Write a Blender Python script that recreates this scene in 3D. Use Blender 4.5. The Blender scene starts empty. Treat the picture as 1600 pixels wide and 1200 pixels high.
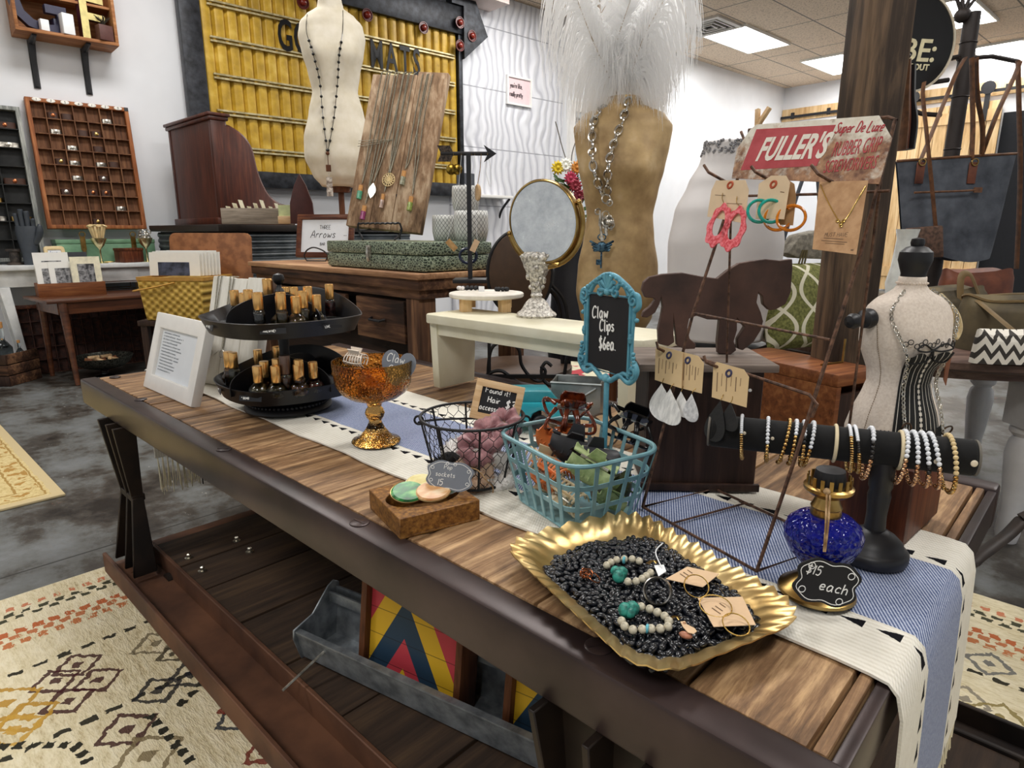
import bpy,bmesh,math,random
from mathutils import Vector,Matrix,Euler
SC=bpy.context.scene
COL=SC.collection
R=math.radians
PI=math.pi
rnd=random.Random(11)
# - camera
FL,EYE=1000.0,0.95
PITCH=math.atan(237/FL)
YAW=R(133.5)
cam_data=bpy.data.cameras.new('camera')
cam=bpy.data.objects.new('camera',cam_data)
COL.objects.link(cam)
cam.location=(0,0,EYE)
cam.rotation_euler=(PI/2-PITCH,0,YAW-PI/2)
cam_data.sensor_width=36
cam_data.lens=36*FL/1600
cam_data.clip_start=0.02
SC.camera=cam
# - world, lamps, exposure
SC.view_settings.view_transform='Standard'
SC.view_settings.look='None'
SC.view_settings.gamma=1
SC.view_settings.use_curve_mapping=False
SC.view_settings.exposure=0.68
SC.cycles.use_denoising=True
SC.cycles.max_bounces=12
SC.cycles.diffuse_bounces=6
SC.cycles.transmission_bounces=12
SC.cycles.transparent_max_bounces=24
SC.cycles.caustics_reflective=False
SC.cycles.caustics_refractive=False
SC.cycles.sample_clamp_indirect=6
wd=bpy.data.worlds.new('world')
SC.world=wd
wd.use_nodes=True
wd.node_tree.nodes['Background'].inputs[0].default_value=(0.93,0.97,1,1)
wd.node_tree.nodes['Background'].inputs[1].default_value=0.34
CEIL=3.45
def lamp(name,x,y,z,sx,sy,power,col=(1,1,1),rot=(0,0,0)):
 l=bpy.data.lights.new(name,'AREA')
 l.shape='RECTANGLE'
 l.size,l.size_y=sx,sy
 l.energy=power
 l.color=col
 o=bpy.data.objects.new(name,l)
 o.location=(x,y,z)
 o.rotation_euler=rot
 COL.objects.link(o)
 return o
# troffers of the ceiling: the ones the photo shows and the rest of their rows over the shop
TROFFERS=[(-4.15,8.9),(-3.7,11.1),(-1.95,9.6),(-1.75,12.0),(1.0,9.6),(-4.3,5.2),(-1.9,6.0),(0.9,5.6),(-4.2,1.6),(-1.6,2.1),(0.9,1.7),(-2.6,-1.6),(0.4,-1.6)]
for i,(x,y)in enumerate(TROFFERS):
 lamp('troffer_light',x,y,CEIL-0.06,0.58,1.18,30 if i>4 else(12,9,12,9,14)[i],(1.0,0.985,0.96),(0,0,R(-4)))
# - tagging and placing
def tag(o,label=None,cat=None,group=None,kind=None):
 for k,v in(('label',label),('category',cat),('group',group),('kind',kind)):
  if v:
   o[k]=v
 return o
def thing(name,label,cat,loc=(0,0,0),rz=0.0,group=None,rot=None):
 o=bpy.data.objects.new(name,None)
 o.empty_display_size=0.03
 COL.objects.link(o)
 o.location=loc
 o.rotation_euler=rot if rot else(0,0,rz)
 return tag(o,label,cat,group)
KIDS={}
def dup(root,loc=None,rot=None,label=None,group=None,scale=None):
 """a copy of a thing with copies of its parts and sub-parts"""
 def cp(o,parent):
  c=o.copy()
  COL.objects.link(c)
  if parent is not None:
   c.parent=parent
  for ch in KIDS.get(o.name,[]):
   KIDS.setdefault(c.name,[]).append(cp(ch,c))
  return c
 r=cp(root,None)
 if loc is not None:
  r.location=loc
 if rot is not None:
  r.rotation_euler=rot
 if scale is not None:
  r.scale=(scale,)*3 if not hasattr(scale,'__len__')else scale
 if label:
  r['label']=label
 if group:
  r['group']=group
 return r
_fw=Vector((math.cos(YAW)*math.cos(PITCH),math.sin(YAW)*math.cos(PITCH),-math.sin(PITCH)))
_rt=Vector((math.sin(YAW),-math.cos(YAW),0))
_up=_rt.cross(_fw)
CAM=Vector((0,0,EYE))
TOP=0.538
def ray(x,y):
 return _fw*FL+_rt*(x-800)-_up*(y-600)
def at(x,y,z=TOP):
 """the point of the level z that the photograph shows at pixel x, y"""
 d=ray(x,y)
 return CAM+d*((z-EYE)/d.z)
def hgt(x,y,p):
 """the height above the floor of what stands over ground point p and shows at pixel row y"""
 d=ray(x,y)
 n=Vector((math.cos(YAW),math.sin(YAW),0))
 return(CAM+d*(n.dot(Vector((p[0],p[1],0)))/n.dot(d))).z
def far(x,y,dist):
 """the point at ground distance dist (along the view) that the photograph shows at x, y"""
 d=ray(x,y)
 n=Vector((math.cos(YAW),math.sin(YAW),0))
 return CAM+d*(dist/n.dot(d))
def onplane(x,y,p0,nrm):
 d=ray(x,y)
 nrm=Vector(nrm)
 return CAM+d*((Vector(p0)-CAM).dot(nrm)/d.dot(nrm))
# - mesh builder
class MB:
 def __init__(s):
  s.v,s.f,s.m=[],[],[]
  s.M=Matrix()
  s.mi=0
 def add(s,vs,fs):
  b=len(s.v)
  s.v+=[tuple(s.M@Vector(p))for p in vs]
  s.f+=[tuple(b+i for i in f)for f in fs]
  s.m+=[s.mi]*len(fs)
  return s
 def box(s,x0,x1,y0,y1,z0,z1):
  return s.add([(x0,y0,z0),(x1,y0,z0),(x1,y1,z0),(x0,y1,z0),(x0,y0,z1),(x1,y0,z1),(x1,y1,z1),(x0,y1,z1)],[(3,2,1,0),(4,5,6,7),(0,1,5,4),(1,2,6,5),(2,3,7,6),(3,0,4,7)])
 def cbox(s,c,sz,rot=None):
  old=s.M
  s.M=old@Matrix.Translation(c)@(Euler(rot).to_matrix().to_4x4()if rot else Matrix())
  a,b,d=(q/2 for q in sz)
  s.box(-a,a,-b,b,-d,d)
  s.M=old
  return s
 def hexa(s,p):
  return s.add(p,[(3,2,1,0),(4,5,6,7),(0,1,5,4),(1,2,6,5),(2,3,7,6),(3,0,4,7)])
 def beam(s,a,b,w,h,up=(0,0,1)):
  a,b=Vector(a),Vector(b)
  d=(b-a).normalized()
  u=Vector(up)
  if abs(d.dot(u))>0.98:
   u=Vector((1,0,0))
  sd=d.cross(u).normalized()
  u=sd.cross(d)
  q=[]
  for p in(a,b):
   q+=[p-sd*w/2-u*h/2,p+sd*w/2-u*h/2,p+sd*w/2+u*h/2,p-sd*w/2+u*h/2]
  return s.hexa(q)
 def tube(s,pts,r,seg=6,closed=False,flat=1.0):
  pts=[Vector(p)for p in pts]
  n=len(pts)
  rr=r if hasattr(r,'__len__')else[r]*n
  vs,fs=[],[]
  u=None
  for i,p in enumerate(pts):
   if closed:
    d=pts[(i+1)%n]-pts[i-1]
   else:
    d=pts[min(i+1,n-1)]-pts[max(i-1,0)]
   if d.length<1e-9:
    d=Vector((0,0,1))
   d.normalize()
   if u is None:
    u=d.cross(Vector((0,0,1)))
    if u.length<1e-3:
     u=d.cross(Vector((1,0,0)))
   u=(u-d*u.dot(d))
   if u.length<1e-6:
    u=d.orthogonal()
   u.normalize()
   w=d.cross(u)
   for k in range(seg):
    a=2*PI*k/seg
    vs.append(p+u*(rr[i]*math.cos(a))+w*(rr[i]*flat*math.sin(a)))
  for i in range(n if closed else n-1):
   for k in range(seg):
    k2=(k+1)%seg
    j=(i+1)%n
    fs.append((i*seg+k,i*seg+k2,j*seg+k2,j*seg+k))
  if not closed:
   fs.append(tuple(range(seg-1,-1,-1)))
   fs.append(tuple((n-1)*seg+k for k in range(seg)))
  return s.add(vs,fs)
 def cyl(s,a,b,r0,r1=None,seg=16):
  return s.tube([a,b],[r0,r0 if r1 is None else r1],seg)
 def lathe(s,prof,seg=28,c=(0,0,0),cap=True):
  vs,fs=[],[]
  n=len(prof)
  for r,z in prof:
   for k in range(seg):
    a=2*PI*k/seg
    vs.append((c[0]+r*math.cos(a),c[1]+r*math.sin(a),c[2]+z))
  for i in range(n-1):
   for k in range(seg):
    k2=(k+1)%seg
    fs.append((i*seg+k,i*seg+k2,(i+1)*seg+k2,(i+1)*seg+k))
  if cap:
   if prof[0][0]>1e-5:
    fs.append(tuple(range(seg-1,-1,-1)))
   if prof[-1][0]>1e-5:
    fs.append(tuple((n-1)*seg+k for k in range(seg)))
  return s.add(vs,fs)
 def ball(s,c,r,seg=12,rings=8,sc=(1,1,1)):
  vs=[(c[0],c[1],c[2]-r*sc[2])]
  for i in range(1,rings):
   t=PI*i/rings
   for k in range(seg):
    a=2*PI*k/seg
    vs.append((c[0]+r*sc[0]*math.sin(t)*math.cos(a),c[1]+r*sc[1]*math.sin(t)*math.sin(a),c[2]-r*sc[2]*math.cos(t)))
  vs.append((c[0],c[1],c[2]+r*sc[2]))
  fs=[(0,1+(k+1)%seg,1+k)for k in range(seg)]
  for i in range(rings-2):
   for k in range(seg):
    k2=(k+1)%seg
    fs.append((1+i*seg+k,1+i*seg+k2,1+(i+1)*seg+k2,1+(i+1)*seg+k))
  b=1+(rings-2)*seg
  fs+=[(b+k,b+(k+1)%seg,len(vs)-1)for k in range(seg)]
  return s.add(vs,fs)
 def ring(s,c,rad,r,seg=20,sub=6,ax=(0,0,1),sx=1,flat=1.0):
  q=Vector(ax).to_track_quat('Z','Y')
  pts=[Vector(c)+q@Vector((rad*sx*math.cos(2*PI*k/seg),rad*math.sin(2*PI*k/seg),0))for k in range(seg)]
  return s.tube(pts,r,sub,True,flat)
 def prism(s,poly,z0,z1):
  n=len(poly)
  vs=[(p[0],p[1],z0)for p in poly]+[(p[0],p[1],z1)for p in poly]
  fs=[tuple(range(n-1,-1,-1)),tuple(range(n,2*n))]
  fs+=[(k,(k+1)%n,n+(k+1)%n,n+k)for k in range(n)]
  return s.add(vs,fs)
 def ringprism(s,outer,inner,z0,z1):
  n=len(outer)
  vs=[(p[0],p[1],z)for z in(z0,z1)for q in(outer,inner)for p in q]
  fs=[]
  for k in range(n):
   j=(k+1)%n
   fs+=[(k,j,2*n+j,2*n+k),(n+j,n+k,3*n+k,3*n+j),(2*n+k,2*n+j,3*n+j,3*n+k),(j,k,n+k,n+j)]
  return s.add(vs,fs)
 def sheet(s,fn,nu,nv,th=0.0,cu=False):
  """surface fn(u, v), u and v in 0..1, given thickness th along its normals"""
  P=[[Vector(fn(i/nu,j/nv))for j in range(nv+1)]for i in range(nu+(0 if cu else 1))]
  NU=len(P)
  fs,vs=[],[p for row in P for p in row]
  w=nv+1
  for i in range(nu):
   i2=(i+1)%NU
   for j in range(nv):
    fs.append((i*w+j,i2*w+j,i2*w+j+1,i*w+j+1))
  if th:
   nb=len(vs)
   nr=[]
   for i in range(NU):
    for j in range(w):
     a=P[(i+1)%NU if cu else min(i+1,NU-1)][j]-P[(i-1)%NU if cu else max(i-1,0)][j]
     b=P[i][min(j+1,nv)]-P[i][max(j-1,0)]
     q=a.cross(b)
     nr.append(q.normalized()if q.length>1e-12 else Vector((0,0,1)))
   vs+=[p-q*th for p,q in zip(vs,nr)]
   fs+=[tuple(nb+k for k in reversed(f))for f in list(fs)]
   for i in range(nu):
    i2=(i+1)%NU
    for j in(0,nv):
     fs.append((i*w+j,i2*w+j,nb+i2*w+j,nb+i*w+j))
   if not cu:
    for i in(0,NU-1):
     for j in range(nv):
      fs.append((i*w+j,i*w+j+1,nb+i*w+j+1,nb+i*w+j))
  return s.add(vs,fs)
 def build(s,name,mats,parent=None,bevel=0.0,smooth=40,seg=2,loc=None,rot=None):
  me=bpy.data.meshes.new(name)
  me.from_pydata(s.v,[],s.f)
  if not isinstance(mats,(list,tuple)):
   mats=[mats]
  for m in mats:
   me.materials.append(m.mat if hasattr(m,'mat')else m)
  if max(s.m,default=0):
   me.polygons.foreach_set('material_index',s.m)
  bm=bmesh.new()
  bm.from_mesh(me)
  bmesh.ops.recalc_face_normals(bm,faces=bm.faces)
  if bevel:
   ed=[e for e in bm.edges if len(e.link_faces)==2 and e.calc_face_angle(0)>R(30)]
   bmesh.ops.bevel(bm,geom=ed,offset=bevel,segments=seg,affect='EDGES',profile=0.5,clamp_overlap=True)
  bm.to_mesh(me)
  bm.free()
  if smooth:
   me.polygons.foreach_set('use_smooth',[True]*len(me.polygons))
   me.set_sharp_from_angle(angle=R(smooth))
  o=bpy.data.objects.new(name,me)
  COL.objects.link(o)
  if parent is not None:
   o.parent=parent
   KIDS.setdefault(parent.name,[]).append(o)
  if loc is not None:
   o.location=loc
  if rot is not None:
   o.rotation_euler=rot
  return o
def frame_from(o,xd,zd):
 """matrix with origin o, local x along xd and local z along zd"""
 x=Vector(xd).normalized()
 z=Vector(zd)
 z=(z-x*z.dot(x)).normalized()
 y=z.cross(x)
 return Matrix(((x.x,y.x,z.x,o[0]),(x.y,y.y,z.y,o[1]),(x.z,y.z,z.z,o[2]),(0,0,0,1)))
def put(o,M):
 o.matrix_world=M
 o.location,o.rotation_euler=M.to_translation(),M.to_euler()
 return o
def spline(pts,n=8,closed=False):
 """Catmull-Rom through pts"""
 pts=[Vector(p)for p in pts]
 m=len(pts)
 out=[]
 for i in range(m if closed else m-1):
  if closed:
   a,b,c,d=pts[i-1],pts[i],pts[(i+1)%m],pts[(i+2)%m]
  else:
   a,b,c,d=pts[max(i-1,0)],pts[i],pts[i+1],pts[min(i+2,m-1)]
  for k in range(n):
   t=k/n
   out.append(0.5*((2*b)+(c-a)*t+(2*a-5*b+4*c-d)*t*t+(3*b-a-3*c+d)*t**3))
 if not closed:
  out.append(pts[-1])
 return out
def rrect(x0,x1,y0,y1,r,n=5):
 out=[]
 for cx,cy,a0 in((x1-r,y1-r,0),(x0+r,y1-r,90),(x0+r,y0+r,180),(x1-r,y0+r,270)):
  for k in range(n+1):
   a=R(a0+90*k/n)
   out.append((cx+r*math.cos(a),cy+r*math.sin(a)))
 return out
# - materials
def lin(h):
 if isinstance(h,str):
  h=h.lstrip('#')
  c=[int(h[i:i+2],16)/255 for i in(0,2,4)]
  return tuple(x/12.92 if x<=0.04045 else((x+0.055)/1.055)**2.4 for x in c)+(1,)
 return tuple(h)+(1,)if len(h)==3 else tuple(h)
class X:
 """a float socket with arithmetic"""
 def __init__(s,t,k):
  s.t,s.k=t,k
 def op(s,o,*a):
  n=s.t.nodes.new('ShaderNodeMath')
  n.operation=o
  for i,q in enumerate((s,)+a):
   if isinstance(q,X):
    s.t.links.new(q.k,n.inputs[i])
   else:
    n.inputs[i].default_value=q
  return X(s.t,n.outputs[0])
 def __add__(s,o):return s.op('ADD',o)
 def __sub__(s,o):return s.op('SUBTRACT',o)
 def __mul__(s,o):return s.op('MULTIPLY',o)
 def __truediv__(s,o):return s.op('DIVIDE',o)
 def __rsub__(s,o):return(s*-1)+o
 __radd__=__add__
 __rmul__=__mul__
 def mod(s,m):return s.op('FLOORED_MODULO',m)
 def abs(s):return s.op('ABSOLUTE')
 def lt(s,o):return s.op('LESS_THAN',o)
 def gt(s,o):return s.op('GREATER_THAN',o)
 def min(s,o):return s.op('MINIMUM',o)
 def max(s,o):return s.op('MAXIMUM',o)
 def sin(s):return s.op('SINE')
 def floor(s):return s.op('FLOOR')
 def clamp(s):return s.max(0.0).min(1.0)
 def band(s,a,b):return s.gt(a)*s.lt(b)
class MT:
 def __init__(s,name,col='#808080',rough=0.5,metal=0.0,spec=0.5,coords='Object',**kw):
  s.mat=bpy.data.materials.new(name)
  s.mat.use_nodes=True
  s.t=s.mat.node_tree
  s.b=s.t.nodes['Principled BSDF']
  s.b.inputs['Base Color'].default_value=lin(col)
  s.b.inputs['Roughness'].default_value=rough
  s.b.inputs['Metallic'].default_value=metal
  s.b.inputs['Specular IOR Level'].default_value=spec
  for k,v in kw.items():
   s.b.inputs[k.replace('_',' ')].default_value=v
  s.coords=coords
  s._p=None
 @property
 def P(s):
  if s._p is None:
   tc=s.t.nodes.new('ShaderNodeTexCoord')
   s._p=tc.outputs[s.coords]
   sp=s.t.nodes.new('ShaderNodeSeparateXYZ')
   s.t.links.new(s._p,sp.inputs[0])
   s.x,s.y,s.z=(X(s.t,sp.outputs[i])for i in range(3))
  return s._p
 def rand(s):
  n=s.t.nodes.new('ShaderNodeObjectInfo')
  return X(s.t,n.outputs['Random'])
 def vec(s,x,y,z=0.0):
  n=s.t.nodes.new('ShaderNodeCombineXYZ')
  for i,q in enumerate((x,y,z)):
   if isinstance(q,X):
    s.t.links.new(q.k,n.inputs[i])
   else:
    n.inputs[i].default_value=q
  return n.outputs[0]
 def noise(s,scale,detail=4,stretch=None,rough=0.55,vec=None,dist=0.0):
  n=s.t.nodes.new('ShaderNodeTexNoise')
  n.inputs['Scale'].default_value=scale
  n.inputs['Detail'].default_value=detail
  n.inputs['Roughness'].default_value=rough
  n.inputs['Distortion'].default_value=dist
  v=vec or s.P
  if stretch:
   m=s.t.nodes.new('ShaderNodeMapping')
   m.inputs['Scale'].default_value=stretch
   s.t.links.new(v,m.inputs[0])
   v=m.outputs[0]
  s.t.links.new(v,n.inputs['Vector'])
  return X(s.t,n.outputs[0])
 def voro(s,scale,stretch=None,feature='F1',out='Distance',vec=None):
  n=s.t.nodes.new('ShaderNodeTexVoronoi')
  n.feature=feature
  n.inputs['Scale'].default_value=scale
  v=vec or s.P
  if stretch:
   m=s.t.nodes.new('ShaderNodeMapping')
   m.inputs['Scale'].default_value=stretch
   s.t.links.new(v,m.inputs[0])
   v=m.outputs[0]
  s.t.links.new(v,n.inputs['Vector'])
  return X(s.t,n.outputs[out])
 def ramp(s,fac,stops):
  n=s.t.nodes.new('ShaderNodeValToRGB')
  e=n.color_ramp.elements
  while len(e)<len(stops):
   e.new(0.5)
  for q,(p,c)in zip(e,stops):
   q.position=p
   q.color=lin(c)
  s.t.links.new(fac.k,n.inputs[0])
  return n.outputs[0]
 def mix(s,fac,a,b):
  n=s.t.nodes.new('ShaderNodeMix')
  n.data_type='RGBA'
  for i,q in((0,fac),(6,a),(7,b)):
   if isinstance(q,X):
    s.t.links.new(q.k,n.inputs[i])
   elif isinstance(q,bpy.types.NodeSocket):
    s.t.links.new(q,n.inputs[i])
   elif i==0:
    n.inputs[0].default_value=q
   else:
    n.inputs[i].default_value=lin(q)
  return n.outputs[2]
 def col(s,c):
  s.t.links.new(c,s.b.inputs['Base Color'])
  return s
 def rough(s,f):
  s.t.links.new(f.k,s.b.inputs['Roughness'])
  return s
 def alpha(s,f):
  s.t.links.new(f.k,s.b.inputs['Alpha'])
  return s
 def bump(s,h,strength=0.3,dist=0.002):
  n=s.t.nodes.new('ShaderNodeBump')
  n.inputs['Strength'].default_value=strength
  n.inputs['Distance'].default_value=dist
  s.t.links.new(h.k,n.inputs['Height'])
  s.t.links.new(n.outputs[0],s.b.inputs['Normal'])
  return s
MATS={}
def plain(name,col,rough=0.5,metal=0.0,var=0.08,scale=30,bump=0.0,**kw):
 """a plain surface with a little mottling"""
 if name in MATS:
  return MATS[name]
 m=MT(name,col,rough,metal,**kw)
 c=lin(col)
 n=m.noise(scale,4)
 lo=tuple(max(0,q*(1-2*var))for q in c[:3])
 hi=tuple(min(1,q*(1+2*var))for q in c[:3])
 m.col(m.ramp(n,[(0.3,lo),(0.7,hi)]))
 if bump:
  m.bump(n,bump,0.002)
 MATS[name]=m
 return m
def two(name,a,b,scale=20,rough=0.5,metal=0.0,lo=0.4,hi=0.6,stretch=None,bump=0.2,detail=6,dist=0.002,c=None,**kw):
 if name in MATS:
  return MATS[name]
 m=MT(name,a,rough,metal,**kw)
 n=m.noise(scale,detail,stretch)
 st=[(lo,a),(hi,b)]
 if c:
  st.append((min(0.98,hi+0.12),c))
 m.col(m.ramp(n,st))
 if bump:
  m.bump(n,bump,dist)
 MATS[name]=m
 return m
def wood(name,dark,mid,light,axis='x',scale=1.0,rough=0.6,bump=0.25,grain=1.0,blotch=0.5,spec=0.3):
 if name in MATS:
  return MATS[name]
 m=MT(name,mid,rough,spec=spec)
 st={'x':(1.6,22,22),'y':(22,1.6,22),'z':(22,22,1.6)}[axis]
 m.P
 r=m.rand()*37.0
 v=m.vec(m.x+r,m.y+r,m.z+r)
 a=m.noise(2.2*scale,6,st,0.65,vec=v,dist=0.4)
 b=m.noise(3.0*scale,3,tuple(1+0.1*q for q in st),0.5,vec=v)
 f=a*grain+b*blotch-0.5*(grain+blotch)+0.5
 m.col(m.ramp(f,[(0.22,dark),(0.5,mid),(0.76,light)]))
 if bump:
  m.bump(a,bump,0.002)
 MATS[name]=m
 return m
def glass(name,col,rough=0.02,ior=1.45,alpha=None,**kw):
 if name in MATS:
  return MATS[name]
 m=MT(name,col,rough,Transmission_Weight=1.0,IOR=ior,**kw)
 MATS[name]=m
 return m
# - lettering
HAND={'A':'0,0 2,6 4,0|.8,2.2 3.2,2.2','B':'0,0 0,6 2.6,5.6 2.8,3.8 0,3.2 3,2.4 3,.6 0,0','C':'4,5 3,6 1.4,5.6 .2,3.6 .4,1 1.8,0 3.6,.8','F':'0,0 0,6 3.4,6|0,3.2 2.6,3.2','H':'0,0 0,6|3.4,0 3.4,6|0,3 3.4,3','P':'0,0 0,6 2.6,5.8 3.2,4.4 2.4,3 0,2.8','T':'2,0 2,6|0,6 4,6','S':'3.6,5.2 2,6 .4,4.8 3.4,1.6 2.2,0 .2,.8','D':'0,0 0,6 2.6,5.2 3.4,3 2.4,.6 0,0','L':'0,6 0,0 3.2,0','M':'0,0 .4,6 2,2 3.6,6 4,0','V':'0,6 1.8,0 3.6,6','E':'3.2,6 0,6 0,0 3.2,0|0,3.2 2.4,3.2','R':'0,0 0,6 2.6,5.8 3.2,4.4 2.4,3 0,2.8|1.2,2.8 3.4,0','U':'0,6 0,1.4 1.6,0 3.2,1.4 3.2,6','N':'0,0 0,6 3.4,0 3.4,6','O':'1.8,6 .2,4.6 .2,1.4 1.8,0 3.4,1.4 3.4,4.6 1.8,6','W':'0,6 1,0 2.2,4 3.4,0 4.4,6','a':'2.8,3 1.4,3.6 .2,2 .6,.3 1.8,.2 2.8,1.8 2.8,3.4 2.9,.6 3.4,.1','c':'2.6,3 1.4,3.5 .2,2 .8,.3 2.6,.5','d':'2.8,3 1.4,3.5 .2,1.8 .8,.2 2,.3 2.8,1.8|2.8,6 2.8,0','e':'.3,1.8 2.6,2 2.2,3.3 .9,3.3 .2,1.8 1,.2 2.8,.6','f':'2.6,5.4 1.6,6 1,4.8 1,0|.1,3.4 2.2,3.4','g':'2.6,3 1.2,3.5 .2,2 .9,.3 2.6,1.6 2.6,3.4 2.5,-1.4 1.2,-2 .2,-1.2','h':'0,6 0,0|0,2.4 1.4,3.5 2.4,2.6 2.5,0','i':'.5,3.4 .5,.1|.5,4.9 .6,5.2','k':'0,6 0,0|2.4,3.6 0,1.6 2.6,0','l':'.4,6 .3,.6 .9,0','n':'0,3.4 0,0|0,2.4 1.4,3.5 2.4,2.6 2.5,0','o':'1.4,3.5 .2,2 .8,.2 2.2,.3 2.8,1.8 1.4,3.5','p':'0,3.4 0,-2|0,2.8 1.6,3.5 2.6,2 1.6,.3 0,.6','r':'0,3.4 0,0|0,2.2 1,3.4 2.2,3.2','s':'2.4,3 1.2,3.5 .3,2.7 2.4,1 1.4,.1 .1,.6','t':'1,5.4 1,.6 2,.1|0,3.6 2.2,3.6','u':'0,3.4 .1,.8 1.2,.1 2.4,1.4 2.5,3.4 2.5,.1','v':'0,3.4 1.2,0 2.4,3.4','w':'0,3.4 .8,.1 1.8,2.4 2.8,.1 3.7,3.5','x':'0,3.4 2.4,0|2.4,3.4 0,0','y':'0,3.4 1.2,.6|2.6,3.4 .6,-2','!':'.5,6 .5,2|.5,.5 .55,.2','$':'3,4.8 1.4,5.4 .4,4.2 2.8,1.8 1.6,.4 0,1.2|1.8,6.6 1.3,-.8','1':'.8,6 .6,0','3':'.2,5.4 1.8,6 2.8,4.6 1.2,3.2 2.8,1.8 1.6,0 .1,.7','5':'3,6 .6,6 .4,3.6 2,3.8 2.8,2 1.8,.1 .1,.5','6':'2.4,6 .4,3 .4,.8 1.8,0 2.8,1.6 1.4,2.8 .3,1.6','.':'.2,0 .4,.2',"'":'.4,6 .2,4.8',',':'.4,.4 .1,-.8','-':'0,2.4 2,2.4',':':'.3,.3 .4,.4|.3,3 .4,3.1','*':'.2,5.6 1,4 1.9,5.6 1.1,6.2 .2,5.6','<':'1,2 0,4.4 1,5.2 1.8,4.4 2.6,5.2 3.4,4.4 1,2'}
def script(mb,txt,x,y,h,w=None,r=None,z=0.0,sl=0.1,gap=1.3,rot=0.0):
 """handwriting in the local xy plane: baseline start x, y, cap height h; strokes are thin rounded ridges"""
 k=h/6
 r=r or h*0.06
 cx=0.0
 cr,sr=math.cos(rot),math.sin(rot)
 for ch in txt:
  if ch==' ':
   cx+=2.6
   continue
  g=HAND.get(ch)
  if not g:
   cx+=2
   continue
  mx=0
  for st in g.split('|'):
   P=[tuple(map(float,q.split(',')))for q in st.split()]
   mx=max(mx,max(p[0]for p in P))
   Q=[]
   for px,py in P:
    lx,ly=(cx+px+sl*py)*k*(w or 1),py*k
    Q.append((x+lx*cr-ly*sr,y+lx*sr+ly*cr,z))
   if len(Q)>2:
    Q=spline(Q,3)
   mb.tube(Q,r,4,flat=0.5)
  cx+=mx+gap
 return cx*k*(w or 1)
def type_mesh(name,body,size,m,parent,M,ext=0.0008,shear=0.0,sx=1.0,off=0.0,align='CENTER',tag_label=None):
 cu=bpy.data.curves.new(name,'FONT')
 cu.body=body
 cu.size=size
 cu.extrude=ext
 cu.shear=shear
 cu.offset=off
 cu.align_x=align
 cu.align_y='CENTER'
 cu.resolution_u=3
 o=bpy.data.objects.new(name,cu)
 COL.objects.link(o)
 bpy.context.view_layer.update()
 me=bpy.data.meshes.new_from_object(o.evaluated_get(bpy.context.evaluated_depsgraph_get()))
 bpy.data.objects.remove(o)
 me.transform(M@Matrix.Diagonal((sx,1,1,1)))
 me.materials.clear()
 me.materials.append(m.mat if hasattr(m,'mat')else m)
 ob=bpy.data.objects.new(name,me)
 COL.objects.link(ob)
 if parent is not None:
  ob.parent=parent
  KIDS.setdefault(parent.name,[]).append(ob)
 return ob
def flatm(o,xd=(1,0,0),yd=(0,1,0)):
 """matrix that lays the xy plane at o with x along xd, y along yd"""
 x=Vector(xd).normalized()
 y=Vector(yd)
 y=(y-x*y.dot(x)).normalized()
 z=x.cross(y)
 return Matrix(((x.x,y.x,z.x,o[0]),(x.y,y.y,z.y,o[1]),(x.z,y.z,z.z,o[2]),(0,0,0,1)))
#  the room
WA=R(86)
WDIR=Vector((math.cos(WA),math.sin(WA),0))
WNRM=Vector((math.sin(WA),-math.cos(WA),0))
WP=Vector((-5.75,0.9,0))
def onwall(x,y,off=0.0):
 return onplane(x,y,WP+WNRM*off,WNRM)
def wallM(o):
 """local x along the wall, y up, z out of the wall"""
 return flatm(o,WDIR,(0,0,1))
CORNER=WP+WDIR*11.43
def floor_mat():
 m=MT('painted_concrete','#55544f',0.4,spec=0.4)
 m.P
 a=m.noise(1.1,8,rough=0.65)
 b=m.noise(4.5,8,rough=0.7)
 c=m.noise(14,6,rough=0.7)
 base=m.ramp(a*0.55+b*0.5+c*0.18-0.12,[(0.40,'#241f1b'),(0.47,'#46413b'),(0.53,'#686a68'),(0.68,'#83878a')])
 d=m.noise(2.7,7,rough=0.75,vec=m.vec(m.x+9.3,m.y-4,m.z))
 base=m.mix((d.gt(0.655)*b.gt(0.42))*0.8,base,'#8d5845')
 e=m.noise(16,5,rough=0.75,vec=m.vec(m.x*0.6+3,m.y,m.z))
 base=m.mix(e.gt(0.665)*a.lt(0.52)*0.8,base,'#b8b6b0')
 j=(m.x+2.168).abs().lt(0.004)
 base=m.mix(j*0.75,base,'#1c1a18')
 m.col(base)
 m.rough(a*0.5+c*0.25+0.05)
 m.bump(b+c*0.5-j*2,0.25,0.003)
 return m
fl=MB().box(-9,7,-6,15,-0.1,0).build('floor',floor_mat(),smooth=0)
tag(fl,kind='structure')
white_wall=plain('white_wall_paint','#e6e8ec',0.7,var=0.015,scale=3,bump=0.02)
def wallslab(name,a,b,nrm,mt,z0=0.0,z1=CEIL+0.1,th=0.12):
 a,b=Vector(a),Vector(b)
 n=Vector(nrm)*-th
 q=[a,b,b+n,a+n]
 mb=MB().hexa([(p.x,p.y,z0)for p in q]+[(p.x,p.y,z1)for p in q])
 return tag(mb.build(name,mt,smooth=0),kind='structure')
wallslab('wall_left',WP-WDIR*6.5,CORNER,WNRM,white_wall)
BDIR=Vector((math.sin(WA),-math.cos(WA),0))
wallslab('wall_back',CORNER,CORNER+BDIR*11.5,-WDIR,white_wall)
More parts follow.
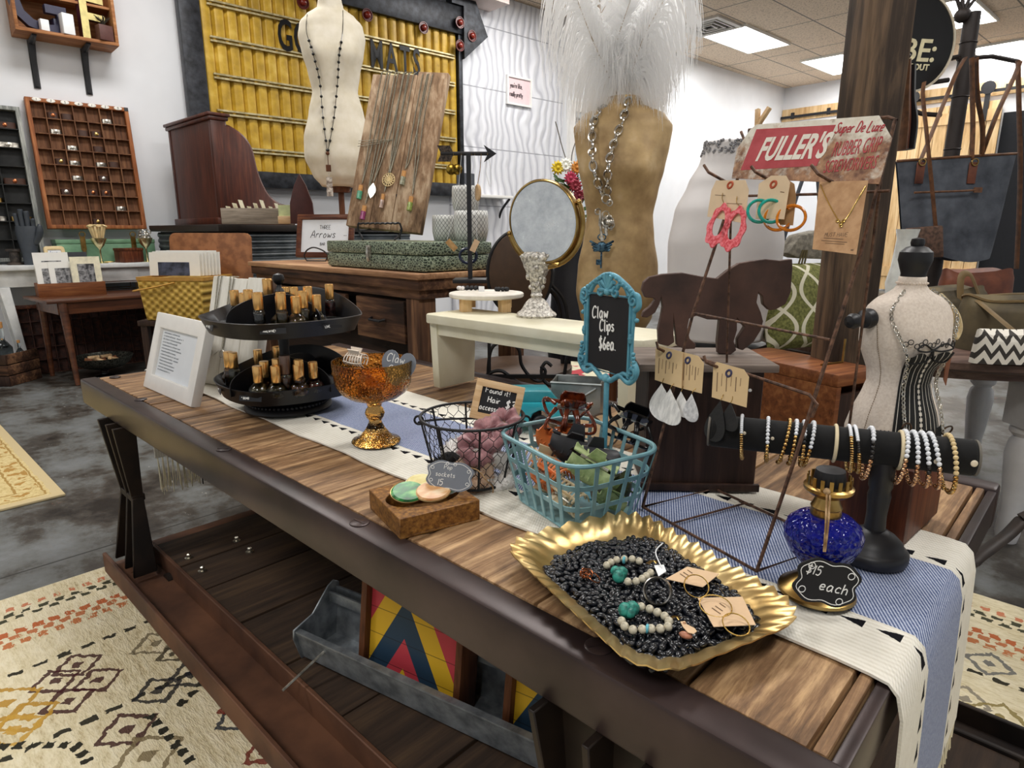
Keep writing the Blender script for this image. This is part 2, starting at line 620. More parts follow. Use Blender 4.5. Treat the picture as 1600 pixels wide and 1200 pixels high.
def ceil_mat():
 m=MT('ceiling_tiles','#d8cfc4',0.9,spec=0.1)
 m.P
 c,s_=math.cos(WA-PI/2),math.sin(WA-PI/2)
 u=(m.x*c+m.y*s_+0.19)
 v=(m.y*c-m.x*s_+0.05)
 gu=((u/0.61).mod(1.0)-0.5).abs().gt(0.485)
 gv=((v/1.22).mod(1.0)-0.5).abs().gt(0.4925)
 g=gu.max(gv)
 n=m.noise(55,3,rough=0.7)
 t=m.ramp(n,[(0.36,'#b8a48f'),(0.47,'#ead6be'),(0.8,'#f2e0ca')])
 m.col(m.mix(g,t,'#8d857b'))
 m.bump(n-g*0.5,0.3,0.004)
 return m
tag(MB().box(-8,7,-6,15,CEIL,CEIL+0.08).build('ceiling',ceil_mat(),smooth=0),kind='structure')
lens_mat=MT('lamp_diffuser','#ffffff',0.4,Emission_Color=(1,0.99,0.97,1),Emission_Strength=9)
lamp_frame=plain('lamp_frame_white','#e9e6df',0.5,var=0.01)
LL=['fluorescent ceiling light panel beside the air vent, nearest to the white feathers','fluorescent ceiling light panel just left of the wooden post','fluorescent ceiling light panel behind the round black sign','fluorescent ceiling light panel behind the hanging bag straps']
for i,(x,y)in enumerate(TROFFERS[:4]):
 t=thing('ceiling_light',LL[i],'ceiling light',(x,y,CEIL),R(-4),'fluorescent panels in the tiled ceiling')
 f=MB()
 for a in((-.31,-.29,-.61,.61),(.29,.31,-.61,.61),(-.29,.29,-.61,-.59),(-.29,.29,.59,.61)):
  f.box(*a,-0.03,0)
 f.build('light_frame',lamp_frame,t)
 MB().box(-.29,.29,-.59,.59,-0.02,-0.005).build('diffuser',lens_mat,t)
# air vent in the ceiling, left of the first light
v=at(1108,40,CEIL)
t=thing('air_vent','square white metal air vent in the ceiling tiles','air vent',(v.x,v.y,CEIL),R(-4))
vm=plain('vent_white','#cfcac2',0.5,var=0.02)
dk=plain('vent_dark','#2b2824',0.8)
MB().ringprism([(-.3,-.3),(.3,-.3),(.3,.3),(-.3,.3)],[(-.24,-.24),(.24,-.24),(.24,.24),(-.24,.24)],-0.025,0).build('vent_frame',vm,t)
for k in range(3):
 a=0.22-0.07*k
 MB().ringprism([(-a,-a),(a,-a),(a,a),(-a,a)],[(-a+.02,-a+.02),(a-.02,-a+.02),(a-.02,a-.02),(-a+.02,a-.02)],-0.03,-0.012).build('louvre',vm,t)
MB().box(-.24,.24,-.24,.24,-0.008,-0.002).build('vent_throat',dk,t)
# wavy white panels on the wall beyond the marquee
def wave_mat():
 m=MT('wavy_panel','#dadbe1',0.55)
 m.P
 n=m.noise(1.6,2,(1,0.9,1))
 w=(m.x*62+n*26).sin()
 sm=((m.y/0.62).mod(1.0)-0.5).abs().gt(0.491)
 m.col(m.mix(sm,m.ramp(w*0.5+0.5,[(0.0,'#bfc0c8'),(0.25,'#dcdde3'),(1,'#e4e5ea')]),'#9fa0a8'))
 m.bump(w-sm*2,0.45,0.02)
 return m
pa=onwall(700,200,0.0)
pb=onwall(878,100,0.0)
ln=(Vector((pb.x,pb.y,0))-Vector((pa.x,pa.y,0))).length
o=MB().box(0,ln,0,CEIL-0.02,0.0,0.03).build('trim_1',wave_mat(),smooth=0)
put(o,wallM((pa.x,pa.y,0.0)))
tag(o,kind='structure')
# boxed beam where panels meet ceiling, pink bulb glow put into its colour
bb=onwall(745,30,0.0)
o=MB().box(-1.2,0.15,-0.2,0.0,0.0,0.35).build('trim_2',plain('soffit_bulb_glow','#ead9d2',0.7,var=0.02),smooth=0)
put(o,wallM((bb.x,bb.y,CEIL)))
tag(o,kind='structure')
#  rugs
def rug_mat(ox,oy):
 m=MT('cream_rug_pile','#d8c9a2',0.95,spec=0.1)
 m.P
 fz=m.noise(45,3,(0.5,1.6,1),rough=0.8)
 wob=m.noise(60,2)
 X_,Y_=m.x+(wob-0.5)*0.022,m.y+(m.noise(50,2,vec=m.vec(m.x+3,m.y,0.0))-0.5)*0.022
 base=m.ramp(fz*0.75+m.noise(2.3,4)*0.35-0.05,[(0.31,'#b5a27e'),(0.43,'#d6c9a6'),(0.56,'#e4d9bb'),(0.8,'#ece4cc')])
 e1,e2=X_-0.0,(0.0-Y_)
 side=e1.lt(e2)
 d=e1.min(e2)
 al=Y_*side+X_*(1-side)
 def row(d0,w,pitch,duty,ph=0.0):
  return(d-d0).abs().lt(w)*((al+ph)/pitch).mod(1.0).lt(duty)
 c=base
 c=m.mix(row(0.075,0.010,0.034,0.5)*fz.gt(0.4)*0.9,c,'#c4714f')
 c=m.mix(row(0.105,0.008,0.036,0.6,0.01),c,'#4b4a3a')
 c=m.mix(row(0.128,0.008,0.036,0.6,0.028),c,'#4b4a3a')
 c=m.mix(row(0.20,0.012,0.034,0.62)*fz.gt(0.38),c,'#bb6a44')
 c=m.mix(row(0.225,0.010,0.034,0.62,0.017)*fz.gt(0.38),c,'#bf7a54')
 c=m.mix(row(0.255,0.012,0.034,0.6)*fz.gt(0.42),c,'#c17a50')
 c=m.mix(row(0.385,0.007,0.045,0.6),c,'#3d3a30')
 c=m.mix(row(0.66,0.007,0.045,0.6,0.02),c,'#3d3a30')
 def dia(px,py,sz,col,asp=1.0,inner=True):
  nonlocal c
  p=at(px,py,0)
  q=(X_-(p.x-ox)).abs()+(Y_-(p.y-oy)).abs()*asp
  f=(q-sz).abs().lt(0.0065)
  if inner:
   f=f.max(q.lt(sz*0.3))
  c=m.mix(f*(fz.gt(0.3)*0.92),c,col)
 for a in((88,1072,0.045,'#431d22'),(122,1047,0.045,'#431d22'),(155,1070,0.045,'#431d22'),(108,1103,0.045,'#431d22'),(200,1148,0.052,'#431d22'),(298,1062,0.046,'#26262b'),(248,1087,0.046,'#26262b'),(245,1012,0.05,'#7d725a'),(270,1030,0.03,'#4b4334'),(10,1108,0.06,'#b58a33'),(45,1128,0.05,'#b58a33'),(22,1150,0.05,'#c49a44'),(232,1190,0.06,'#837456'),(372,1130,0.04,'#2c3440'),(360,1112,0.02,'#7a2c22'),(410,1185,0.03,'#7a2c22'),(1545,1045,0.045,'#6f6f6c'),(1505,1100,0.045,'#8a8272'),(1560,1130,0.05,'#8b7b4a'),(1490,1185,0.03,'#9a3526')):
  dia(*a)
 for(ax,ay,bx,by)in((0,1175,118,1172),(118,1172,140,1200),(235,1125,300,1200),(280,1110,332,1065)):
  p,q=at(ax,ay,0),at(bx,by,0)
  t=Vector((q.x-p.x,q.y-p.y,0))
  L=t.length
  t.normalize()
  u=(X_-(p.x-ox))*t.x+(Y_-(p.y-oy))*t.y
  w=(Y_-(p.y-oy))*t.x-(X_-(p.x-ox))*t.y
  c=m.mix(u.band(0.0,L)*w.abs().lt(0.008)*(u/0.028).mod(1.0).lt(0.6),c,'#34322a')
 m.col(c)
 m.bump(fz,0.8,0.008)
 return m
def pile(w,h,th=0.012,n=70):
 return MB().box(0,w,-h,0,0,th)
rg=pile(3.4,3.2).build('area_rug',rug_mat(-2.007,1.967),bevel=0.004)
rg.location=(-2.007,1.967,0.0005)
tag(rg,'large cream rug with dotted rows and dark diamonds lying under the long table','rug')
def ornate_mat():
 m=MT('gold_rug_pile','#d9c48f',0.95,spec=0.1)
 m.P
 wob=(m.noise(24,3)-0.5)*0.02
 d=(0.0-m.x+wob).min(0.0-m.y+wob)
 along=m.x+m.y
 fz=m.noise(60,3,rough=0.8)
 c=m.ramp(fz,[(0.3,'#b99f6b'),(0.5,'#d6c28c'),(0.75,'#dfd0a2')])
 v=m.voro(16)
 c=m.mix(d.gt(0.15)*(v-0.28).abs().lt(0.05),c,'#9a7a4a')
 c=m.mix(d.gt(0.15)*v.lt(0.13),c,'#b88e52')
 lf=(m.noise(26,2).gt(0.56))*d.band(0.055,0.115)
 c=m.mix(lf,c,'#b08a4e')
 c=m.mix(d.band(0.045,0.052).max(d.band(0.122,0.13)),c,'#a98a52')
 c=m.mix(d.lt(0.035),c,'#cdbb92')
 m.col(c)
 m.bump(fz,0.5,0.005)
 return m
r2=MB().box(-2.6,0,-1.6,0,0,0.01).build('ornate_rug',ornate_mat(),bevel=0.003)
p=at(103,775,0)
r2.location=(p.x,p.y,0.0005)
tag(r2,'gold and beige ornate rug on the concrete floor at the left','rug')
#  the long iron and plank table
iron=two('dark_iron','#281e1d','#463837',6,0.36,0.35,0.35,0.7,bump=0.08,spec=0.5)
blackiron=two('black_iron','#1d1715','#33271f',9,0.5,0.4,0.4,0.7,bump=0.12)
rusty=two('rusty_iron','#4c3226','#76503a',7,0.6,0.25,0.35,0.65,bump=0.15)
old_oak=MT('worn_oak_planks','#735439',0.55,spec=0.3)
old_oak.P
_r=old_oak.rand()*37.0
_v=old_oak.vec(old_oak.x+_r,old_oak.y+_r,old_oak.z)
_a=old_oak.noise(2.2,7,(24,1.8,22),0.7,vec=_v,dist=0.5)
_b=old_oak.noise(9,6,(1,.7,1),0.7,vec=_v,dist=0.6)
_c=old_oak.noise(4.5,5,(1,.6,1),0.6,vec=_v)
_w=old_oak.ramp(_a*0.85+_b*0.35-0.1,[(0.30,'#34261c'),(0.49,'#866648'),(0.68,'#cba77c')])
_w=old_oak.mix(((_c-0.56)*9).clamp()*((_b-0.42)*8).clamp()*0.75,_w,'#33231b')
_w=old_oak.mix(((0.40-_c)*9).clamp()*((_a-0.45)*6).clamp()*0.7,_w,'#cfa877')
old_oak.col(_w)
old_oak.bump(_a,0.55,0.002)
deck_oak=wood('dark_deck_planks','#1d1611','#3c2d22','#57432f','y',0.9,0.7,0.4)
table=thing('work_table','long low table of worn planks set in a dark iron frame','table',(-1.12,0.875,0))
TB=Matrix.Translation((1.12,-0.875,0))
TX0,TX1,TY0,TY1=-2.145,-0.098,0.447,1.303
def tb():
 m=MB()
 m.M=TB.copy()
 return m
seams=[-2.128,-1.99,-1.84,-1.69,-1.51,-1.325,-1.11,-0.885,-0.655,-0.43,-0.24,-0.128,-0.112]
for a,b in zip(seams[:-1],seams[1:]):
 dz=rnd.uniform(-0.002,0.001)
 tb().box(a+0.002,b-0.002,TY0+0.044,TY1-0.044,TOP-0.045,TOP+dz).build('plank',old_oak,table,bevel=0.003)
for y0,y1 in((TY0,TY0+0.043),(TY1-0.043,TY1)):
 m=tb()
 m.box(TX0,TX1+0.3 if False else TX1,y0,y1,TOP-0.072,TOP+0.001)
 m.build('side_rail',iron,table,bevel=0.006)
for x0,x1 in((TX0,TX0+0.016),(TX1-0.013,TX1)):
 tb().box(x0,x1,TY0+0.043,TY1-0.043,TOP-0.062,TOP-0.003).build('end_rail',iron,table,bevel=0.002)
for px,py in((180,590),(220,625),(350,703),(562,818),(935,1012)):
 p=at(px,py)
 m=tb()
 m.M=TB@Matrix.Translation((p.x,p.y,TOP))@Matrix.Rotation(rnd.uniform(0,1),4,'Z')
 m.lathe([(0.0145,0),(0.0145,0.0022),(0.013,0.003)],20)
 m.box(-0.0125,0.0125,-0.0015,0.0015,0.0028,0.0036)
 m.build('screw_head',iron,table)
# unseen dark sheet under the planks, keeps light from leaking through the seams
tb().box(-2.12,-0.12,TY0+0.03,TY1-0.03,TOP-0.06,TOP-0.046).build('seam_light_block',blackiron,table)
def leg(x,y,f):
 """cast leg: two tapering channels that meet at a waist, open side outwards"""
 m=tb()
 th=0.008
 for(z0,w0,z1,w1,d0,d1)in((0.465,0.064,0.262,0.044,0.045,0.02),(0.262,0.046,0.055,0.078,0.02,0.05)):
  for(ya,yb,da,db)in((y,y+f*th,0,0),):
   m.hexa([(x-w1,ya,z1),(x+w1,ya,z1),(x+w1,yb,z1),(x-w1,yb,z1),(x-w0,ya,z0),(x+w0,ya,z0),(x+w0,yb,z0),(x-w0,yb,z0)])
  for s_ in(-1,0.1,1):
   a0,a1=x+s_*w0,x+s_*w1
   t=th*0.6
   m.hexa([(a1-t,y-f*d1,z1),(a1+t,y-f*d1,z1),(a1+t,y+f*th,z1),(a1-t,y+f*th,z1),(a0-t,y-f*d0,z0),(a0+t,y-f*d0,z0),(a0+t,y+f*th,z0),(a0-t,y+f*th,z0)])
 m.box(x-0.05,x+0.05,min(y-f*.02,y+f*.012),max(y-f*.02,y+f*.012),0.252,0.27)
 m.build('leg',blackiron,table,bevel=0.0015,seg=1)
for x in(-1.865,-0.315):
 leg(x,0.472,1)
 leg(x,1.278,-1)
for y0,f in((0.40,1),(1.35,-1)):
 m=tb()
 y1=y0+f*0.105
 a,b=min(y0,y1),max(y0,y1)
 m.box(-1.955,0.03,a,b,0.03,0.04)
 m.box(-1.955,0.03,y0-0.005,y0+0.005,0.02,0.078)
 m.box(-1.955,0.03,y1-0.005,y1+0.005,0.03,0.092)
 m.build('lower_rail',rusty if f>0 else blackiron,table,bevel=0.002,seg=1)
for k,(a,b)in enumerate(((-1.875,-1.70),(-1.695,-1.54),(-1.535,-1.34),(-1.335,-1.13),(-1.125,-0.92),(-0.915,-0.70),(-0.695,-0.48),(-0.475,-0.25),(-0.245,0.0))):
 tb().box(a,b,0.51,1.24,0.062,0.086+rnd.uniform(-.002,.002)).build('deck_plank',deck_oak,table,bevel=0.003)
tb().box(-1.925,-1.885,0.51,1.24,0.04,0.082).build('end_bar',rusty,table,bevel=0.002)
steel=plain('bright_steel','#c9c4b6',0.3,1.0)
for px,py in((295,872),(370,845),(390,862),(316,892)):
 p=at(px,py,0.088)
 m=tb()
 m.M=TB@Matrix.Translation((p.x,p.y,0.086))
 m.lathe([(0.011,0),(0.011,0.004),(0.006,0.006),(0.006,0.013),(0.003,0.016)],6)
 m.build('deck_bolt',steel,table)
# casters under the frame
for x in(-1.75,-0.2):
 for y in(0.5,1.25):
  m=tb()
  m.M=TB@Matrix.Translation((x,y,0.0335))
  m.M=m.M@Matrix.Rotation(PI/2,4,'X')
  m.lathe([(0.02,-0.012),(0.02,0.012)],16)
  m.build('caster',blackiron,table)
# - runner on the table
RY0,RY1=0.6175,0.997
def runner_mat():
 m=MT('woven_runner','#e9e5da',0.9,coords='UV',spec=0.1)
 m.P
 u,v=m.x,m.y
 W=RY1-RY0
 d=v.min(W-v)
 tw=((u*1.0+v*0.6)*1500).sin()*0.5+0.5
 tn=m.noise(160,3,(1,2.2,1),rough=0.8)
 den=m.ramp(tn*0.6+tw*0.4,[(0.28,'#4a587f'),(0.5,'#7d8aad'),(0.66,'#c0c6d8')])
 cr=m.ramp(((v*900).sin()*0.5+0.5)*0.4+m.noise(60,3)*0.6,[(0.2,'#d9d4c6'),(0.6,'#ece8dd')])
 c=m.mix(d.gt(0.098),cr,den)
 pu=(u/0.036).mod(1.0)
 dd=(d-0.082).abs()
 wob=(m.noise(220,2)-0.5)*0.004
 tri=(dd+wob).lt((pu-0.12)*0.0115+0.0)*pu.band(0.15,0.82)
 c=m.mix(tri,c,'#15151a')
 m.col(c)
 m.bump(tn+tw*0.4,0.5,0.0015)
 return m
runner=thing('table_runner','blue woven table runner with white borders and black triangles along the table','table runner',(-1.12,0.8,TOP))
def runner_path():
 pts=[(TX0-0.012,TOP-0.29),(TX0-0.013,TOP-0.12),(TX0-0.012,TOP-0.02),(TX0-0.006,TOP-0.001),(TX0+0.01,TOP+0.004),(TX0+0.03,TOP+0.004)]
 n=60
 pts+=[(TX0+0.04+(TX1-TX0-0.09)*k/n,TOP+0.0035+0.0012*abs(math.sin(k*0.9)))for k in range(n+1)]
 pts+=[(TX1-0.02,TOP+0.004),(TX1-0.002,TOP+0.003),(TX1+0.008,TOP-0.006),(TX1+0.014,TOP-0.03),(TX1+0.017,TOP-0.1),(TX1+0.02,TOP-0.2),(TX1+0.022,TOP-0.26)]
 return pts
rp=runner_path()
acc=[0.0]
for a,b in zip(rp[:-1],rp[1:]):
 acc.append(acc[-1]+math.hypot(b[0]-a[0],b[1]-a[1]))
nv=14
vs,fs,uvs=[],[],[]
for lay in(0,1):
 for i,(x,z)in enumerate(rp):
  for j in range(nv+1):
   y=RY0+(RY1-RY0)*j/nv
   hem=0.003*math.sin(i*0.7)if j in(0,nv)else 0
   a=rp[min(i+1,len(rp)-1)]
   b=rp[max(i-1,0)]
   t=Vector((a[0]-b[0],a[1]-b[1])).normalized()
   th=0.003*lay
   vs.append((x+1.12+t.y*th,y+hem-0.8,z-t.x*th-TOP))
   uvs.append((acc[i],y-RY0))
w=nv+1
N=len(rp)*w
for i in range(len(rp)-1):
 for j in range(nv):
  q=(i*w+j,(i+1)*w+j,(i+1)*w+j+1,i*w+j+1)
  fs.append(q)
  fs.append(tuple(N+k for k in reversed(q)))
 for j in(0,nv):
  fs.append((i*w+j,(i+1)*w+j,N+(i+1)*w+j,N+i*w+j))
me=bpy.data.meshes.new('cloth')
me.from_pydata(vs,[],fs)
ul=me.uv_layers.new(name='UVMap')
for l in me.loops:
 ul.data[l.index].uv=uvs[l.vertex_index]
me.polygons.foreach_set('use_smooth',[True]*len(me.polygons))
me.set_sharp_from_angle(angle=R(50))
me.materials.append(runner_mat().mat)
o=bpy.data.objects.new('cloth',me)
COL.objects.link(o)
o.parent=runner
cord=plain('cream_cord','#d8cfb4',0.9)
cordk=plain('black_cord','#1d1d20',0.9)
for k in range(26):
 y=RY0+0.008+(RY1-RY0-0.016)*k/25
 blk=8<=k<=17 and k%3==0
 for sd,x,z,L in((0,TX0-0.0135,TOP-0.288,0.12),(1,TX1+0.0205,TOP-0.258,0.03)):
  m=MB()
  for q in range(5):
   dx,dy=rnd.uniform(-.004,.004),rnd.uniform(-.007,.007)
   m.tube([(x+1.12,y-0.8,z-TOP+0.004),(x+1.12+dx*.6,y-0.8+dy*.5,z-TOP-L*.5),(x+1.12+dx,y-0.8+dy,z-TOP-L*rnd.uniform(.8,1.1))],0.0013,4)
  m.build('tassel',cordk if blk and sd==0 else cord,runner)
#  on the long table, front row
gold_metal=two('brushed_gold','#b8955a','#dcc590',14,0.34,0.9,0.35,0.7,bump=0.06)
brass=two('aged_brass','#7d6234','#c5a364',18,0.28,1.0,0.35,0.65,bump=0.05)
silver=two('tarnished_silver','#8f8a80','#dedad0',60,0.3,0.9,0.35,0.6,bump=0.1)
black_paint=plain('black_paint','#15151a',0.45,var=0.12,scale=40,bump=0.05)
white_paint=plain('white_paint','#eceae6',0.4,var=0.015)
chalk_black=two('chalkboard','#141418','#2a2a30',8,0.7,0,0.45,0.85,bump=0.02)
chalk=plain('white_chalk_ink','#f4f4f2',0.7,var=0.01)
twine=two('jute_twine','#8a6a44','#c0a078',90,0.9,bump=0.3)
kraft=plain('kraft_card','#d9b994',0.75,var=0.03,scale=60)
RT=TOP+0.0075
def facing(p,extra=0.0):
 """yaw that turns a thing's local -y towards where the photographer stood"""
 return math.atan2(-p[1],-p[0])+PI/2+extra
# - gold tray of beans
tc=(at(800,860,TOP+.028)+at(975,790,TOP+.028)+at(1245,960,TOP+.028)+at(1035,1065,TOP+.028))/4
TA=R(-18.5)
TRZ=TOP+0.0072
tray=thing('scalloped_tray','gold metal tray with a fluted rim holding black beans and jewellery','tray',(tc.x,tc.y,TRZ),TA)
THX,THY=0.1265,0.087
def rloop(ex,n=184,fl=0.0,ph=0):
 hx,hy,r=THX+ex,THY+ex,0.05
 out=[]
 per=[(hx-r,hy,'l'),]
 segs=[((hx-r,hy),(-hx+r,hy),None),((-hx+r,hy-r),90,'a'),((-hx,hy-r),(-hx,-hy+r),None),((-hx+r,-hy+r),180,'a'),((-hx+r,-hy),(hx-r,-hy),None),((hx-r,-hy+r),270,'a'),((hx,-hy+r),(hx,hy-r),None),((hx-r,hy-r),0,'a')]
 cnt=[34,16,14,16,34,16,14,16]
 k0=0
 for s_,c in zip(segs,cnt):
  for k in range(c):
   t=k/c
   if s_[2]=='a':
    a=R(s_[1]+90*t)
    p=Vector((s_[0][0]+r*math.cos(a),s_[0][1]+r*math.sin(a)))
    nn=Vector((math.cos(a),math.sin(a)))
   else:
    a_,b_=Vector(s_[0]),Vector(s_[1])
    p=a_.lerp(b_,t)
    d_=(b_-a_).normalized()
    nn=Vector((d_.y,-d_.x))
   w=math.sin(k0*PI/2+ph)
   out.append((p+nn*fl*w,w))
   k0+=1
 return out
m=MB()
lev=[(-0.03,0.002,0,0),(-0.012,0.004,0,0),(-0.002,0.012,.0006,.001),(0.004,0.017,.001,.0016),(0.014,0.021,.0016,.0026),(0.022,0.0235,.002,.0028)]
loops=[]
for ex,z,fl,fz in lev:
 loops.append([(p.x,p.y,z+fz*w)for p,w in rloop(ex,fl=fl)])
under=[[(x,y,z-0.0018)for x,y,z in L]for L in loops]
n=len(loops[0])
vs=[p for L in loops for p in L]+[p for L in under for p in L]
K=len(lev)
fs=[tuple(range(n))]
for b,flip in((0,0),(K*n,1)):
 for i in range(K-1):
  for k in range(n):
   k2=(k+1)%n
   fs.append((b+i*n+k,b+i*n+k2,b+(i+1)*n+k2,b+(i+1)*n+k))
fs.append(tuple(K*n+k for k in range(n)))
for k in range(n):
 k2=(k+1)%n
 fs.append(((K-1)*n+k,(K-1)*n+k2,(2*K-1)*n+k2,(2*K-1)*n+k))
m.add(vs,fs)
m.build('tray_body',gold_metal,tray,smooth=50)
bean_mat=two('black_bean_skin','#0d0f14','#1d212b',120,0.24,0,0.4,0.7,bump=0.03,spec=0.6)
bm_=MB()
nu,nv=10,7
vs=[(-0.0060,0.0008,0)]
for i in range(1,nv):
 t=PI*i/nv
 for k in range(nu):
  a=2*PI*k/nu
  x=-0.0060*math.cos(t)
  rr=0.0041*math.sin(t)**0.8
  y=rr*math.cos(a)
  if y<0:
   y*=0.85-0.25*math.exp(-(x/0.0024)**2)
  vs.append((x,y+0.0009*(x/0.0060)**2,rr*0.82*math.sin(a)))
vs.append((0.0060,0.0008,0))
fs=[(0,1+(k+1)%nu,1+k)for k in range(nu)]
for i in range(nv-2):
 for k in range(nu):
  k2=(k+1)%nu
  fs.append((1+i*nu+k,1+i*nu+k2,1+(i+1)*nu+k2,1+(i+1)*nu+k))
b=1+(nv-2)*nu
fs+=[(b+k,b+(k+1)%nu,len(vs)-1)for k in range(nu)]
bm_.add(vs,fs)
bean0=bm_.build('black_bean',bean_mat,smooth=180)
BL='single glossy black bean lying on the heap in the gold tray'
BG='black beans heaped in the gold tray'
tag(bean0,BL,'bean',BG)
BZ=TRZ+0.016
bpoly=[at(x,y,BZ)for x,y in((846,896),(868,868),(920,846),(985,838),(1020,838),(1052,856),(1075,873),(1110,893),(1150,925),(1182,960),(1184,980),(1120,1015),(1068,1030),(1040,1036),(1000,1034),(975,1020),(945,985),(900,945))]
def inpoly(x,y,P):
 c=False
 j=len(P)-1
 for i in range(len(P)):
  if(P[i].y>y)!=(P[j].y>y)and x<(P[j].x-P[i].x)*(y-P[i].y)/(P[j].y-P[i].y)+P[i].x:
   c=not c
  j=i
 return c
bc=sum((p for p in bpoly),Vector())/len(bpoly)
def edge_d(x,y):
 return min(((Vector((x,y))-Vector((p.x,p.y)).lerp(Vector((q.x,q.y)),t)).length)for p,q in zip(bpoly,bpoly[1:]+bpoly[:1])for t in(0,.25,.5,.75))
spots=[]
tries=0
while len(spots)<700 and tries<60000:
 tries+=1
 x,y=bc.x+rnd.uniform(-.17,.17),bc.y+rnd.uniform(-.16,.16)
 if not inpoly(x,y,bpoly):
  continue
 mn=0.0072 if tries<25000 else 0.0060
 if all((x-a)**2+(y-b_)**2>mn*mn for a,b_,_ in spots):
  e_=edge_d(x,y)
  spots.append((x,y,BZ-0.006+min(e_,0.02)*0.35+rnd.uniform(-.0008,.0014)))
spots.sort(key=lambda s_:(s_[0]**2+s_[1]**2))
rest=MB()
for i,(x,y,z)in enumerate(spots):
 rt=(rnd.uniform(-.5,.5),rnd.uniform(-.45,.45),rnd.uniform(0,2*PI))
 sc=rnd.uniform(0.92,1.2)
 if i<300:
  o=bean0 if i==0 else bean0.copy()
  if i:
   COL.objects.link(o)
  o.location,o.rotation_euler,o.scale=(x,y,z),rt,(sc,sc,sc)
 else:
  rest.M=Matrix.Translation((x,y,z))@Euler(rt).to_matrix().to_4x4()@Matrix.Scale(sc,4)
  rest.add(vs,fs)
rest.M=Matrix()
mp=[(p.x+(bc.x-p.x)*0.06,p.y+(bc.y-p.y)*0.06)for p in bpoly]
nb=len(mp)
ins=[(p[0]+(bc.x-p[0])*0.2,p[1]+(bc.y-p[1])*0.2)for p in mp]
rest.add([(p[0],p[1],TRZ+0.0045)for p in mp]+[(p[0],p[1],TRZ+0.008)for p in mp]+[(p[0],p[1],BZ-0.002)for p in ins],[tuple(range(nb-1,-1,-1)),tuple(range(2*nb,3*nb))]+[(i,(i+1)%nb,nb+(i+1)%nb,nb+i)for i in range(nb)]+[(nb+i,nb+(i+1)%nb,2*nb+(i+1)%nb,2*nb+i)for i in range(nb)])
o=rest.build('black_beans',bean_mat,smooth=180)
tag(o,'black beans at the back and bottom of the heap in the gold tray','beans',kind='stuff')
BT=BZ+0.006
stone=two('speckled_stone','#7d786a','#d5cdb6',160,0.5,0,0.3,0.55,bump=0.1)
turq=two('turquoise_stone','#1d5a52','#3aa391',120,0.45,0,0.35,0.6,bump=0.5)
turq_bead=plain('turquoise_bead','#5db3c4',0.4)
def pixline(pts,z):
 return[at(x,y,z)for x,y in pts]
def bead_bracelet(label,pix,nug,disc,wire_at,grp):
 root=thing('stone_bracelet',label,'bracelet',at(*nug,BT),0,grp)
 o0=Vector(root.location)
 ln=spline(pixline(pix,BT),14)
 acc,last=[],None
 for p in ln:
  if last is None or(p-last).length>0.0086:
   acc.append(p)
   last=p
 b0=None
 for i,p in enumerate(acc):
  if b0 is None:
   mb=MB()
   mb.ball((0,0,0),0.0045,10,7)
   b0=mb.build('bead',stone,root,smooth=180)
   o=b0
  else:
   o=b0.copy()
   COL.objects.link(o)
   o.parent=root
  o.location=p-o0+Vector((0,0,0.004))
 q=at(*disc,BT)-o0
 mb=MB()
 mb.ring((q.x,q.y,0.004),0.0032,0.0016,12,6,(1,.4,0))
 mb.build('turquoise_disc',turq_bead,root)
 mb=MB()
 for k in range(7):
  mb.ball((rnd.uniform(-.006,.006),rnd.uniform(-.005,.005),0.006+rnd.uniform(-.002,.003)),rnd.uniform(.005,.0075),8,6)
 mb.build('turquoise_nugget',turq,root,smooth=30)
 w=at(*wire_at,BT)-o0
 mb=MB()
 for k in range(3):
  mb.tube(spline([(w.x-.004+.002*k,w.y-.006,.004),(w.x+.001*k,w.y,.007),(w.x+.006,w.y+.006-.003*k,.005)],4),0.0005,5)
 mb.build('wire_knot',brass,root)
 return root
bead_bracelet('speckled stone bead bracelet with turquoise nugget, the one beside the white tag',[(948,888),(962,880),(985,878),(1000,882)],(965,905),(975,880),(1018,884),'stone bracelets on the beans')
# its lower strand belongs to the same bracelet
_b=bpy.data.objects['stone_bracelet']
_ln=spline(pixline([(981,914),(996,913),(1010,905),(1021,896)],BT),14)
last=None
for p in _ln:
 if last is None or(p-last).length>0.0086:
  c=_b.children[0].copy()
  COL.objects.link(c)
  c.parent=_b
  c.location=p-Vector(_b.location)+Vector((0,0,0.004))
  last=p
bead_bracelet('speckled stone bead bracelet with turquoise nugget, the one nearest the tray front',[(971,976),(978,986),(992,990),(1010,988),(1030,988),(1044,984),(1043,972),(1030,964),(1015,957),(1000,953),(990,954)],(980,962),(1011,988),(1052,972),'stone bracelets on the beans')
# wide silver ring, copper wire ring, tags and earring cards on the beans
p=at(1027,938,BT)
t=MB()
t.M=Euler((R(58),0,facing(p)-0.2)).to_matrix().to_4x4()
pr=[(0.0135,-0.0065),(0.0147,-0.006),(0.0147,0.006),(0.0135,0.0065),(0.0130,0.005),(0.0130,-0.005),(0.0135,-0.0065)]
t.lathe(pr,30,cap=False)
o=t.build('silver_ring',two('dark_silver','#77746f','#c2bfb9',90,0.3,1.0,bump=0.1))
o.location=p+Vector((0,0,0.011))
tag(o,'wide dark silver band ring standing in the black beans','ring')
copper=plain('copper_wire','#9a5c3c',0.3,1.0)
p=at(916,903,BT)
root=thing('copper_ring','copper wire ring with coiled top among the beans at left','ring',p)
m=MB()
for k in range(6):
 m.ring((0.001*k-.003,0,.004+.0012*(k%3)),0.005+.0006*(k%2),0.0007,14,5,(rnd.uniform(-1,1),rnd.uniform(-1,1),.6))
m.build('coil',copper,root)
MB().ring((.008,.003,.003),.0085,.0007,18,5,(.5,.3,1)).build('band',copper,root)
tagw=plain('white_tag_card','#eef0f2',0.7,var=0.01)
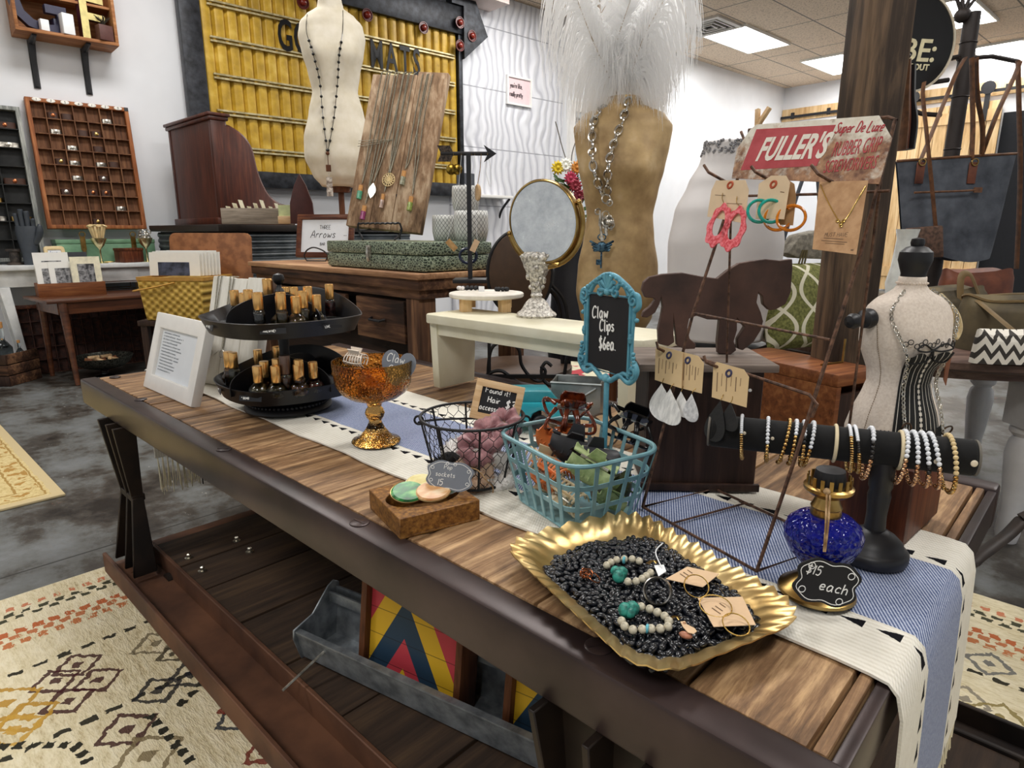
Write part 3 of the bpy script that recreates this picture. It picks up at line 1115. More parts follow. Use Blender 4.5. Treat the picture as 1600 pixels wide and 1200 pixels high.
def card(name,label,cat,pix,z,mt,th=0.0006,grp=None,tilt=0.0):
 P=[at(x,y,z)for x,y in pix]
 c=sum(P,Vector())/len(P)
 root=thing(name,label,cat,c,0,grp)
 MB().prism([(q.x-c.x,q.y-c.y)for q in P],0.0,th).build('card',mt,root)
 return root
ink=plain('brown_ink','#7a614a',0.7)
c1=card('earring_card','tan earring card with a gold hoop, upper of the two on the beans','earring card',[(1040,905),(1074,886),(1124,897),(1098,918)],BT+0.006,kraft,grp='earring cards on the beans')
c2=card('earring_card','tan earring card with two gold hoops, at the right of the beans','earring card',[(1090,935),(1160,933),(1181,977),(1115,980)],BT+0.006,kraft,grp='earring cards on the beans')
hoop=plain('gold_hoop','#d8b468',0.25,1.0)
for root,lst in((c1,[((1088,917),0.013,(0.4,-.5,.9))]),(c2,[((1118,948),0.016,(0.1,-.15,1)),((1150,977),0.013,(.3,-.2,1))])):
 for px,rr,ax in lst:
  q=at(*px,BT+0.008)-Vector(root.location)
  m=MB()
  m.ring((q.x,q.y,0.003),rr,0.0007,30,6,ax)
  m.build('hoop',hoop,root)
 m=MB()
 cc=root.children[0]
 k=0
 for yy in(-.008,-.002,.006):
  m.cbox((-.008,yy,.0009),(.012-.002*k,.0012,.0004),(0,0,R(-20)))
  k+=1
 m.build('printed_text',ink,root)
c3=card('price_tag','small white price tag on a loop beside the upper stone bracelet','tag',[(1022,884),(1037,883),(1041,893),(1029,901)],BT+.008,tagw)
q=at(1024,870,BT+.012)-Vector(c3.location)
MB().tube(spline([(0,.003,.001),(q.x,q.y,.01),(q.x+.002,q.y+.012,.018)],5),0.0008,5).build('loop',tagw,c3)
c4=card('price_tag','small tan price tag with a rounded end near the lower stone bracelet','tag',[(1063,972),(1070,971),(1073,976),(1085,982),(1089,987),(1084,991),(1075,989),(1067,980)],BT+.008,kraft)
MB().ring((-.006,.003,.001),.0012,.0003,10,4).build('eyelet',copper,c4)
p=at(1071,998,BT)
o=MB().ball((0,0,0),.0055,12,8,(1.2,.75,.6)).build('pink_bean',plain('pink_bean_skin','#b5785d',0.4,var=.2,scale=120),smooth=180)
o.location,o.rotation_euler=p+Vector((0,0,.004)),(0,0,.3)
tag(o,'single pinkish brown bean among the black ones near the tray front','bean')
# - block dish with agate discs
blk=two('gold_rubbed_wood','#5f3a18','#9c6d33',170,.45,.15,.35,.65,bump=.2,c='#c0924f')
bz=TOP+0.031
c=[at(587,762,bz),at(683,738,bz),at(754,785,bz),at(620,813,bz)]
cc=sum(c,Vector())/4
xa=((c[2]-c[3])+(c[1]-c[0])).normalized()
ba=math.atan2(xa.y,xa.x)
box_=thing('wooden_dish','square gold rubbed wooden block dish holding agate discs','dish',(cc.x,cc.y,TOP),ba)
hx,hy=(c[2]-c[3]).length/2*0.97,(c[0]-c[3]).length/2*0.98
nn=32
ov=[(0.058*math.cos(2*PI*k/nn),0.040*math.sin(2*PI*k/nn))for k in range(nn)]
def sqpt(a):
 x,y=math.cos(a),math.sin(a)
 f=1/max(abs(x)/hx,abs(y)/hy)
 return(x*f,y*f)
angs=sorted([2*PI*k/nn for k in range(nn)])
corner=math.atan2(hy,hx)
for ca in(corner,PI-corner,PI+corner,2*PI-corner):
 k=min(range(nn),key=lambda i:abs(angs[i]-ca))
 angs[k]=ca
sq=[sqpt(a)for a in angs]
ov=[(0.057*math.cos(a),0.041*math.sin(a))for a in angs]
m=MB()
m.ringprism(sq,ov,0.003,0.031)
m.prism(sq,0.0,0.004)
m.build('block',blk,box_,bevel=0.0008,seg=1)
agates=[('agate_disc','dark green agate disc leaning in the wooden dish',(-0.026,-0.006,0.043),(0.42,0.02,0.15),'#123f22','#2f8a45','#9fd27a'),('agate_disc','peach orange agate disc in front in the wooden dish',(0.008,-0.018,0.041),(0.34,-0.05,-0.05),'#c0834f','#dcae7c','#efd9b6'),('agate_disc','pale mint green agate disc at the right of the wooden dish',(0.038,0.002,0.040),(0.5,-0.12,0.1),'#6fa58c','#a9cdb4','#e4efe6'),('agate_disc','pale yellow agate disc at the back of the wooden dish',(0.006,0.018,0.040),(0.45,0.02,0.2),'#cdb765','#e3d58e','#f0e8bb')]
for i,(nm,lb,loc,rt,a_,b_,c_)in enumerate(agates):
 mt=MT('agate_%d'%i,b_,0.3,spec=0.35)
 n_=mt.noise(26,4,(1,3,1))
 mt.col(mt.ramp(n_,[(0.33,a_),(0.52,b_),(0.7,c_)]))
 MATS['agate_%d'%i]=mt
 root=thing(nm,lb,'phone grip',group='agate discs in the wooden dish')
 M=Matrix.Translation((cc.x,cc.y,TOP))@Matrix.Rotation(ba,4,'Z')@Matrix.Translation(loc)@Euler(rt).to_matrix().to_4x4()
 put(root,M)
 m=MB()
 m.M=Matrix.Diagonal((1.25,0.95,1,1))
 m.lathe([(0.0,-.0032),(0.0195,-.0032),(0.0215,-.001),(0.0215,.001),(0.0195,.0032),(0,.0034)],32)
 m.build('stone',mt,root)
 m=MB()
 m.M=Matrix.Diagonal((1.25,0.95,1,1))
 m.ring((0,0,-0.0005),0.0216,0.0009,32,6)
 m.build('rim',gold_metal if i<2 else white_paint,root)
def plaque(name,label,cat,corners,outline,mt,lines,th=0.002,scroll=True,grp=None,ink_=None,up=None):
 """flat shaped sign: corners = bottom left, bottom right and top left points in the world; outline in unit square"""
 bl,br,tl=(Vector(q)for q in corners)
 M=flatm(bl,br-bl,tl-bl)
 W,H=(br-bl).length,(tl-bl).length
 root=thing(name,label,cat,group=grp)
 put(root,M)
 m=MB()
 m.prism([(x*W,y*H)for x,y in outline],0,th)
 m.build('panel',mt,root)
 m=MB()
 for(tx,x,y,h,w)in lines:
  script(m,tx,x*W,y*H,h*H,w,z=th+0.0002,r=h*H*0.062)
 m.build('handwriting',ink_ or chalk,root)
 if scroll:
  m=MB()
  P=[(0.5*W+(x-.5)*W*.9,.5*H+(y-.5)*H*.88,th+0.0002)for x,y in outline]
  m.tube(P,min(W,H)*0.009,4,True,0.5)
  if scroll>1:
   for x,y in((.12,.3),(.12,.72),(.88,.3),(.88,.72),(.42,.9),(.58,.9)):
    m.ring((x*W,y*H,th+.0002),min(W,H)*.05,min(W,H)*.009,12,4)
  m.build('scroll_border',ink_ or chalk,root)
 return root,W,H
def fancy(n=48,b=0.07):
 """bracket shaped outline"""
 out=[]
 for k in range(n):
  a=2*PI*k/n
  x,y=math.cos(a),math.sin(a)
  f=(abs(x)**3.2+abs(y)**3.2)**(-1/3.2)
  f*=1-b*(math.cos(8*a)*0.5+0.5)+b*0.4*math.cos(4*a+PI)
  out.append((0.5+0.5*x*f,0.5+0.5*y*f))
 return out
gray_sign=plain('slate_grey_card','#7c828c',0.6,var=0.03)
d0=hgt
pb=at(712,770,TOP+.035)
dist=math.hypot(pb.x,pb.y)
D0=Vector((pb.x,pb.y,0)).dot(Vector((math.cos(YAW),math.sin(YAW),0)))
bl,br,tl=far(663,762,D0),far(737,772,D0-.004),far(663,715,D0+.012)
s1,W_,H_=plaque('price_sign','grey scroll edged sign reading pop sockets behind the agate discs','sign',(bl,br,tl),fancy(),gray_sign,[('Pop',.36,.72,.14,1),('sockets',.2,.46,.15,1),('15',.26,.16,.2,1)],scroll=2)
q=[Vector((W_*.8,H_*.85,-.002)),Vector((W_*1.05,H_*.8,-.006)),Vector((W_*1.25,H_*.5,-.012)),Vector((W_*1.4,H_*.28,-.02)),Vector((W_*1.42,H_*.05,-.03))]
MB().tube(spline(q,6),0.0011,5).build('twine_loop',twine,s1)
# - amber compote
amber=glass('amber_glass','#eab05a',0.05,1.3)
n_=amber.voro(210)
amber.bump(n_,0.5,0.002)
gp=at(588,690,RT)
gob=thing('compote_glass','amber pressed glass compote on a tall stem, full of clips','glass bowl',(gp.x,gp.y,RT))
m=MB()
m.lathe([(0.0,0.0),(0.044,0.0),(0.046,0.003),(0.044,0.006),(0.032,0.010),(0.027,0.016),(0.019,0.026),(0.013,0.038),(0.0115,0.044),(0.016,0.050),(0.0185,0.058),(0.016,0.066),(0.0125,0.070),(0.0145,0.077),(0.02,0.081),(0.045,0.089),(0.060,0.100),(0.069,0.116),(0.0715,0.134),(0.0735,0.138),(0.0725,0.143),(0.0735,0.160),(0.0712,0.160),(0.0700,0.142),(0.0690,0.133),(0.0660,0.117),(0.0570,0.103),(0.0430,0.0925),(0.0,0.087)],56)
m.build('glass_body',amber,gob,smooth=60)
gob.scale=(1.05,1.05,1.03)
hb=far(575,600,D0*0+Vector((gp.x,gp.y,0)).dot(Vector((math.cos(YAW),math.sin(YAW),0)))-0.0)
gd=Vector((gp.x,gp.y,0)).dot(Vector((math.cos(YAW),math.sin(YAW),0)))
def heart(n=40):
 out=[]
 for k in range(n):
  t=2*PI*k/n
  out.append((0.5+0.5*math.sin(t)**3,0.55+(13*math.cos(t)-5*math.cos(2*t)-2*math.cos(3*t)-math.cos(4*t))/33))
 return out
bl,br,tl=far(588,610,gd+.005),far(640,622,gd-.02),far(600,537,gd+.025)
plaque('heart_sign','grey heart shaped sign reading claw clips, standing in the amber compote','sign',(bl,br,tl),heart(),gray_sign,[('Claw',.14,.66,.17,.9),('Clip',.22,.42,.17,.9),('$',.3,.18,.18,.9)],scroll=0)
# claw clips: spine, two toothed jaws and two finger tabs
def claw(label,M,mt,w=0.05,grp=None,wave=0.0,tab=True):
 root=thing('claw_clip',label,'hair clip',group=grp)
 put(root,M)
 jaw=[]
 for s_ in(-1,1):
  m=MB()
  nt=7
  for k in range(nt):
   x=-w*.46+w*.92*k/(nt-1)
   sp=[(x*.8,0.002*s_,.004),(x*.95,s_*w*.30,-w*.06),(x,s_*w*.34,-w*.28),(x,s_*w*.14,-w*.50)]
   m.tube(spline(sp,4),[w*.035]*13 if False else w*.036,5,flat=.7)
  m.tube(spline([(-w*.5,s_*w*.33,-w*.22),(0,s_*w*.36,-w*.26),(w*.5,s_*w*.33,-w*.22)],5),w*.045,6,flat=.6)
  m.tube(spline([(-w*.42,s_*w*.14,0),(0,s_*w*.16,.002),(w*.42,s_*w*.14,0)],5),w*.05,6,flat=.6)
  m.build('jaw',mt,root)
  if tab:
   m=MB()
   m.sheet(lambda u,v:((u-.5)*w*(.42+.2*v),s_*(w*.05+v*w*.12),v*w*.34),4,4,w*.05)
   m.build('finger_tab',mt,root)
 MB().tube([(-w*.3,0,.003),(w*.3,0,.003)],w*.05,8).build('hinge',silver,root)
 return root
cream_pl=plain('cream_plastic','#ecdfd0',0.35,var=.02)
tanpl=plain('tan_plastic','#a86a3c',0.3,var=.05)
cp=far(555,552,gd)
claw('cream square claw clip hooked on the rim of the amber compote',Matrix.Translation(cp+Vector((0,0,-.004)))@Euler((0.25,.1,YAW-PI/2-.3)).to_matrix().to_4x4(),cream_pl,0.040)
for k,(dx,dy,lb)in enumerate(((-.025,0.0,'amber brown claw clip at the left inside the amber compote'),(.02,-.02,'amber brown claw clip below the heart sign inside the compote'),(.012,.03,'amber brown claw clip at the back inside the compote'))):
 claw(lb,Matrix.Translation((gp.x+dx,gp.y+dy,RT+.118))@Euler((rnd.uniform(-.6,.6),.2,k*1.1)).to_matrix().to_4x4(),tanpl,.042,'clips inside the amber compote')
# - white photo frame and the whitewashed board behind it
fl_,fr_=at(228,604),at(303,637)
fz=TOP
ex=(fr_-fl_)
ang=math.atan2(ex.y,ex.x)
Wf=ex.length
frame=thing('photo_frame','white picture frame with a page of text leaning on the table corner','picture frame',fl_,ang)
lean=R(-17)
Mf=Matrix.Rotation(lean,4,'X')
Hf=0.208
def fb():
 m=MB()
 m.M=Mf.copy()
 return m
bw=0.040
m=fb()
m.M=Mf@Matrix.Rotation(PI/2,4,'X')
m.ringprism([(0,0),(Wf,0),(Wf,Hf),(0,Hf)],[(bw,bw),(Wf-bw,bw),(Wf-bw,Hf-bw),(bw,Hf-bw)],-0.016,0.008)
m.build('moulding',white_paint,frame,bevel=0.003)
fb().box(.012,Wf-.012,.006,.017,.012,Hf-.012).build('backboard',plain('grey_board','#8d8a86',0.8),frame)
fb().box(bw-.002,Wf-bw+.002,.002,.004,bw-.002,Hf-bw+.002).build('printed_page',plain('page_paper','#dfe4ea',0.35,var=.01),frame)
m=MB()
m.M=Mf@Matrix.Rotation(PI/2,4,'X')
for k in range(13):
 y=Hf-bw-.012-k*(Hf-2*bw-.02)/13
 script(m,''.join(rnd.choice('aceilnorstuvw ')for _ in range(rnd.choice((26,30,33,22)))),bw+.012,y,.0046,1.42,r=.0004,z=-.0016)
m.build('text_lines',plain('grey_ink','#6f7580',0.7),frame)
m=fb()
m.beam((Wf*.5,.016,Hf*.6),(Wf*.5,.075,.02),.02,.003)
m.build('easel_leg',white_paint,frame)
wwash=wood('whitewashed_planks','#d0ccc0','#e4e1d7','#eeece4','z',1.1,0.8,0.2)
b0=at(305,615)
wb=thing('jewelry_board','whitewashed wooden board hung with fine chains behind the white frame','display board',(b0.x+.01,b0.y+.075,RT),ang+R(14))
Mw=Matrix.Rotation(R(-15),4,'X')
for k in range(3):
 m=MB()
 m.M=Mw.copy()
 m.box(-.105+.07*k+.001,-.105+.07*(k+1)-.001,0,.03,0.0,.298-.004*(k%2))
 m.build('board_plank',wwash,wb,bevel=.003)
m=MB()
m.M=Mw.copy()
for x in(-.08,-.03):
 m.tube([(x,-.002,.296),(x+.004,-.0025,.16),(x+.002,-.002,.06)],.0014,5)
 m.tube([(x+.014,-.002,.296),(x+.010,-.0025,.16),(x+.004,-.002,.06)],.0014,5)
chain_mt=two('fine_chain','#5b584e','#b9b3a0',900,.35,.9,bump=.5)
o=m.build('necklaces',chain_mt)
bpy.data.objects.remove(o)
for k,x in enumerate((-.08,-.03)):
 root=thing('necklace',('fine silver chain necklace at the left of the whitewashed board','fine silver chain necklace with a ring pendant on the whitewashed board')[k],'necklace',group='chains on the whitewashed board')
 root.location,root.rotation_euler=wb.location,wb.rotation_euler
 m=MB()
 m.M=Mw.copy()
 m.tube(spline([(x,-.003,.297),(x+.004,-.0035,.18),(x+.005,-.003,.10),(x+.009,-.0035,.18),(x+.014,-.003,.297)],10),.0015,5)
 m.tube([(x,-.003,.297),(x,.012,.3),(x+.014,.012,.3),(x+.014,-.003,.297)],.0013,5)
 m.build('chain',chain_mt,root)
 m=MB()
 m.M=Mw.copy()
 m.ring((x+.005,-.004,.086),.010,.0012,20,6,(0,1,0))
 if k:
  m.tube([(x-.008,-.004,.094),(x-.03,-.004,.078)],.0012,5)
 m.build('pendant',silver,root)
# - two tier tray with perfume bottles
sp=at(452,640,TOP)
st=thing('tiered_tray','black two tier metal tray on a round beaded foot, filled with perfume bottles','tiered tray',(sp.x,sp.y,RT),YAW-PI/2)
blackmetal=plain('black_enamel','#0f0f13',0.42,.1,var=.15,scale=60,bump=.04)
m=MB()
m.lathe([(0.0,0),(.098,0),(.1,.004),(.098,.012),(.09,.018),(.082,.022),(.075,.034),(.06,.04),(.0,.042)],48)
m.build('foot',blackmetal,st)
m=MB()
for k in range(60):
 a=2*PI*k/60
 m.ball((.0915*math.cos(a),.0915*math.sin(a),.018),.0042,6,5)
m.build('beading',blackmetal,st)
TZ=(0.052,0.199)
TR=(0.176,0.186)
def tr_r(a,r0,i):
 f=abs(math.sin(2*a+(0.0 if i else .15)))
 return r0*(1.0-0.10*f**1.2)*(0.97 if i==0 else 1)
for i in(0,1):
 m=MB()
 N_=96
 r0=TR[i]
 rows=[]
 for(f,z)in((0.0,-.002),(.86,-.002),(.9,-.014),(.985,.018),(1.0,.021),(.985,.022),(.972,.018),(.89,.003),(.0,.002)):
  rows.append([(tr_r(2*PI*k/N_,r0,i)*f*math.cos(2*PI*k/N_),tr_r(2*PI*k/N_,r0,i)*f*.92*math.sin(2*PI*k/N_),TZ[i]+z+(.012*max(0,math.cos(4*(2*PI*k/N_)+PI))*0 if f>.95 else 0)+(.050*max(0,math.sin(2*PI*k/N_))**1.5 if f>.95 else 0))for k in range(N_)])
 vs_=[p for r_ in rows for p in r_]
 fs_=[]
 for q in range(len(rows)-1):
  for k in range(N_):
   k2=(k+1)%N_
   fs_.append((q*N_+k,q*N_+k2,(q+1)*N_+k2,(q+1)*N_+k))
 m.add(vs_,fs_)
 m.build('tray',blackmetal,st,smooth=50)
 for a in(R(80),R(-122),R(-32))if i==0 else(R(85),R(-118),R(-38)):
  m=MB()
  prof=[(0,.0),(.15,0),(.15,.016)]+[(.15*math.cos(t),.016+.050*math.sin(t)**.8)for t in[PI/2*k/10 for k in range(1,10)]]+[(0,.068)]
  m.M=Matrix.Translation((0,0,TZ[i]+.004))@Matrix.Rotation(a,4,'Z')@Matrix.Rotation(PI/2,4,'X')
  m.prism(prof,-.0012,.0012)
  m.build('divider',blackmetal,st)
m=MB()
m.lathe([(.013,.04),(.013,.1),(.011,.14),(.014,.19),(.012,.2),(.009,.27),(.011,.274),(.006,.282),(.005,.288),(.011,.294),(.0135,.302),(.011,.311),(0,.315)],20)
m.build('post',blackmetal,st)
for i,txt,a,w in((1,'KAREWINE!',R(-78),.0045),(1,'OUT VIBES',R(-140),.0045),(1,'LOVE',R(-32),.0045),(0,'* BOMB',R(-100),.0045),(0,'VIBES',R(-150),.004)):
 r_=tr_r(a,TR[i],i)
 mm=Matrix.Translation((r_*.962*math.cos(a),r_*.92*.962*math.sin(a),TZ[i]+.006))@Matrix.Rotation(a+PI/2,4,'Z')@Matrix.Rotation(PI/2-.22,4,'X')
 m=MB()
 m.M=mm
 m.box(-.026,.026,-.006,.006,-.0006,.0006)
 sk=m.build('label_strip',black_paint,st)
 m=MB()
 m.M=mm
 script(m,txt,-.021,-.0022,.0046,1.0,r=.0005,z=.0008,sl=0)
 m.build('label_text',chalk,st)
capg=plain('bottle_gold_cap','#f0bb74',.24,.9,var=.01)
capd=plain('bottle_dark_cap','#6e5a50',.3,.8)
clear=glass('bottle_glass','#f3efe4',.01,1.45)
petal={}
for nm,a_,b_ in(('yellow','#b08a2c','#e8c860'),('red','#6a1020','#c23a3a'),('dark','#111118','#33333f'),('amber','#6e3a18','#cf7a30'),('green','#8a8a4a','#cfc88a')):
 petal[nm]=two('oil_'+nm,a_,b_,120,.25,0,.35,.6,bump=.3)
def bottle(kind,oil,cap):
 root=thing('perfume_bottle','','perfume bottle')
 m=MB()
 if kind=='round':
  pr=[(0,0),(.017,0),(.0215,.005),(.0235,.013),(.021,.022),(.013,.029),(.0085,.033),(.0085,.037)]
 elif kind=='flask':
  pr=[(0,0),(.013,0),(.0165,.004),(.0175,.012),(.015,.022),(.0095,.03),(.0085,.037)]
 else:
  pr=[(0,0),(.0115,0),(.0125,.002),(.0125,.036),(.0105,.041),(.0085,.043),(.0085,.047)]
 m.lathe(pr,18)
 m.build('glass_body',clear,root)
 m=MB()
 ins_=[(r*.86,z*.8+.002)for r,z in pr[:-2]]
 m.lathe([(0,.002)]+ins_[1:]+[(0,ins_[-1][1])],14)
 m.build('petals_and_oil',petal[oil],root)
 m=MB()
 z0=pr[-1][1]-.004
 m.lathe([(0,z0),(.0098,z0),(.0103,z0+.002),(.0103,z0+.034),(.0095,z0+.036),(0,z0+.036)],18)
 m.build('cap',capg if cap else capd,root)
 return root
protos={}
def place_bottle(kind,oil,px,py,tier,label,cap=1,sc=1.0):
 key=(kind,oil,cap)
 hh={'round':.069,'flask':.069,'tall':.079}[kind]*sc
 p=at(px,py,RT+TZ[tier]+.005+hh)
 p.z=RT+TZ[tier]+.0045
 v=Vector((p.x-sp.x,p.y-sp.y))
 if v.length>.128:
  v*=.128/v.length
  p.x,p.y=sp.x+v.x,sp.y+v.y
 if key not in protos:
  protos[key]=bottle(kind,oil,cap)
  o=protos[key]
  o.location=p
  o.rotation_euler=(0,0,rnd.uniform(0,6))
  o['label']=label
  o.scale=(sc,)*3
 else:
  o=dup(protos[key],p,(0,0,rnd.uniform(0,6)),label,scale=sc)
 o['group']='perfume bottles on the %s tier'%('lower','upper')[tier]
U,Lw=1,0
BOT=[('flask','dark',339,452,U,'dark perfume bottle with gold cap alone at the left of the upper tier'),('round','dark',380,457,U,'round dark perfume bottle with gold cap, front of the left group on the upper tier'),('tall','dark',387,452,U,'dark perfume bottle with gold cap behind the front one in the upper left group'),('tall','dark',399,457,U,'dark perfume bottle with gold cap against the upper left divider'),('round','yellow',437,462,U,'round yellow petal perfume bottle, front left of the middle section on the upper tier'),('round','yellow',469,464.6,U,'round yellow petal perfume bottle, front centre of the upper tier'),('tall','yellow',438,456,U,'yellow perfume bottle just behind the front left round one on the upper tier'),('tall','yellow',458,448,U,'tall yellow perfume bottle with gold cap in the middle of the upper tier'),('tall','green',480,447,U,'tall greenish perfume bottle right of the middle group on the upper tier'),('tall','yellow',472,454,U,'perfume bottle at the back of the middle group on the upper tier'),('flask','yellow',505,461,U,'small yellow petal perfume bottle at the right of the middle section on the upper tier'),('tall','red',536,442,U,'clear perfume bottle with red petals at the right end of the upper tier'),('tall','amber',413,434,U,'tall amber perfume bottle at the back left of the upper tier',1,1.15),('tall','amber',428,432,U,'tall amber perfume bottle beside the knob on the upper tier',1,1.1),('tall','dark',417,424,U,'perfume bottle with a dark cap at the back left of the upper tier',0,1.1)]
for k,(x,y)in enumerate(((457,428),(463,435),(473,440),(478,433),(485,436),(497,434))):
 BOT.append(('flask','green',x,y,U,'short perfume bottle in the back section of the upper tier, %s'%('beside the knob','second from the knob','third from the knob','fourth from the knob','fifth from the knob','farthest right')[k]))
BOT+=[('round','amber',344,554,Lw,'amber perfume bottle at the left end of the lower tier'),('tall','amber',354,549,Lw,'tall amber perfume bottle second from the left on the lower tier'),('tall','green',363,550,Lw,'tall dark perfume bottle third from the left on the lower tier'),('round','green',397,573,Lw,'clear perfume bottle at the front left of the lower middle section'),('round','amber',412,564,Lw,'orange petal perfume bottle behind the front left one on the lower tier'),('round','green',427,574,Lw,'clear perfume bottle at the front centre of the lower tier'),('tall','amber',432,560,Lw,'perfume bottle at the back of the lower middle section'),('tall','amber',444,555,Lw,'tall perfume bottle with a dark cap in the middle of the lower tier',0,1.12),('round','amber',466,570,Lw,'round amber perfume bottle right of the dark capped one on the lower tier'),('tall','amber',474,567,Lw,'tall amber perfume bottle behind the round one at the right of the lower tier'),('round','red',488,565,Lw,'perfume bottle with red petals at the right of the lower tier'),('flask','green',402,546,Lw,'small perfume bottle at the back of the lower tier, left of the post'),('flask','amber',427,536,Lw,'small perfume bottle at the back of the lower tier, under the upper tray')]
for b_ in BOT:
 place_bottle(*b_)
#  on the long table, middle
_N2=Vector((math.cos(YAW),math.sin(YAW),0))
def dep(p):
 return _N2.dot(Vector((p[0],p[1],0)))
blackwire=plain('black_wire','#17171a',0.5,.3)
def fuzz_torus(m,R0,r0,n=26,k=10,spikes=0,amp=.25,seed=1):
 q=random.Random(seed)
 rows=[]
 for i in range(n):
  a=2*PI*i/n
  rr=r0*(1+amp*q.uniform(-1,1))
  zz=q.uniform(-.2,.2)*r0
  for j in range(k):
   b=2*PI*j/k
   w=rr*(1+.16*q.uniform(-1,1))
   rows.append(((R0+w*math.cos(b))*math.cos(a),(R0+w*math.cos(b))*math.sin(a),w*math.sin(b)+zz))
 fs_=[(i*k+j,((i+1)%n)*k+j,((i+1)%n)*k+(j+1)%k,i*k+(j+1)%k)for i in range(n)for j in range(k)]
 m.add(rows,fs_)
 for s_ in range(spikes):
  a,b=q.uniform(0,2*PI),q.uniform(0,2*PI)
  d=Vector((math.cos(b)*math.cos(a),math.cos(b)*math.sin(a),math.sin(b)))
  c=Vector((R0*math.cos(a),R0*math.sin(a),0))+d*r0*.8
  t=Vector((q.uniform(-1,1),q.uniform(-1,1),q.uniform(-1,1)))*.003
  e=c+d*r0*.55+t
  u=d.orthogonal().normalized()*.0011
  m.add([c+u,c-u,e],[(0,1,2)])
# - round wire basket of scrunchies
wc=Vector((-0.743,0.688,RT))
wbk=thing('wire_basket','round black wire basket with chicken wire sides, filled with scrunchies','basket',wc,YAW-PI/2)
R1,R0_,HB=0.085,0.060,0.112
def cone(a,z):
 r_=R0_+(R1-R0_)*z/HB
 return(r_*math.cos(a),r_*math.sin(a),z)
m=MB()
m.ring((0,0,HB),R1,.0024,48,8)
m.build('rim',blackwire,wbk)
MB().ring((0,0,.005),R0_,.0024,40,8).build('base_ring',blackwire,wbk)
for k in range(8):
 a=2*PI*k/8+.2
 MB().tube([cone(a,0.004),cone(a,HB)],.0018,6).build('upright',blackwire,wbk)
m=MB()
nh,rows_=26,7
dz=HB/rows_
for j in range(rows_+1):
 for k in range(nh):
  a=2*PI*(k+.5*(j%2))/nh
  da=2*PI/nh
  z=j*dz
  top=min(HB,z+dz*.62)
  if j<rows_:
   m.tube([cone(a,max(.003,z+dz*.18)),cone(a,top)],.0006,4)
   m.tube([cone(a,top),cone(a+da/2,min(HB,z+dz*1.18))],.0006,4)
   m.tube([cone(a,top),cone(a-da/2,min(HB,z+dz*1.18))],.0006,4)
m.build('chicken_wire',blackwire,wbk)
m=MB()
for k in range(7):
 x=-.05+.1*k/6
 L_=math.sqrt(max(0,R0_**2-x*x))
 m.tube([(x,-L_,.005),(x,L_,.005)],.0007,4)
m.build('wire_floor',blackwire,wbk)
m=MB()
m.tube([(-(R1+.003)*math.cos(t),(R1+.006)*math.sin(t),HB-.012-.02*math.sin(t))for t in[PI*k/24 for k in range(25)]],.0021,6)
m.ring((-R1-.003,0,HB-.008),.007,.002,14,6,(0,1,0))
m.ring((R1+.003,0,HB-.008),.007,.002,14,6,(0,1,0))
m.build('handle',blackwire,wbk)
plush={'black':plain('black_plush','#141416',.95,var=.2),'white':plain('white_plush','#e9e6e3',.95,var=.04),'beige':plain('beige_plush','#cdb098',.95,var=.08)}
velvet=two('dusty_rose_velvet','#74434a','#c08a8e',60,.5,0,.3,.7,bump=.6,Sheen_Weight=.6)
SCR=[('black',(-.036,-.03,.022),(.9,.3,0),'black fuzzy scrunchie low at the left of the wire basket'),('white',(-.018,.022,.040),(.3,.2,0),'white fuzzy scrunchie at the back left of the wire basket'),('white',(.040,-.022,.022),(1.0,-.2,.4),'white fuzzy scrunchie low at the right of the wire basket'),('beige',(.002,-.03,.024),(.9,0,0),'beige fuzzy scrunchie low in the middle of the wire basket')]
for i,(c_,loc,rt,lb)in enumerate(SCR):
 m=MB()
 fuzz_torus(m,.022,.0125,26,9,900,.12,i)
 o=m.build('scrunchie',plush[c_],smooth=180)
 o.location=wc+Matrix.Rotation(YAW-PI/2,3,'Z')@Vector(loc)
 o.rotation_euler=(rt[0],rt[1],YAW-PI/2+rt[2])
 tag(o,lb,'scrunchie','scrunchies in the wire basket')
for i,(loc,rt,lb)in enumerate((((.008,-.018,.062),(.9,.3,.2),'dusty pink velvet scrunchie in the middle of the wire basket'),((.028,.0,.080),(.7,-.2,0),'dusty pink velvet scrunchie on top at the front of the chalk sign'),((.05,.012,.092),(.5,-.6,.4),'dusty pink velvet scrunchie lying over the right rim of the wire basket'))):
 m=MB()
 n=60
 q=random.Random(40+i)
 rows=[]
 for a_ in range(n):
  a=2*PI*a_/n
  w=.013*(1+.16*math.sin(a*9+q.uniform(-.4,.4))+.16*q.uniform(-1,1))
  for j in range(10):
   b=2*PI*j/10
   rows.append(((.021+w*math.cos(b))*math.cos(a),(.021+w*math.cos(b))*math.sin(a),w*.8*math.sin(b)+.003*math.sin(a*7)))
 m.add(rows,[(x*10+j,((x+1)%n)*10+j,((x+1)%n)*10+(j+1)%10,x*10+(j+1)%10)for x in range(n)for j in range(10)])
 o=m.build('scrunchie',velvet,smooth=180)
 o.location=wc+Matrix.Rotation(YAW-PI/2,3,'Z')@Vector(loc)
 o.rotation_euler=(rt[0],rt[1],YAW-PI/2+rt[2])
 tag(o,lb,'scrunchie','scrunchies in the wire basket')
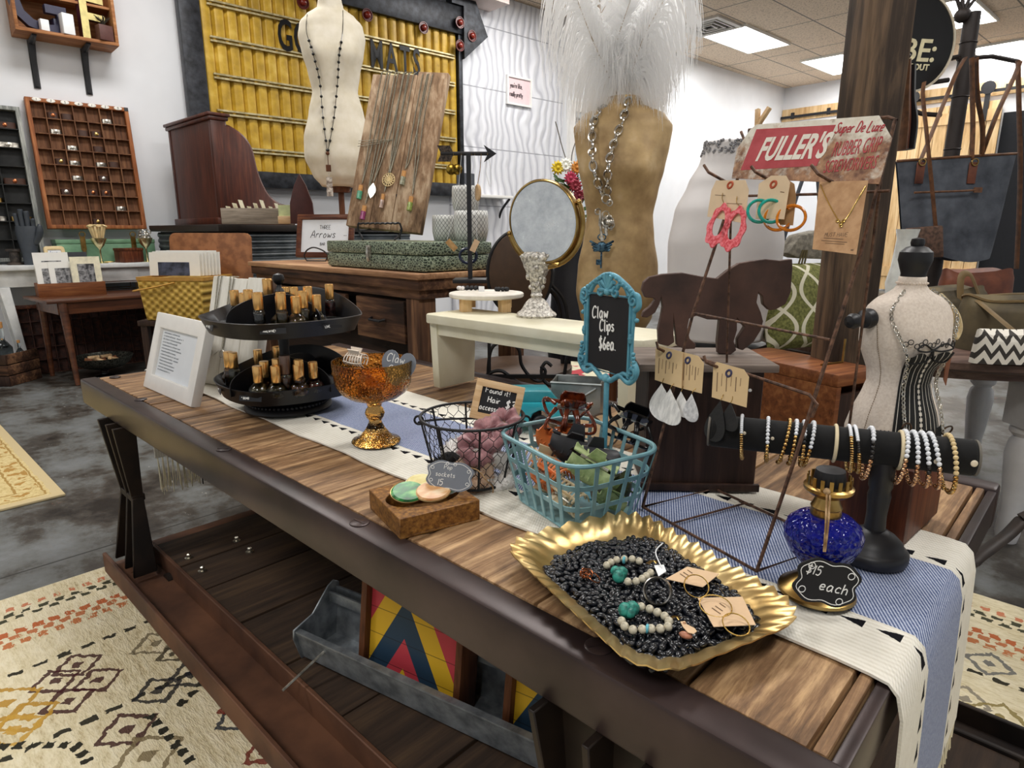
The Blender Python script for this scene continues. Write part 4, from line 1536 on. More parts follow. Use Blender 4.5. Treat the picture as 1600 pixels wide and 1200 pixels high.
# chalk sign standing in the basket
pale_wood=wood('pale_pine','#b98f60','#d9b68a','#ead0aa','x',2,.55,.2)
wd=dep(wc)
bl,br,tl=far(733,652,wd+.025),far(808,668,wd+.02),far(744,590,wd+.045)
cs=thing('chalk_sign','small pine framed chalkboard reading found it hair accessories, standing in the wire basket','sign')
M=flatm(bl,br-bl,tl-bl)
W_,H_=(br-bl).length,(tl-bl).length
put(cs,M)
f_=.012
MB().ringprism([(0,0),(W_,0),(W_,H_),(0,H_)],[(f_,f_),(W_-f_,f_),(W_-f_,H_-f_),(f_,H_-f_)],-.005,.005).build('sign_frame',pale_wood,cs,bevel=.001)
MB().box(f_-.001,W_-f_+.001,f_-.001,H_-f_+.001,-.003,.001).build('chalkboard',chalk_black,cs)
m=MB()
for tx,x,y,h,w_ in(('Found it!',.22,.70,.13,.95),('Hair',.3,.47,.14,.95),('$3',.68,.40,.2,.95),('accessories',.16,.26,.13,.82)):
 script(m,tx,x*W_,y*H_,h*H_,w_,z=.0014,r=h*H_*.085,sl=.05)
m.build('handwriting',chalk,cs)
# - blue grey metal basket of claw clips
bc_=Vector((-0.578,0.748,RT))-_N2*0.03
BA=R(-15.5)
bluep=two('blue_grey_paint','#6d9aa3','#93bcc2',12,.4,.1,.35,.65,bump=.08)
bb_=thing('metal_basket','blue grey painted metal strip basket full of claw clips','basket',bc_,BA)
def bloop(t,n=72,ex=0.0):
 hx,hy,r=.078+.026*t+ex,.062+.022*t+ex,.028+.014*t
 P=[]
 for q in rrect(-hx,hx,-hy,hy,r,6):
  P.append(q)
 P.append(P[0])
 L_=[0]
 for a,b in zip(P[:-1],P[1:]):
  L_.append(L_[-1]+math.hypot(b[0]-a[0],b[1]-a[1]))
 out,j=[],0
 for k in range(n):
  s_=L_[-1]*k/n
  while L_[j+1]<s_:
   j+=1
  f=(s_-L_[j])/max(1e-9,L_[j+1]-L_[j])
  out.append(Vector((P[j][0]+(P[j+1][0]-P[j][0])*f,P[j][1]+(P[j+1][1]-P[j][1])*f,.104*t)))
 return out
def band(m,t,h,th=.0016):
 a,b=bloop(t-h/.208,ex=th),bloop(t+h/.208,ex=th)
 a2,b2=bloop(t-h/.208),bloop(t+h/.208)
 n=len(a)
 vs_=a+b+a2+b2
 fs_=[]
 for k in range(n):
  j=(k+1)%n
  fs_+=[(k,j,n+j,n+k),(2*n+j,2*n+k,3*n+k,3*n+j),(n+k,n+j,3*n+j,3*n+k),(j,k,2*n+k,2*n+j)]
 m.add(vs_,fs_)
MB().tube(bloop(1.0),.0034,8,True).build('rim',bluep,bb_)
for t in(.66,.33):
 m=MB()
 band(m,t,.0075)
 m.build('hoop_band',bluep,bb_)
m=MB()
L0=bloop(0.0)
m.prism([(p.x,p.y)for p in L0],0,.002)
m.tube(L0,.0022,6,True)
m.build('floor_plate',bluep,bb_)
Ls=[bloop(t,72,.0018)for t in(0.02,.33,.66,.99)]
for k in range(0,72,3):
 m=MB()
 for a,b in zip(Ls[:-1],Ls[1:]):
  p,q=a[k],b[k]
  tn=(a[(k+1)%72]-a[k-1]).normalized()*.0032
  nn_=Vector((tn.y,-tn.x,0)).normalized()*.0009
  m.hexa([p-tn-nn_,p+tn-nn_,p+tn+nn_,p-tn+nn_,q-tn-nn_,q+tn-nn_,q+tn+nn_,q-tn+nn_])
 m.build('strip',bluep,bb_)
orange_pl=plain('orange_plastic','#d9793f',.45,var=.05)
black_pl=plain('black_glossy_plastic','#121214',.12,var=.1)
blackm_pl=plain('charcoal_matte_plastic','#26272c',.5,var=.1)
green_pl=two('sage_green_plastic','#8da06a','#b8c890',60,.5,0,bump=.1)
olive_pl=plain('olive_plastic','#4a4f37',.4,var=.1)
beige_pl=plain('beige_plastic','#d6c3a0',.4,var=.05)
tort_pl=two('tortoise_plastic','#3a1208','#8a3a1a',60,.08,0,.35,.65,bump=0,Coat_Weight=.6)
RB=Matrix.Rotation(BA,4,'Z')
def leafclip(label,M,mt,w=.06,grp=None):
 """claw clip whose two halves are leaf shaped with cut veins"""
 root=thing('claw_clip',label,'hair clip',group=grp)
 put(root,M)
 for s_ in(-1,1):
  m=MB()
  m.sheet(lambda u,v:((u-.5)*w*1.25,s_*w*(.06+.30*math.sin(PI*v*.75)),-v*w*.62*(math.sin(PI*(u*.9+.05))**.7)),12,8,.0022)
  for k in range(6):
   x=(-.45+.18*k)*w
   m.tube([(x*.8,s_*w*.1,-.004),(x,s_*w*.40,-w*.26),(x*1.05,s_*w*.26,-w*.56)],w*.028,5)
  m.build('leaf_jaw',mt,root,smooth=60)
  m=MB()
  m.sheet(lambda u,v:((u-.5)*w*.5*(1-.4*v),s_*(w*.05+v*w*.16),v*w*.32),4,4,.002)
  m.build('finger_tab',mt,root)
 MB().tube([(-w*.4,0,0),(w*.4,0,0)],w*.05,8).build('hinge',silver,root)
 return root
def inb(x,y,z,rt):
 return Matrix.Translation(bc_)@RB@Matrix.Translation((x,y,z))@Euler(rt).to_matrix().to_4x4()
CG='claw clips in the blue grey basket'
leafclip('orange leaf claw clip at the left end of the blue grey basket',inb(-.066,.008,.088,(.5,.9,.9)),orange_pl,.044,CG)
claw('second orange claw clip just right of the leaf one, left end of the basket',inb(-.047,.018,.092,(-.3,.8,.3)),orange_pl,.044,CG)
claw('orange ribbed claw clip lying low at the front of the blue grey basket',inb(-.012,-.045,.052,(1.2,.05,-.05)),orange_pl,.064,CG)
leafclip('matte black leaf claw clip in the middle of the blue grey basket',inb(-.012,.008,.100,(.35,.25,.9)),blackm_pl,.058,CG)
leafclip('matte black leaf claw clip right of the middle of the blue grey basket',inb(.026,.016,.094,(-.3,.2,1.2)),blackm_pl,.052,CG)
leafclip('sage green leaf claw clip at the right of the blue grey basket',inb(.060,-.012,.088,(.7,.5,.8)),green_pl,.055,CG)
leafclip('olive green leaf claw clip under the sage one, right side of the basket',inb(.052,.022,.052,(.4,-.6,.6)),olive_pl,.052,CG)
leafclip('sage green claw clip low at the right end of the basket',inb(.070,.02,.040,(.9,.7,1.4)),green_pl,.042,CG)
claw('beige claw clip with thin teeth at the left side of the basket',inb(-.044,-.028,.066,(.6,.4,1.1)),beige_pl,.050,CG)
claw('beige claw clip low at the front right of the basket',inb(.036,-.046,.034,(1.3,.2,.1)),beige_pl,.052,CG)
claw('beige claw clip under the orange ribbed one at the basket bottom',inb(-.03,-.03,.03,(1.4,0,.4)),beige_pl,.05,CG)
def bigclip(label,M,mt,w):
 """open curved clip: two bowed halves of looping bars"""
 root=thing('claw_clip',label,'hair clip')
 put(root,M)
 for s_ in(-1,1):
  m=MB()
  for x0,x1 in((-.5,-.12),(.12,.5),(-.16,.16)):
   m.tube(spline([(x0*w*.7,s_*w*.06,0),(x0*w,s_*w*.30,-w*.10),(x0*w*1.05,s_*w*.38,-w*.30),((x0*.6+x1*.4)*w,s_*w*.22,-w*.52),(x1*w*1.05,s_*w*.38,-w*.30),(x1*w,s_*w*.30,-w*.10),(x1*w*.7,s_*w*.06,0)],5),w*.038,7)
  m.tube(spline([(-.52*w,s_*w*.30,-w*.14),(0,s_*w*.34,-w*.2),(.52*w,s_*w*.30,-w*.14)],6),w*.055,7,flat=.6)
  m.build('jaw',mt,root,smooth=60)
  m=MB()
  m.sheet(lambda u,v:((u-.5)*w*.42*(1+.35*math.sin(PI*v)),s_*(w*.04+v*w*.10),w*.02+v*w*.30),6,6,w*.045)
  m.build('finger_tab',mt,root,smooth=60)
 MB().tube([(-w*.3,0,0),(w*.3,0,0)],w*.05,8).build('hinge',silver,root)
cdp=dep(bc_)
bigclip('large tortoiseshell claw clip hooked on the back left rim of the blue grey basket',Matrix.Translation(far(893,637,cdp+.06))@Euler((.55,.15,YAW-PI/2+.1)).to_matrix().to_4x4(),tort_pl,.074)
bigclip('large glossy black claw clip hooked on the back right rim of the blue grey basket',Matrix.Translation(far(990,655,cdp+.055))@Euler((.6,.35,YAW-PI/2-.1)).to_matrix().to_4x4(),black_pl,.072)
# - ornate blue chalkboard on a post
turqp=two('antique_turquoise_paint','#3f7f96','#6fb4c8',30,.45,.1,.3,.7,bump=.15,c='#cfe0e0')
sd=0.985
bl=far(918,571,sd)
br=at(980,588,bl.z)
tl=Vector((bl.x,bl.y,hgt(921,459,bl)))
os_=thing('ornate_sign','ornate turquoise framed chalkboard on a post reading claw clips','sign')
M=flatm(bl,br-bl,tl-bl)
W_,H_=(br-bl).length,(tl-bl).length
put(os_,M)
MB().box(0,W_,0,H_,-.003,0).build('chalkboard',chalk_black,os_)
m=MB()
e_=.004
m.tube([(-e_/2,-e_/2,0),(W_+e_/2,-e_/2,0),(W_+e_/2,H_+e_/2,0),(-e_/2,H_+e_/2,0)],.0034,8,True)
m.build('inner_frame',turqp,os_)
m=MB()
def spiral(cx,cy,r,a0,turns,sgn=1,w0=.0032):
 pts,rr=[],[]
 n=18
 for k in range(n+1):
  t=k/n
  a=a0+sgn*turns*2*PI*t
  q=r*(1-.85*t)
  pts.append((cx+q*math.cos(a),cy+q*math.sin(a),.002+.002*t))
  rr.append(w0*(1-.4*t))
 m.tube(pts,rr,6)
for s_ in(-1,1):
 cx=W_/2
 X_=lambda f:cx+s_*f*W_/2
 def P(f,y,z=.0):
  return(X_(f),y*H_,z)
 m.tube(spline([P(1.22,.86),P(1.17,.6),P(1.17,.3),P(1.26,.2)],6),.0026,7)
 m.tube(spline([P(1.26,.2),P(1.42,.10),P(1.30,-.02),P(1.05,-.08),P(.7,-.02),P(.45,-.06),P(.2,-.12),P(0,-.09)],7),.0042,8)
 m.tube(spline([P(1.2,.14),P(1.1,.02),P(.8,.02),P(.6,-.03)],6),.0032,7)
 m.tube(spline([P(1.22,.86),P(1.38,.92),P(1.32,1.04),P(1.1,1.05),P(1.02,.98)],7),.0042,8)
 m.tube(spline([P(1.15,1.05),P(.9,1.13),P(.6,1.2),P(.3,1.26),P(0,1.28)],7),.0042,8)
 m.tube(spline([P(.95,1.03),P(.75,1.14),P(.5,1.17),P(.34,1.1)],7),.0036,8)
 spiral(X_(1.2),.985*H_,.0095,PI/2,1.2,s_)
 spiral(X_(.38),1.06*H_,.0085,PI/2,1.2,s_)
 spiral(X_(1.24),.07*H_,.0085,-PI/2,1.1,s_)
 for k in range(6):
  m.ball(P(1.38-.02*k,.06+.05*k,.002),.0032,7,5)
  m.ball(P(.2+.17*k,1.275-.035*k,.002),.0034,7,5)
 for k in range(5):
  m.ball(P(1.14,.46+.02*k,.003),.0042-.0005*abs(k-2),7,5)
 m.ball(P(1.32,.74),.0036,7,5)
for k in range(7):
 a=PI*k/6
 m.tube([(W_/2,1.08*H_,.003),(W_/2+.016*math.cos(a),1.08*H_+.025*math.sin(a),.004)],[.002,.0042],6)
m.ball((W_/2,1.06*H_,.003),.006,8,6)
m.ball((W_/2,-.1*H_,.001),.0075,8,6,(1,1,.7))
m.build('ornate_frame',turqp,os_,smooth=60)
m=MB()
for tx,x,y,h,w_ in(('Claw',.1,.68,.155,.78),('Clips',.3,.52,.155,.70),('$6ea.',.3,.27,.17,.66)):
 script(m,tx,x*W_,y*H_,h*H_,w_,z=.0006,r=h*H_*.08,sl=.12,rot=.10)
m.build('handwriting',chalk,os_)
bp=M@Vector((W_/2,-.1*H_,-.001))
m=MB()
iM=M.inverted()
fp=Vector((bp.x,bp.y,RT))
m.tube([iM@bp,iM@Vector((bp.x,bp.y,RT+.012))],.0042,10)
m.build('post',turqp,os_)
m=MB()
m.M=iM@Matrix.Translation(fp)
m.lathe([(0,0),(.034,0),(.034,.004),(.022,.009),(.008,.014),(0,.016)],24)
m.build('round_base',turqp,os_)
# - dark crate with the horse cut-out
ca_,cb_=at(1005,770),at(1177,773)
dk_wood=wood('dark_stained_crate','#160e0b','#33221b','#4a342a','z',1.4,.55,.25)
grey_board=wood('grey_weathered_board','#5a4f47','#80736a','#a1968c','x',1.5,.7,.3)
v=cb_-ca_
CW=v.length
cang=math.atan2(v.y,v.x)
CH=0.196
crate=thing('dark_crate','dark stained wooden box under the horse cut-out with a grey board on top','box',(ca_.x,ca_.y,RT),cang)
m=MB()
m.box(0,CW,0,.012,0,CH)
m.box(0,CW,.118,.13,0,CH)
m.box(0,.012,.012,.118,0,CH)
m.box(CW-.012,CW,.012,.118,0,CH)
m.box(.012,CW-.012,.012,.118,0,.01)
m.build('box_walls',dk_wood,crate,bevel=.0015,seg=1)
MB().box(-.006,CW+.006,-.008,-.0005,0.0,.012).build('bottom_lip',dk_wood,crate,bevel=.001)
MB().box(-.018,CW+.018,-.012,.142,CH,CH+.012).build('top_board',grey_board,crate,bevel=.002)
m=MB()
m.M=Matrix.Translation((CW-.02,-.0005,CH-.03))@Matrix.Rotation(PI/2,4,'X')
m.lathe([(.0028,0),(.0022,.002),(0,.003)],10)
m.build('nail_head',chalk,crate)
rust_horse=two('rusted_horse_metal','#3a2e2b','#654a40',12,.55,.3,.3,.65,bump=.15,c='#80604f')
HO=[(20,230),(60,195),(150,175),(290,165),(420,190),(530,205),(600,150),(680,100),(760,85),(860,70),(960,80),(1045,70),(1048,130),(1035,300),(1000,380),(930,420),(890,425),(848,385),(840,325),(812,300),(800,370),(830,440),(845,500),(830,560),(780,640),(705,700),(672,690),(668,625),(720,540),(665,480),(665,560),(642,640),(660,700),(620,730),(535,722),(530,640),(545,490),(460,487),(385,462),(335,480),(322,545),(338,620),(380,655),(375,690),(300,692),(250,665),(240,570),(228,485),(226,560),(232,645),(190,672),(125,656),(120,560),(140,470),(152,400),(142,335),(130,380),(100,440),(45,475),(8,470),(20,432),(62,400),(100,352),(88,340),(30,335),(8,285)]
hz0=RT+CH+.012
foot=at(1135,553,hz0)
hn=Vector((-_N2.x,-_N2.y,0)).lerp(Vector((math.sin(cang),-math.cos(cang),0)),.6).normalized()
PH=[onplane(1000+x/4.444,390+y/4.444,foot,hn)for x,y in HO]
org=foot.copy()
hx_=Vector((-hn.y,hn.x,0))
zmin=min(p.z for p in PH)
m=MB()
m.prism([((p-org).dot(hx_),(p.z-zmin))for p in PH],-.007,.007)
horse=m.build('horse_cutout',rust_horse,bevel=.001,seg=1)
put(horse,flatm((org.x,org.y,hz0),hx_,(0,0,1)))
tag(horse,'rusty metal horse silhouette with lowered head standing on the dark crate','figure')
# - cream bench on the table
cream=two('cream_chalk_paint','#d9d2b4','#e9e4cc',9,.55,0,.3,.6,bump=.05)
BZ_=TOP+.206
A_,B_=at(661,490,BZ_),at(1008,535,BZ_)
v=B_-A_
bang=math.atan2(v.y,v.x)
BLn=v.length
bench=thing('small_bench','cream painted low bench standing on the back of the long table','bench',(A_.x,A_.y,RT),bang)
bh=BZ_-RT
BD=0.17
m=MB()
m.prism([(0,.012),(.012,0),(BLn-.05,0),(BLn-.015,.02),(BLn,.07),(BLn,BD),(.0,BD)],bh-.024,bh)
m.build('bench_top',cream,bench,bevel=.004)
for x0,x1 in((.008,.034),(BLn-.07,BLn-.045)):
 m=MB()
 m.hexa([(x0,.022,0),(x1,.022,0),(x1,BD-.02,0),(x0,BD-.02,0),(x0,.014,bh-.024),(x1,.014,bh-.024),(x1,BD-.012,bh-.024),(x0,BD-.012,bh-.024)])
 m.build('bench_leg',cream,bench,bevel=.002)
MB().box(.034,BLn-.07,.02,.034,bh-.055,bh-.024).build('apron',cream,bench,bevel=.001)
MB().box(.034,BLn-.07,BD-.034,BD-.02,bh-.055,bh-.024).build('apron',cream,bench,bevel=.001)
def onbench(px,py,z=0.0):
 return at(px,py,BZ_+z)
# round riser
pine_leg=wood('pine_block','#c99f69','#e0bd8b','#efd6ac','z',2,.5,.15)
rc=(onbench(722,481)+onbench(782,481))/2
rz=.046
rp_=at(760,457,BZ_+rz)
rs=thing('round_riser','round white wooden riser on pine block legs on the cream bench','riser',(rp_.x,rp_.y,BZ_),YAW-PI/2)
MB().lathe([(0,rz-.012),(.099,rz-.012),(.102,rz-.009),(.102,rz-.002),(.1,rz),(0,rz)],48).build('disc_top',two('riser_white','#dcd5c8','#ece7dc',20,.5,bump=.03),rs)
for x,y in((-.054,-.05),(.05,-.058),(.052,.05),(-.05,.055)):
 m=MB()
 m.M=Matrix.Translation((x,y,0))@Matrix.Rotation(.4,4,'Z')
 m.box(-.0135,.0135,-.0135,.0135,0,rz-.0121)
 m.build('leg',pine_leg,rs,bevel=.001)
# arrow stand
RZ=BZ_+rz
ab=at(735,441,RZ)
ar=thing('arrow_stand','black iron jewellery stand topped by an arrow, on the round riser','jewellery stand',(ab.x,ab.y,RZ),YAW-PI/2)
m=MB()
m.box(-.054,.054,-.05,.05,0,.012)
m.build('base',black_paint,ar,bevel=.001)
ah=hgt(727,240,(ab.x,ab.y))-RZ
MB().box(-.0072,.0072,-.0072,.0072,.012,ah).build('pole',black_paint,ar)
m=MB()
x0,x1=-.088,.088
m.tube([(x0,0,ah),(x1-.02,0,ah)],.006,8)
m.build('arrow_shaft',black_paint,ar)
m=MB()
m.M=Matrix.Rotation(PI/2,4,'X')
m.prism([(x1,ah),(x1-.040,ah+.026),(x1-.026,ah),(x1-.040,ah-.026)],-.004,.004)
m.build('arrow_head',black_paint,ar)
m=MB()
m.M=Matrix.Rotation(PI/2,4,'X')
for s_ in(-1,1):
 m.prism([(x0+.040,ah+s_*.004),(x0+.030,ah+s_*.024),(x0-.010,ah+s_*.024),(x0,ah+s_*.004)],-.003,.003)
 for k in range(3):
  m.cbox((x0+.008+.010*k,ah+s_*.014,.0035),(.0016,.018,.001),(0,0,s_*.3))
m.build('fletching',two('fletching_metal','#2a2420','#5a4d43',200,.5,.5),ar)
AM=Matrix.Translation((ab.x,ab.y,RZ))@Matrix.Rotation(YAW-PI/2,4,'Z')
def hang(name,label,cat,x,grp=None):
 r_=thing(name,label,cat,AM@Vector((x,0,ah)),YAW-PI/2,grp)
 MB().ring((0,0,-.0005),.0052,.0007,14,5,(1,0,0)).build('ear_wire',hoop,r_)
 return r_
r_=hang('drop_earring','pair of gold disc drop earrings hanging near the arrow fletching','earrings',-.047)
for dx in(-.008,.011):
 m=MB()
 m.M=Matrix.Translation((dx,-.003,-.048))@Matrix.Rotation(PI/2,4,'X')
 m.lathe([(0,-.003),(.0125,-.002),(.0165,0),(.0125,.002),(0,.003)],20)
 m.build('gold_disc',two('dark_gold_disc','#4d3d18','#a8893c',80,.25,1.0),r_)
 MB().tube([(dx*.6,-.001,-.004),(dx,-.002,-.034)],.0009,5).build('hook_wire',hoop,r_)
for(px,py,lb,rot_,mt_,hx)in((706,383,'tan card tag on a long thread left of the arrow stand pole',-.75,two('tan_card','#a8804e','#c79f6a',40,.8,bump=.05),-.022),(742,384,'cream card tag on a long thread right of the arrow stand pole',.45,kraft,.02)):
 c_=AM.inverted()@far(px,py,dep(ab))
 r_=hang('thread_tag',lb,'tag',hx)
 loc=c_-Vector((hx,0,ah))
 m=MB()
 m.M=Matrix.Translation((loc.x,-.009,loc.z))@Matrix.Rotation(rot_,4,'Y')
 m.box(-.0095,.0095,-.0007,.0007,-.020,.020)
 m.build('card',mt_,r_)
 MB().tube([(0,-.004,-.005),(loc.x*.4,-.006,loc.z*.5),(loc.x+rot_*.018,-.009,loc.z+.018)],.0007,4).build('thread',tagw,r_)
r_=hang('ring_pendant','wooden disc pendant on a cord hanging near the arrow head','pendant',.040)
m=MB()
m.M=Matrix.Translation((-.012,-.003,-.118))@Matrix.Rotation(.35,4,'Z')@Matrix.Rotation(PI/2,4,'Y')
m.lathe([(.0,-.004),(.024,-.004),(.027,0),(.024,.004),(0,.004)],24)
m.build('wood_disc',pale_wood,r_)
MB().tube([(0,0,-.005),(-.004,-.002,-.05),(-.012,-.003,-.092)],.0012,5).build('cord',twine,r_)
r_=hang('cord_loop','thin white cord necklace looped over the arrow shaft','necklace',.060)
MB().tube(spline([(0,0,0),(.010,-.002,-.05),(.008,-.003,-.10),(-.006,.003,-.05),(0,0,0)],6),.0010,5).build('cord',tagw,r_)
r_=hang('blue_ring','dark blue enamel ring pendant hanging in front of the green case','pendant',.010)
c_=AM.inverted()@far(731,400,dep(ab))-Vector((.010,0,ah))
MB().ring((c_.x,.014,c_.z),.024,.0048,28,8,(0,1,.15),sx=1.15).build('ring',plain('navy_enamel','#26314a',.25),r_)
MB().tube([(0,0,-.004),(c_.x,.012,c_.z+.025)],.0007,4).build('thread',tagw,r_)
# black bead bracelets on the riser
lava=plain('black_lava_bead','#17171a',.7,bump=.4,scale=200)
for lb,pc,n_,rr in(('black and white bead bracelet lying at the front of the round riser',(735,453),17,(.034,.016)),('second black bead bracelet at the right of the round riser',(784,455),9,(.016,.010))):
 p=at(*pc,RZ)
 r_=thing('bead_bracelet',lb,'bracelet',p,YAW-PI/2,'black bead bracelets on the riser')
 for k in range(n_):
  a=2*PI*k/n_
  m=MB()
  m.ball((0,0,0),.0058,10,7)
  o=m.build('bead',lava if not(n_>10 and k in(9,10,11))else plush['white'],r_,smooth=180)
  o.location=(rr[0]*math.cos(a),rr[1]*math.sin(a),.0058)
 if n_>10:
  MB().box(.026,.042,-.0475,-.047,-.016,.014).build('white_tag',tagw,r_)
# vanity mirror
mb_=onbench(838,494)
vm_=thing('vanity_mirror','round tilted vanity mirror on an ornate silver foot on the cream bench','mirror',mb_,YAW-PI/2)
ornsil=two('ornate_silver','#8f8a82','#f0ece4',260,.35,.8,.35,.6,bump=.9,dist=.004)
m=MB()
m.lathe([(0,0),(.032,0),(.033,.003),(.031,.006),(.026,.009),(.023,.013),(.018,.022),(.012,.028),(.008,.030),(.010,.034),(.0075,.038)],36)
m.build('foot',ornsil,vm_)
m=MB()
prof=[(.0075,.038),(.0085,.046),(.010,.055),(.015,.066),(.019,.078),(.022,.088),(.025,.096),(.018,.101),(0,.102)]
N_=40
rows=[]
for r_,z in prof:
 rows+=[(r_*(1+.13*math.sin(9*2*PI*k/N_+z*240))*math.cos(2*PI*k/N_),r_*.75*(1+.13*math.sin(7*2*PI*k/N_-z*300))*math.sin(2*PI*k/N_),z+.0015*math.sin(11*k))for k in range(N_)]
m.add(rows,[(i*N_+k,i*N_+(k+1)%N_,(i+1)*N_+(k+1)%N_,(i+1)*N_+k)for i in range(len(prof)-1)for k in range(N_)])
q=random.Random(5)
for k in range(40):
 z=q.uniform(.045,.098)
 r_=.009+(z-.045)*.28
 a=q.uniform(0,2*PI)
 m.ball((r_*math.cos(a),r_*.75*math.sin(a),z),q.uniform(.0025,.0045),7,5)
m.build('ornate_stem',ornsil,vm_,smooth=60)
md=dep(mb_)
VS=1.55
vm_.scale=(VS,)*3
mc=(far(851,347,md)-mb_)/VS
mc=Matrix.Rotation(-(YAW-PI/2),3,'Z')@mc
MR=.060
tl_=Matrix.Translation((mc.x,0,mc.z))@Matrix.Rotation(-.42,4,'Y')@Matrix.Rotation(R(-24),4,'Z')@Matrix.Rotation(R(90-12),4,'X')
m=MB()
m.M=tl_@Matrix.Diagonal((.98,1.1,1,1))
m.lathe([(0,-.012),(MR-.004,-.012),(MR,-.009),(MR,.006),(MR-.002,.009),(MR-.0035,.009),(MR-.004,.0065),(0,.0065)],64)
m.build('mirror_rim',brass,vm_)
m=MB()
m.M=tl_@Matrix.Diagonal((.98,1.1,1,1))
m.lathe([(0,.0066),(MR-.0042,.0066),(MR-.0042,.0078),(0,.0085)],64)
mg=MT('pale_reflection_mirror','#c9ccce',.15,.55)  # pale base colour stands in for a bright reflection
n_=mg.noise(40,6,rough=.7)
mg.col(mg.ramp(n_,[(.35,'#c3c7ca'),(.6,'#e2e5e7')]))
mg.rough(n_*.35+.05)
m.build('mirror_glass',mg,vm_)
m=MB()
for s_ in(-1,1):
 pass
arc=[Vector((MR*1.06*math.cos(a),MR*1.17*math.sin(a),0))for a in[R(-185+190*k/24)for k in range(25)]]
m.tube([tl_@p for p in arc],.0026,6,flat=1.6)
m.tube([tl_@arc[12],(0,0,.10)],.005,8)
for k in(0,24):
 p=tl_@arc[k]
 m.ball(p,.005,8,6)
m.build('yoke',brass,vm_)
# toy truck, metal box and wood slices under the bench
tq=plain('toy_turquoise','#2fa9b8',.3,var=.04)
tp=at(846,690,RT)
tp=Vector((tp.x,tp.y,RT))+_N2*.10
tt=thing('toy_truck','turquoise metal toy truck half hidden behind the chalkboard and blue basket','toy',tp,YAW-PI/2+.15)
m=MB()
m.M=Matrix.Rotation(PI/2,4,'X')
m.prism([(-.075,.022),(-.028,.022),(-.022,.040),(-.006,.047),(.010,.040),(.016,.022),(.040,.022),(.040,.062),(-.075,.066)],-.04,.04)
m.build('body',tq,tt,bevel=.004)
m=MB()
m.hexa([(-.07,-.036,.064),(.034,-.036,.064),(.034,.036,.064),(-.07,.036,.064),(-.066,-.03,.088),(.018,-.03,.086),(.018,.03,.086),(-.066,.03,.088)])
m.build('cab',plain('toy_teal_roof','#2b8792',.35),tt,bevel=.003)
for x in(-.006,-.062):
 for y in(-.040,.040):
  m=MB()
  m.M=Matrix.Translation((x,y,.019))@Matrix.Rotation(PI/2,4,'X')
  m.lathe([(0,-.007),(.014,-.007),(.018,-.004),(.018,.004),(.014,.007),(0,.007)],18)
  w_=m.build('wheel',black_paint,tt)
zinc=two('zinc_sheet','#8f9696','#b9bfbf',16,.4,.6,bump=.05)
zp=at(905,668,RT)+_N2*.09
zb=thing('tin_trough','small grey painted metal box with slanted sides behind the tortoiseshell clip','box',(zp.x,zp.y,RT),YAW-PI/2-.25)
m=MB()
m.ringprism([(-.05,-.035),(.06,-.035),(.06,.035),(-.05,.035)],[(-.047,-.032),(.057,-.032),(.057,.032),(-.047,.032)],.0,.085)
m.box(-.05,.06,-.035,.035,0,.003)
m.build('box_body',zinc,zb,bevel=.001)
m=MB()
m.tube([(-.04,-.0365,.012),(.05,-.0365,.075)],.003,6)
m.tube([(-.05,-.036,.083),(.06,-.036,.083),(.06,.036,.083),(-.05,.036,.083)],.003,6,True)
m.build('raised_edge',zinc,zb)
slice_in=wood('sliced_wood','#b78f63','#d3b48c','#e6d0ac','x',3,.7,.1,0.5)
bark=plain('bark','#4a3a2c',.9,bump=.6,scale=80)
for k,(px,py,lb)in enumerate(((945,705,'round pale wood slice leaning behind the glossy black clip'),(920,708,'round pale wood slice lying left behind the sign post'))):
 p=at(px,py,RT)+_N2*.035
 r_=thing('wood_slice',lb,'wood slice',(p.x,p.y,RT+.030),group='wood slices')
 r_.rotation_euler=(1.15,0,YAW-PI/2+.3-.6*k)
 m=MB()
 m.lathe([(0,-.005),(.031,-.005),(.031,.005),(0,.005)],28)
 m.build('face',slice_in,r_)
 m=MB()
 m.lathe([(.0305,-.0055),(.034,-.005),(.034,.005),(.0305,.0055),(.0305,-.0055)],28,cap=False)
 m.build('bark',bark,r_)
#  on the long table, right end
# - wire rack
P1,P2=at(1004,794,RT),at(1182,895,RT)
re_=(P2-P1).normalized()
rn=Vector((-re_.y,re_.x,0))
ru=(rn*0.30+Vector((0,0,1))).normalized()
rf=re_.cross(ru).normalized()
RW=(P2-P1).length
rustw=two('rusty_wire','#3a2a22','#7a5a48',120,.55,.5,.35,.65,bump=.2)
rack=thing('wire_rack','rusty wire display rack with hooks carrying an old tin sign and earring cards','display rack',P1)
RM=flatm(P1,re_,ru)
RMi=RM.inverted()
def rk(x,y,off=0.0):
 """point of the rack plane (off metres in front of it) at pixel x, y, relative to the rack's origin"""
 return onplane(x,y,P1+rf*off,rf)-P1
def rw(pts,r=.0019,close=False,seg=7):
 return MB().tube(pts,r,seg,close)
Z3=Vector((0,0,.0022))
b_off=rn*.155
rw([Z3,P2-P1+Z3,P2-P1+b_off*.95+Z3,b_off*.95+Z3],.0021,True).build('base_frame',rustw,rack)
rw([(P2-P1)*.3+Z3,(P2-P1)*.3+b_off*.95+Z3],.0016).build('cross_bar',rustw,rack)
lt,rtp=rk(1168,232),rk(1399,186)
rw([Z3,rk(1083,489),lt],.0023).build('upright',rustw,rack)
rw([P2-P1+Z3,rk(1238,729),rk(1345,395),rtp],.0023).build('upright',rustw,rack)
rw([rk(1158,206),lt,rk(1170,203),rk(1387,183),rk(1401,188),rtp],.0021).build('top_bar',rustw,rack)
rw([rk(1083,489),rk(1297,531)],.0018).build('cross_bar',rustw,rack)
rw([rk(1170,306),rk(1292,303),rk(1390,298)],.0018).build('cross_bar',rustw,rack)
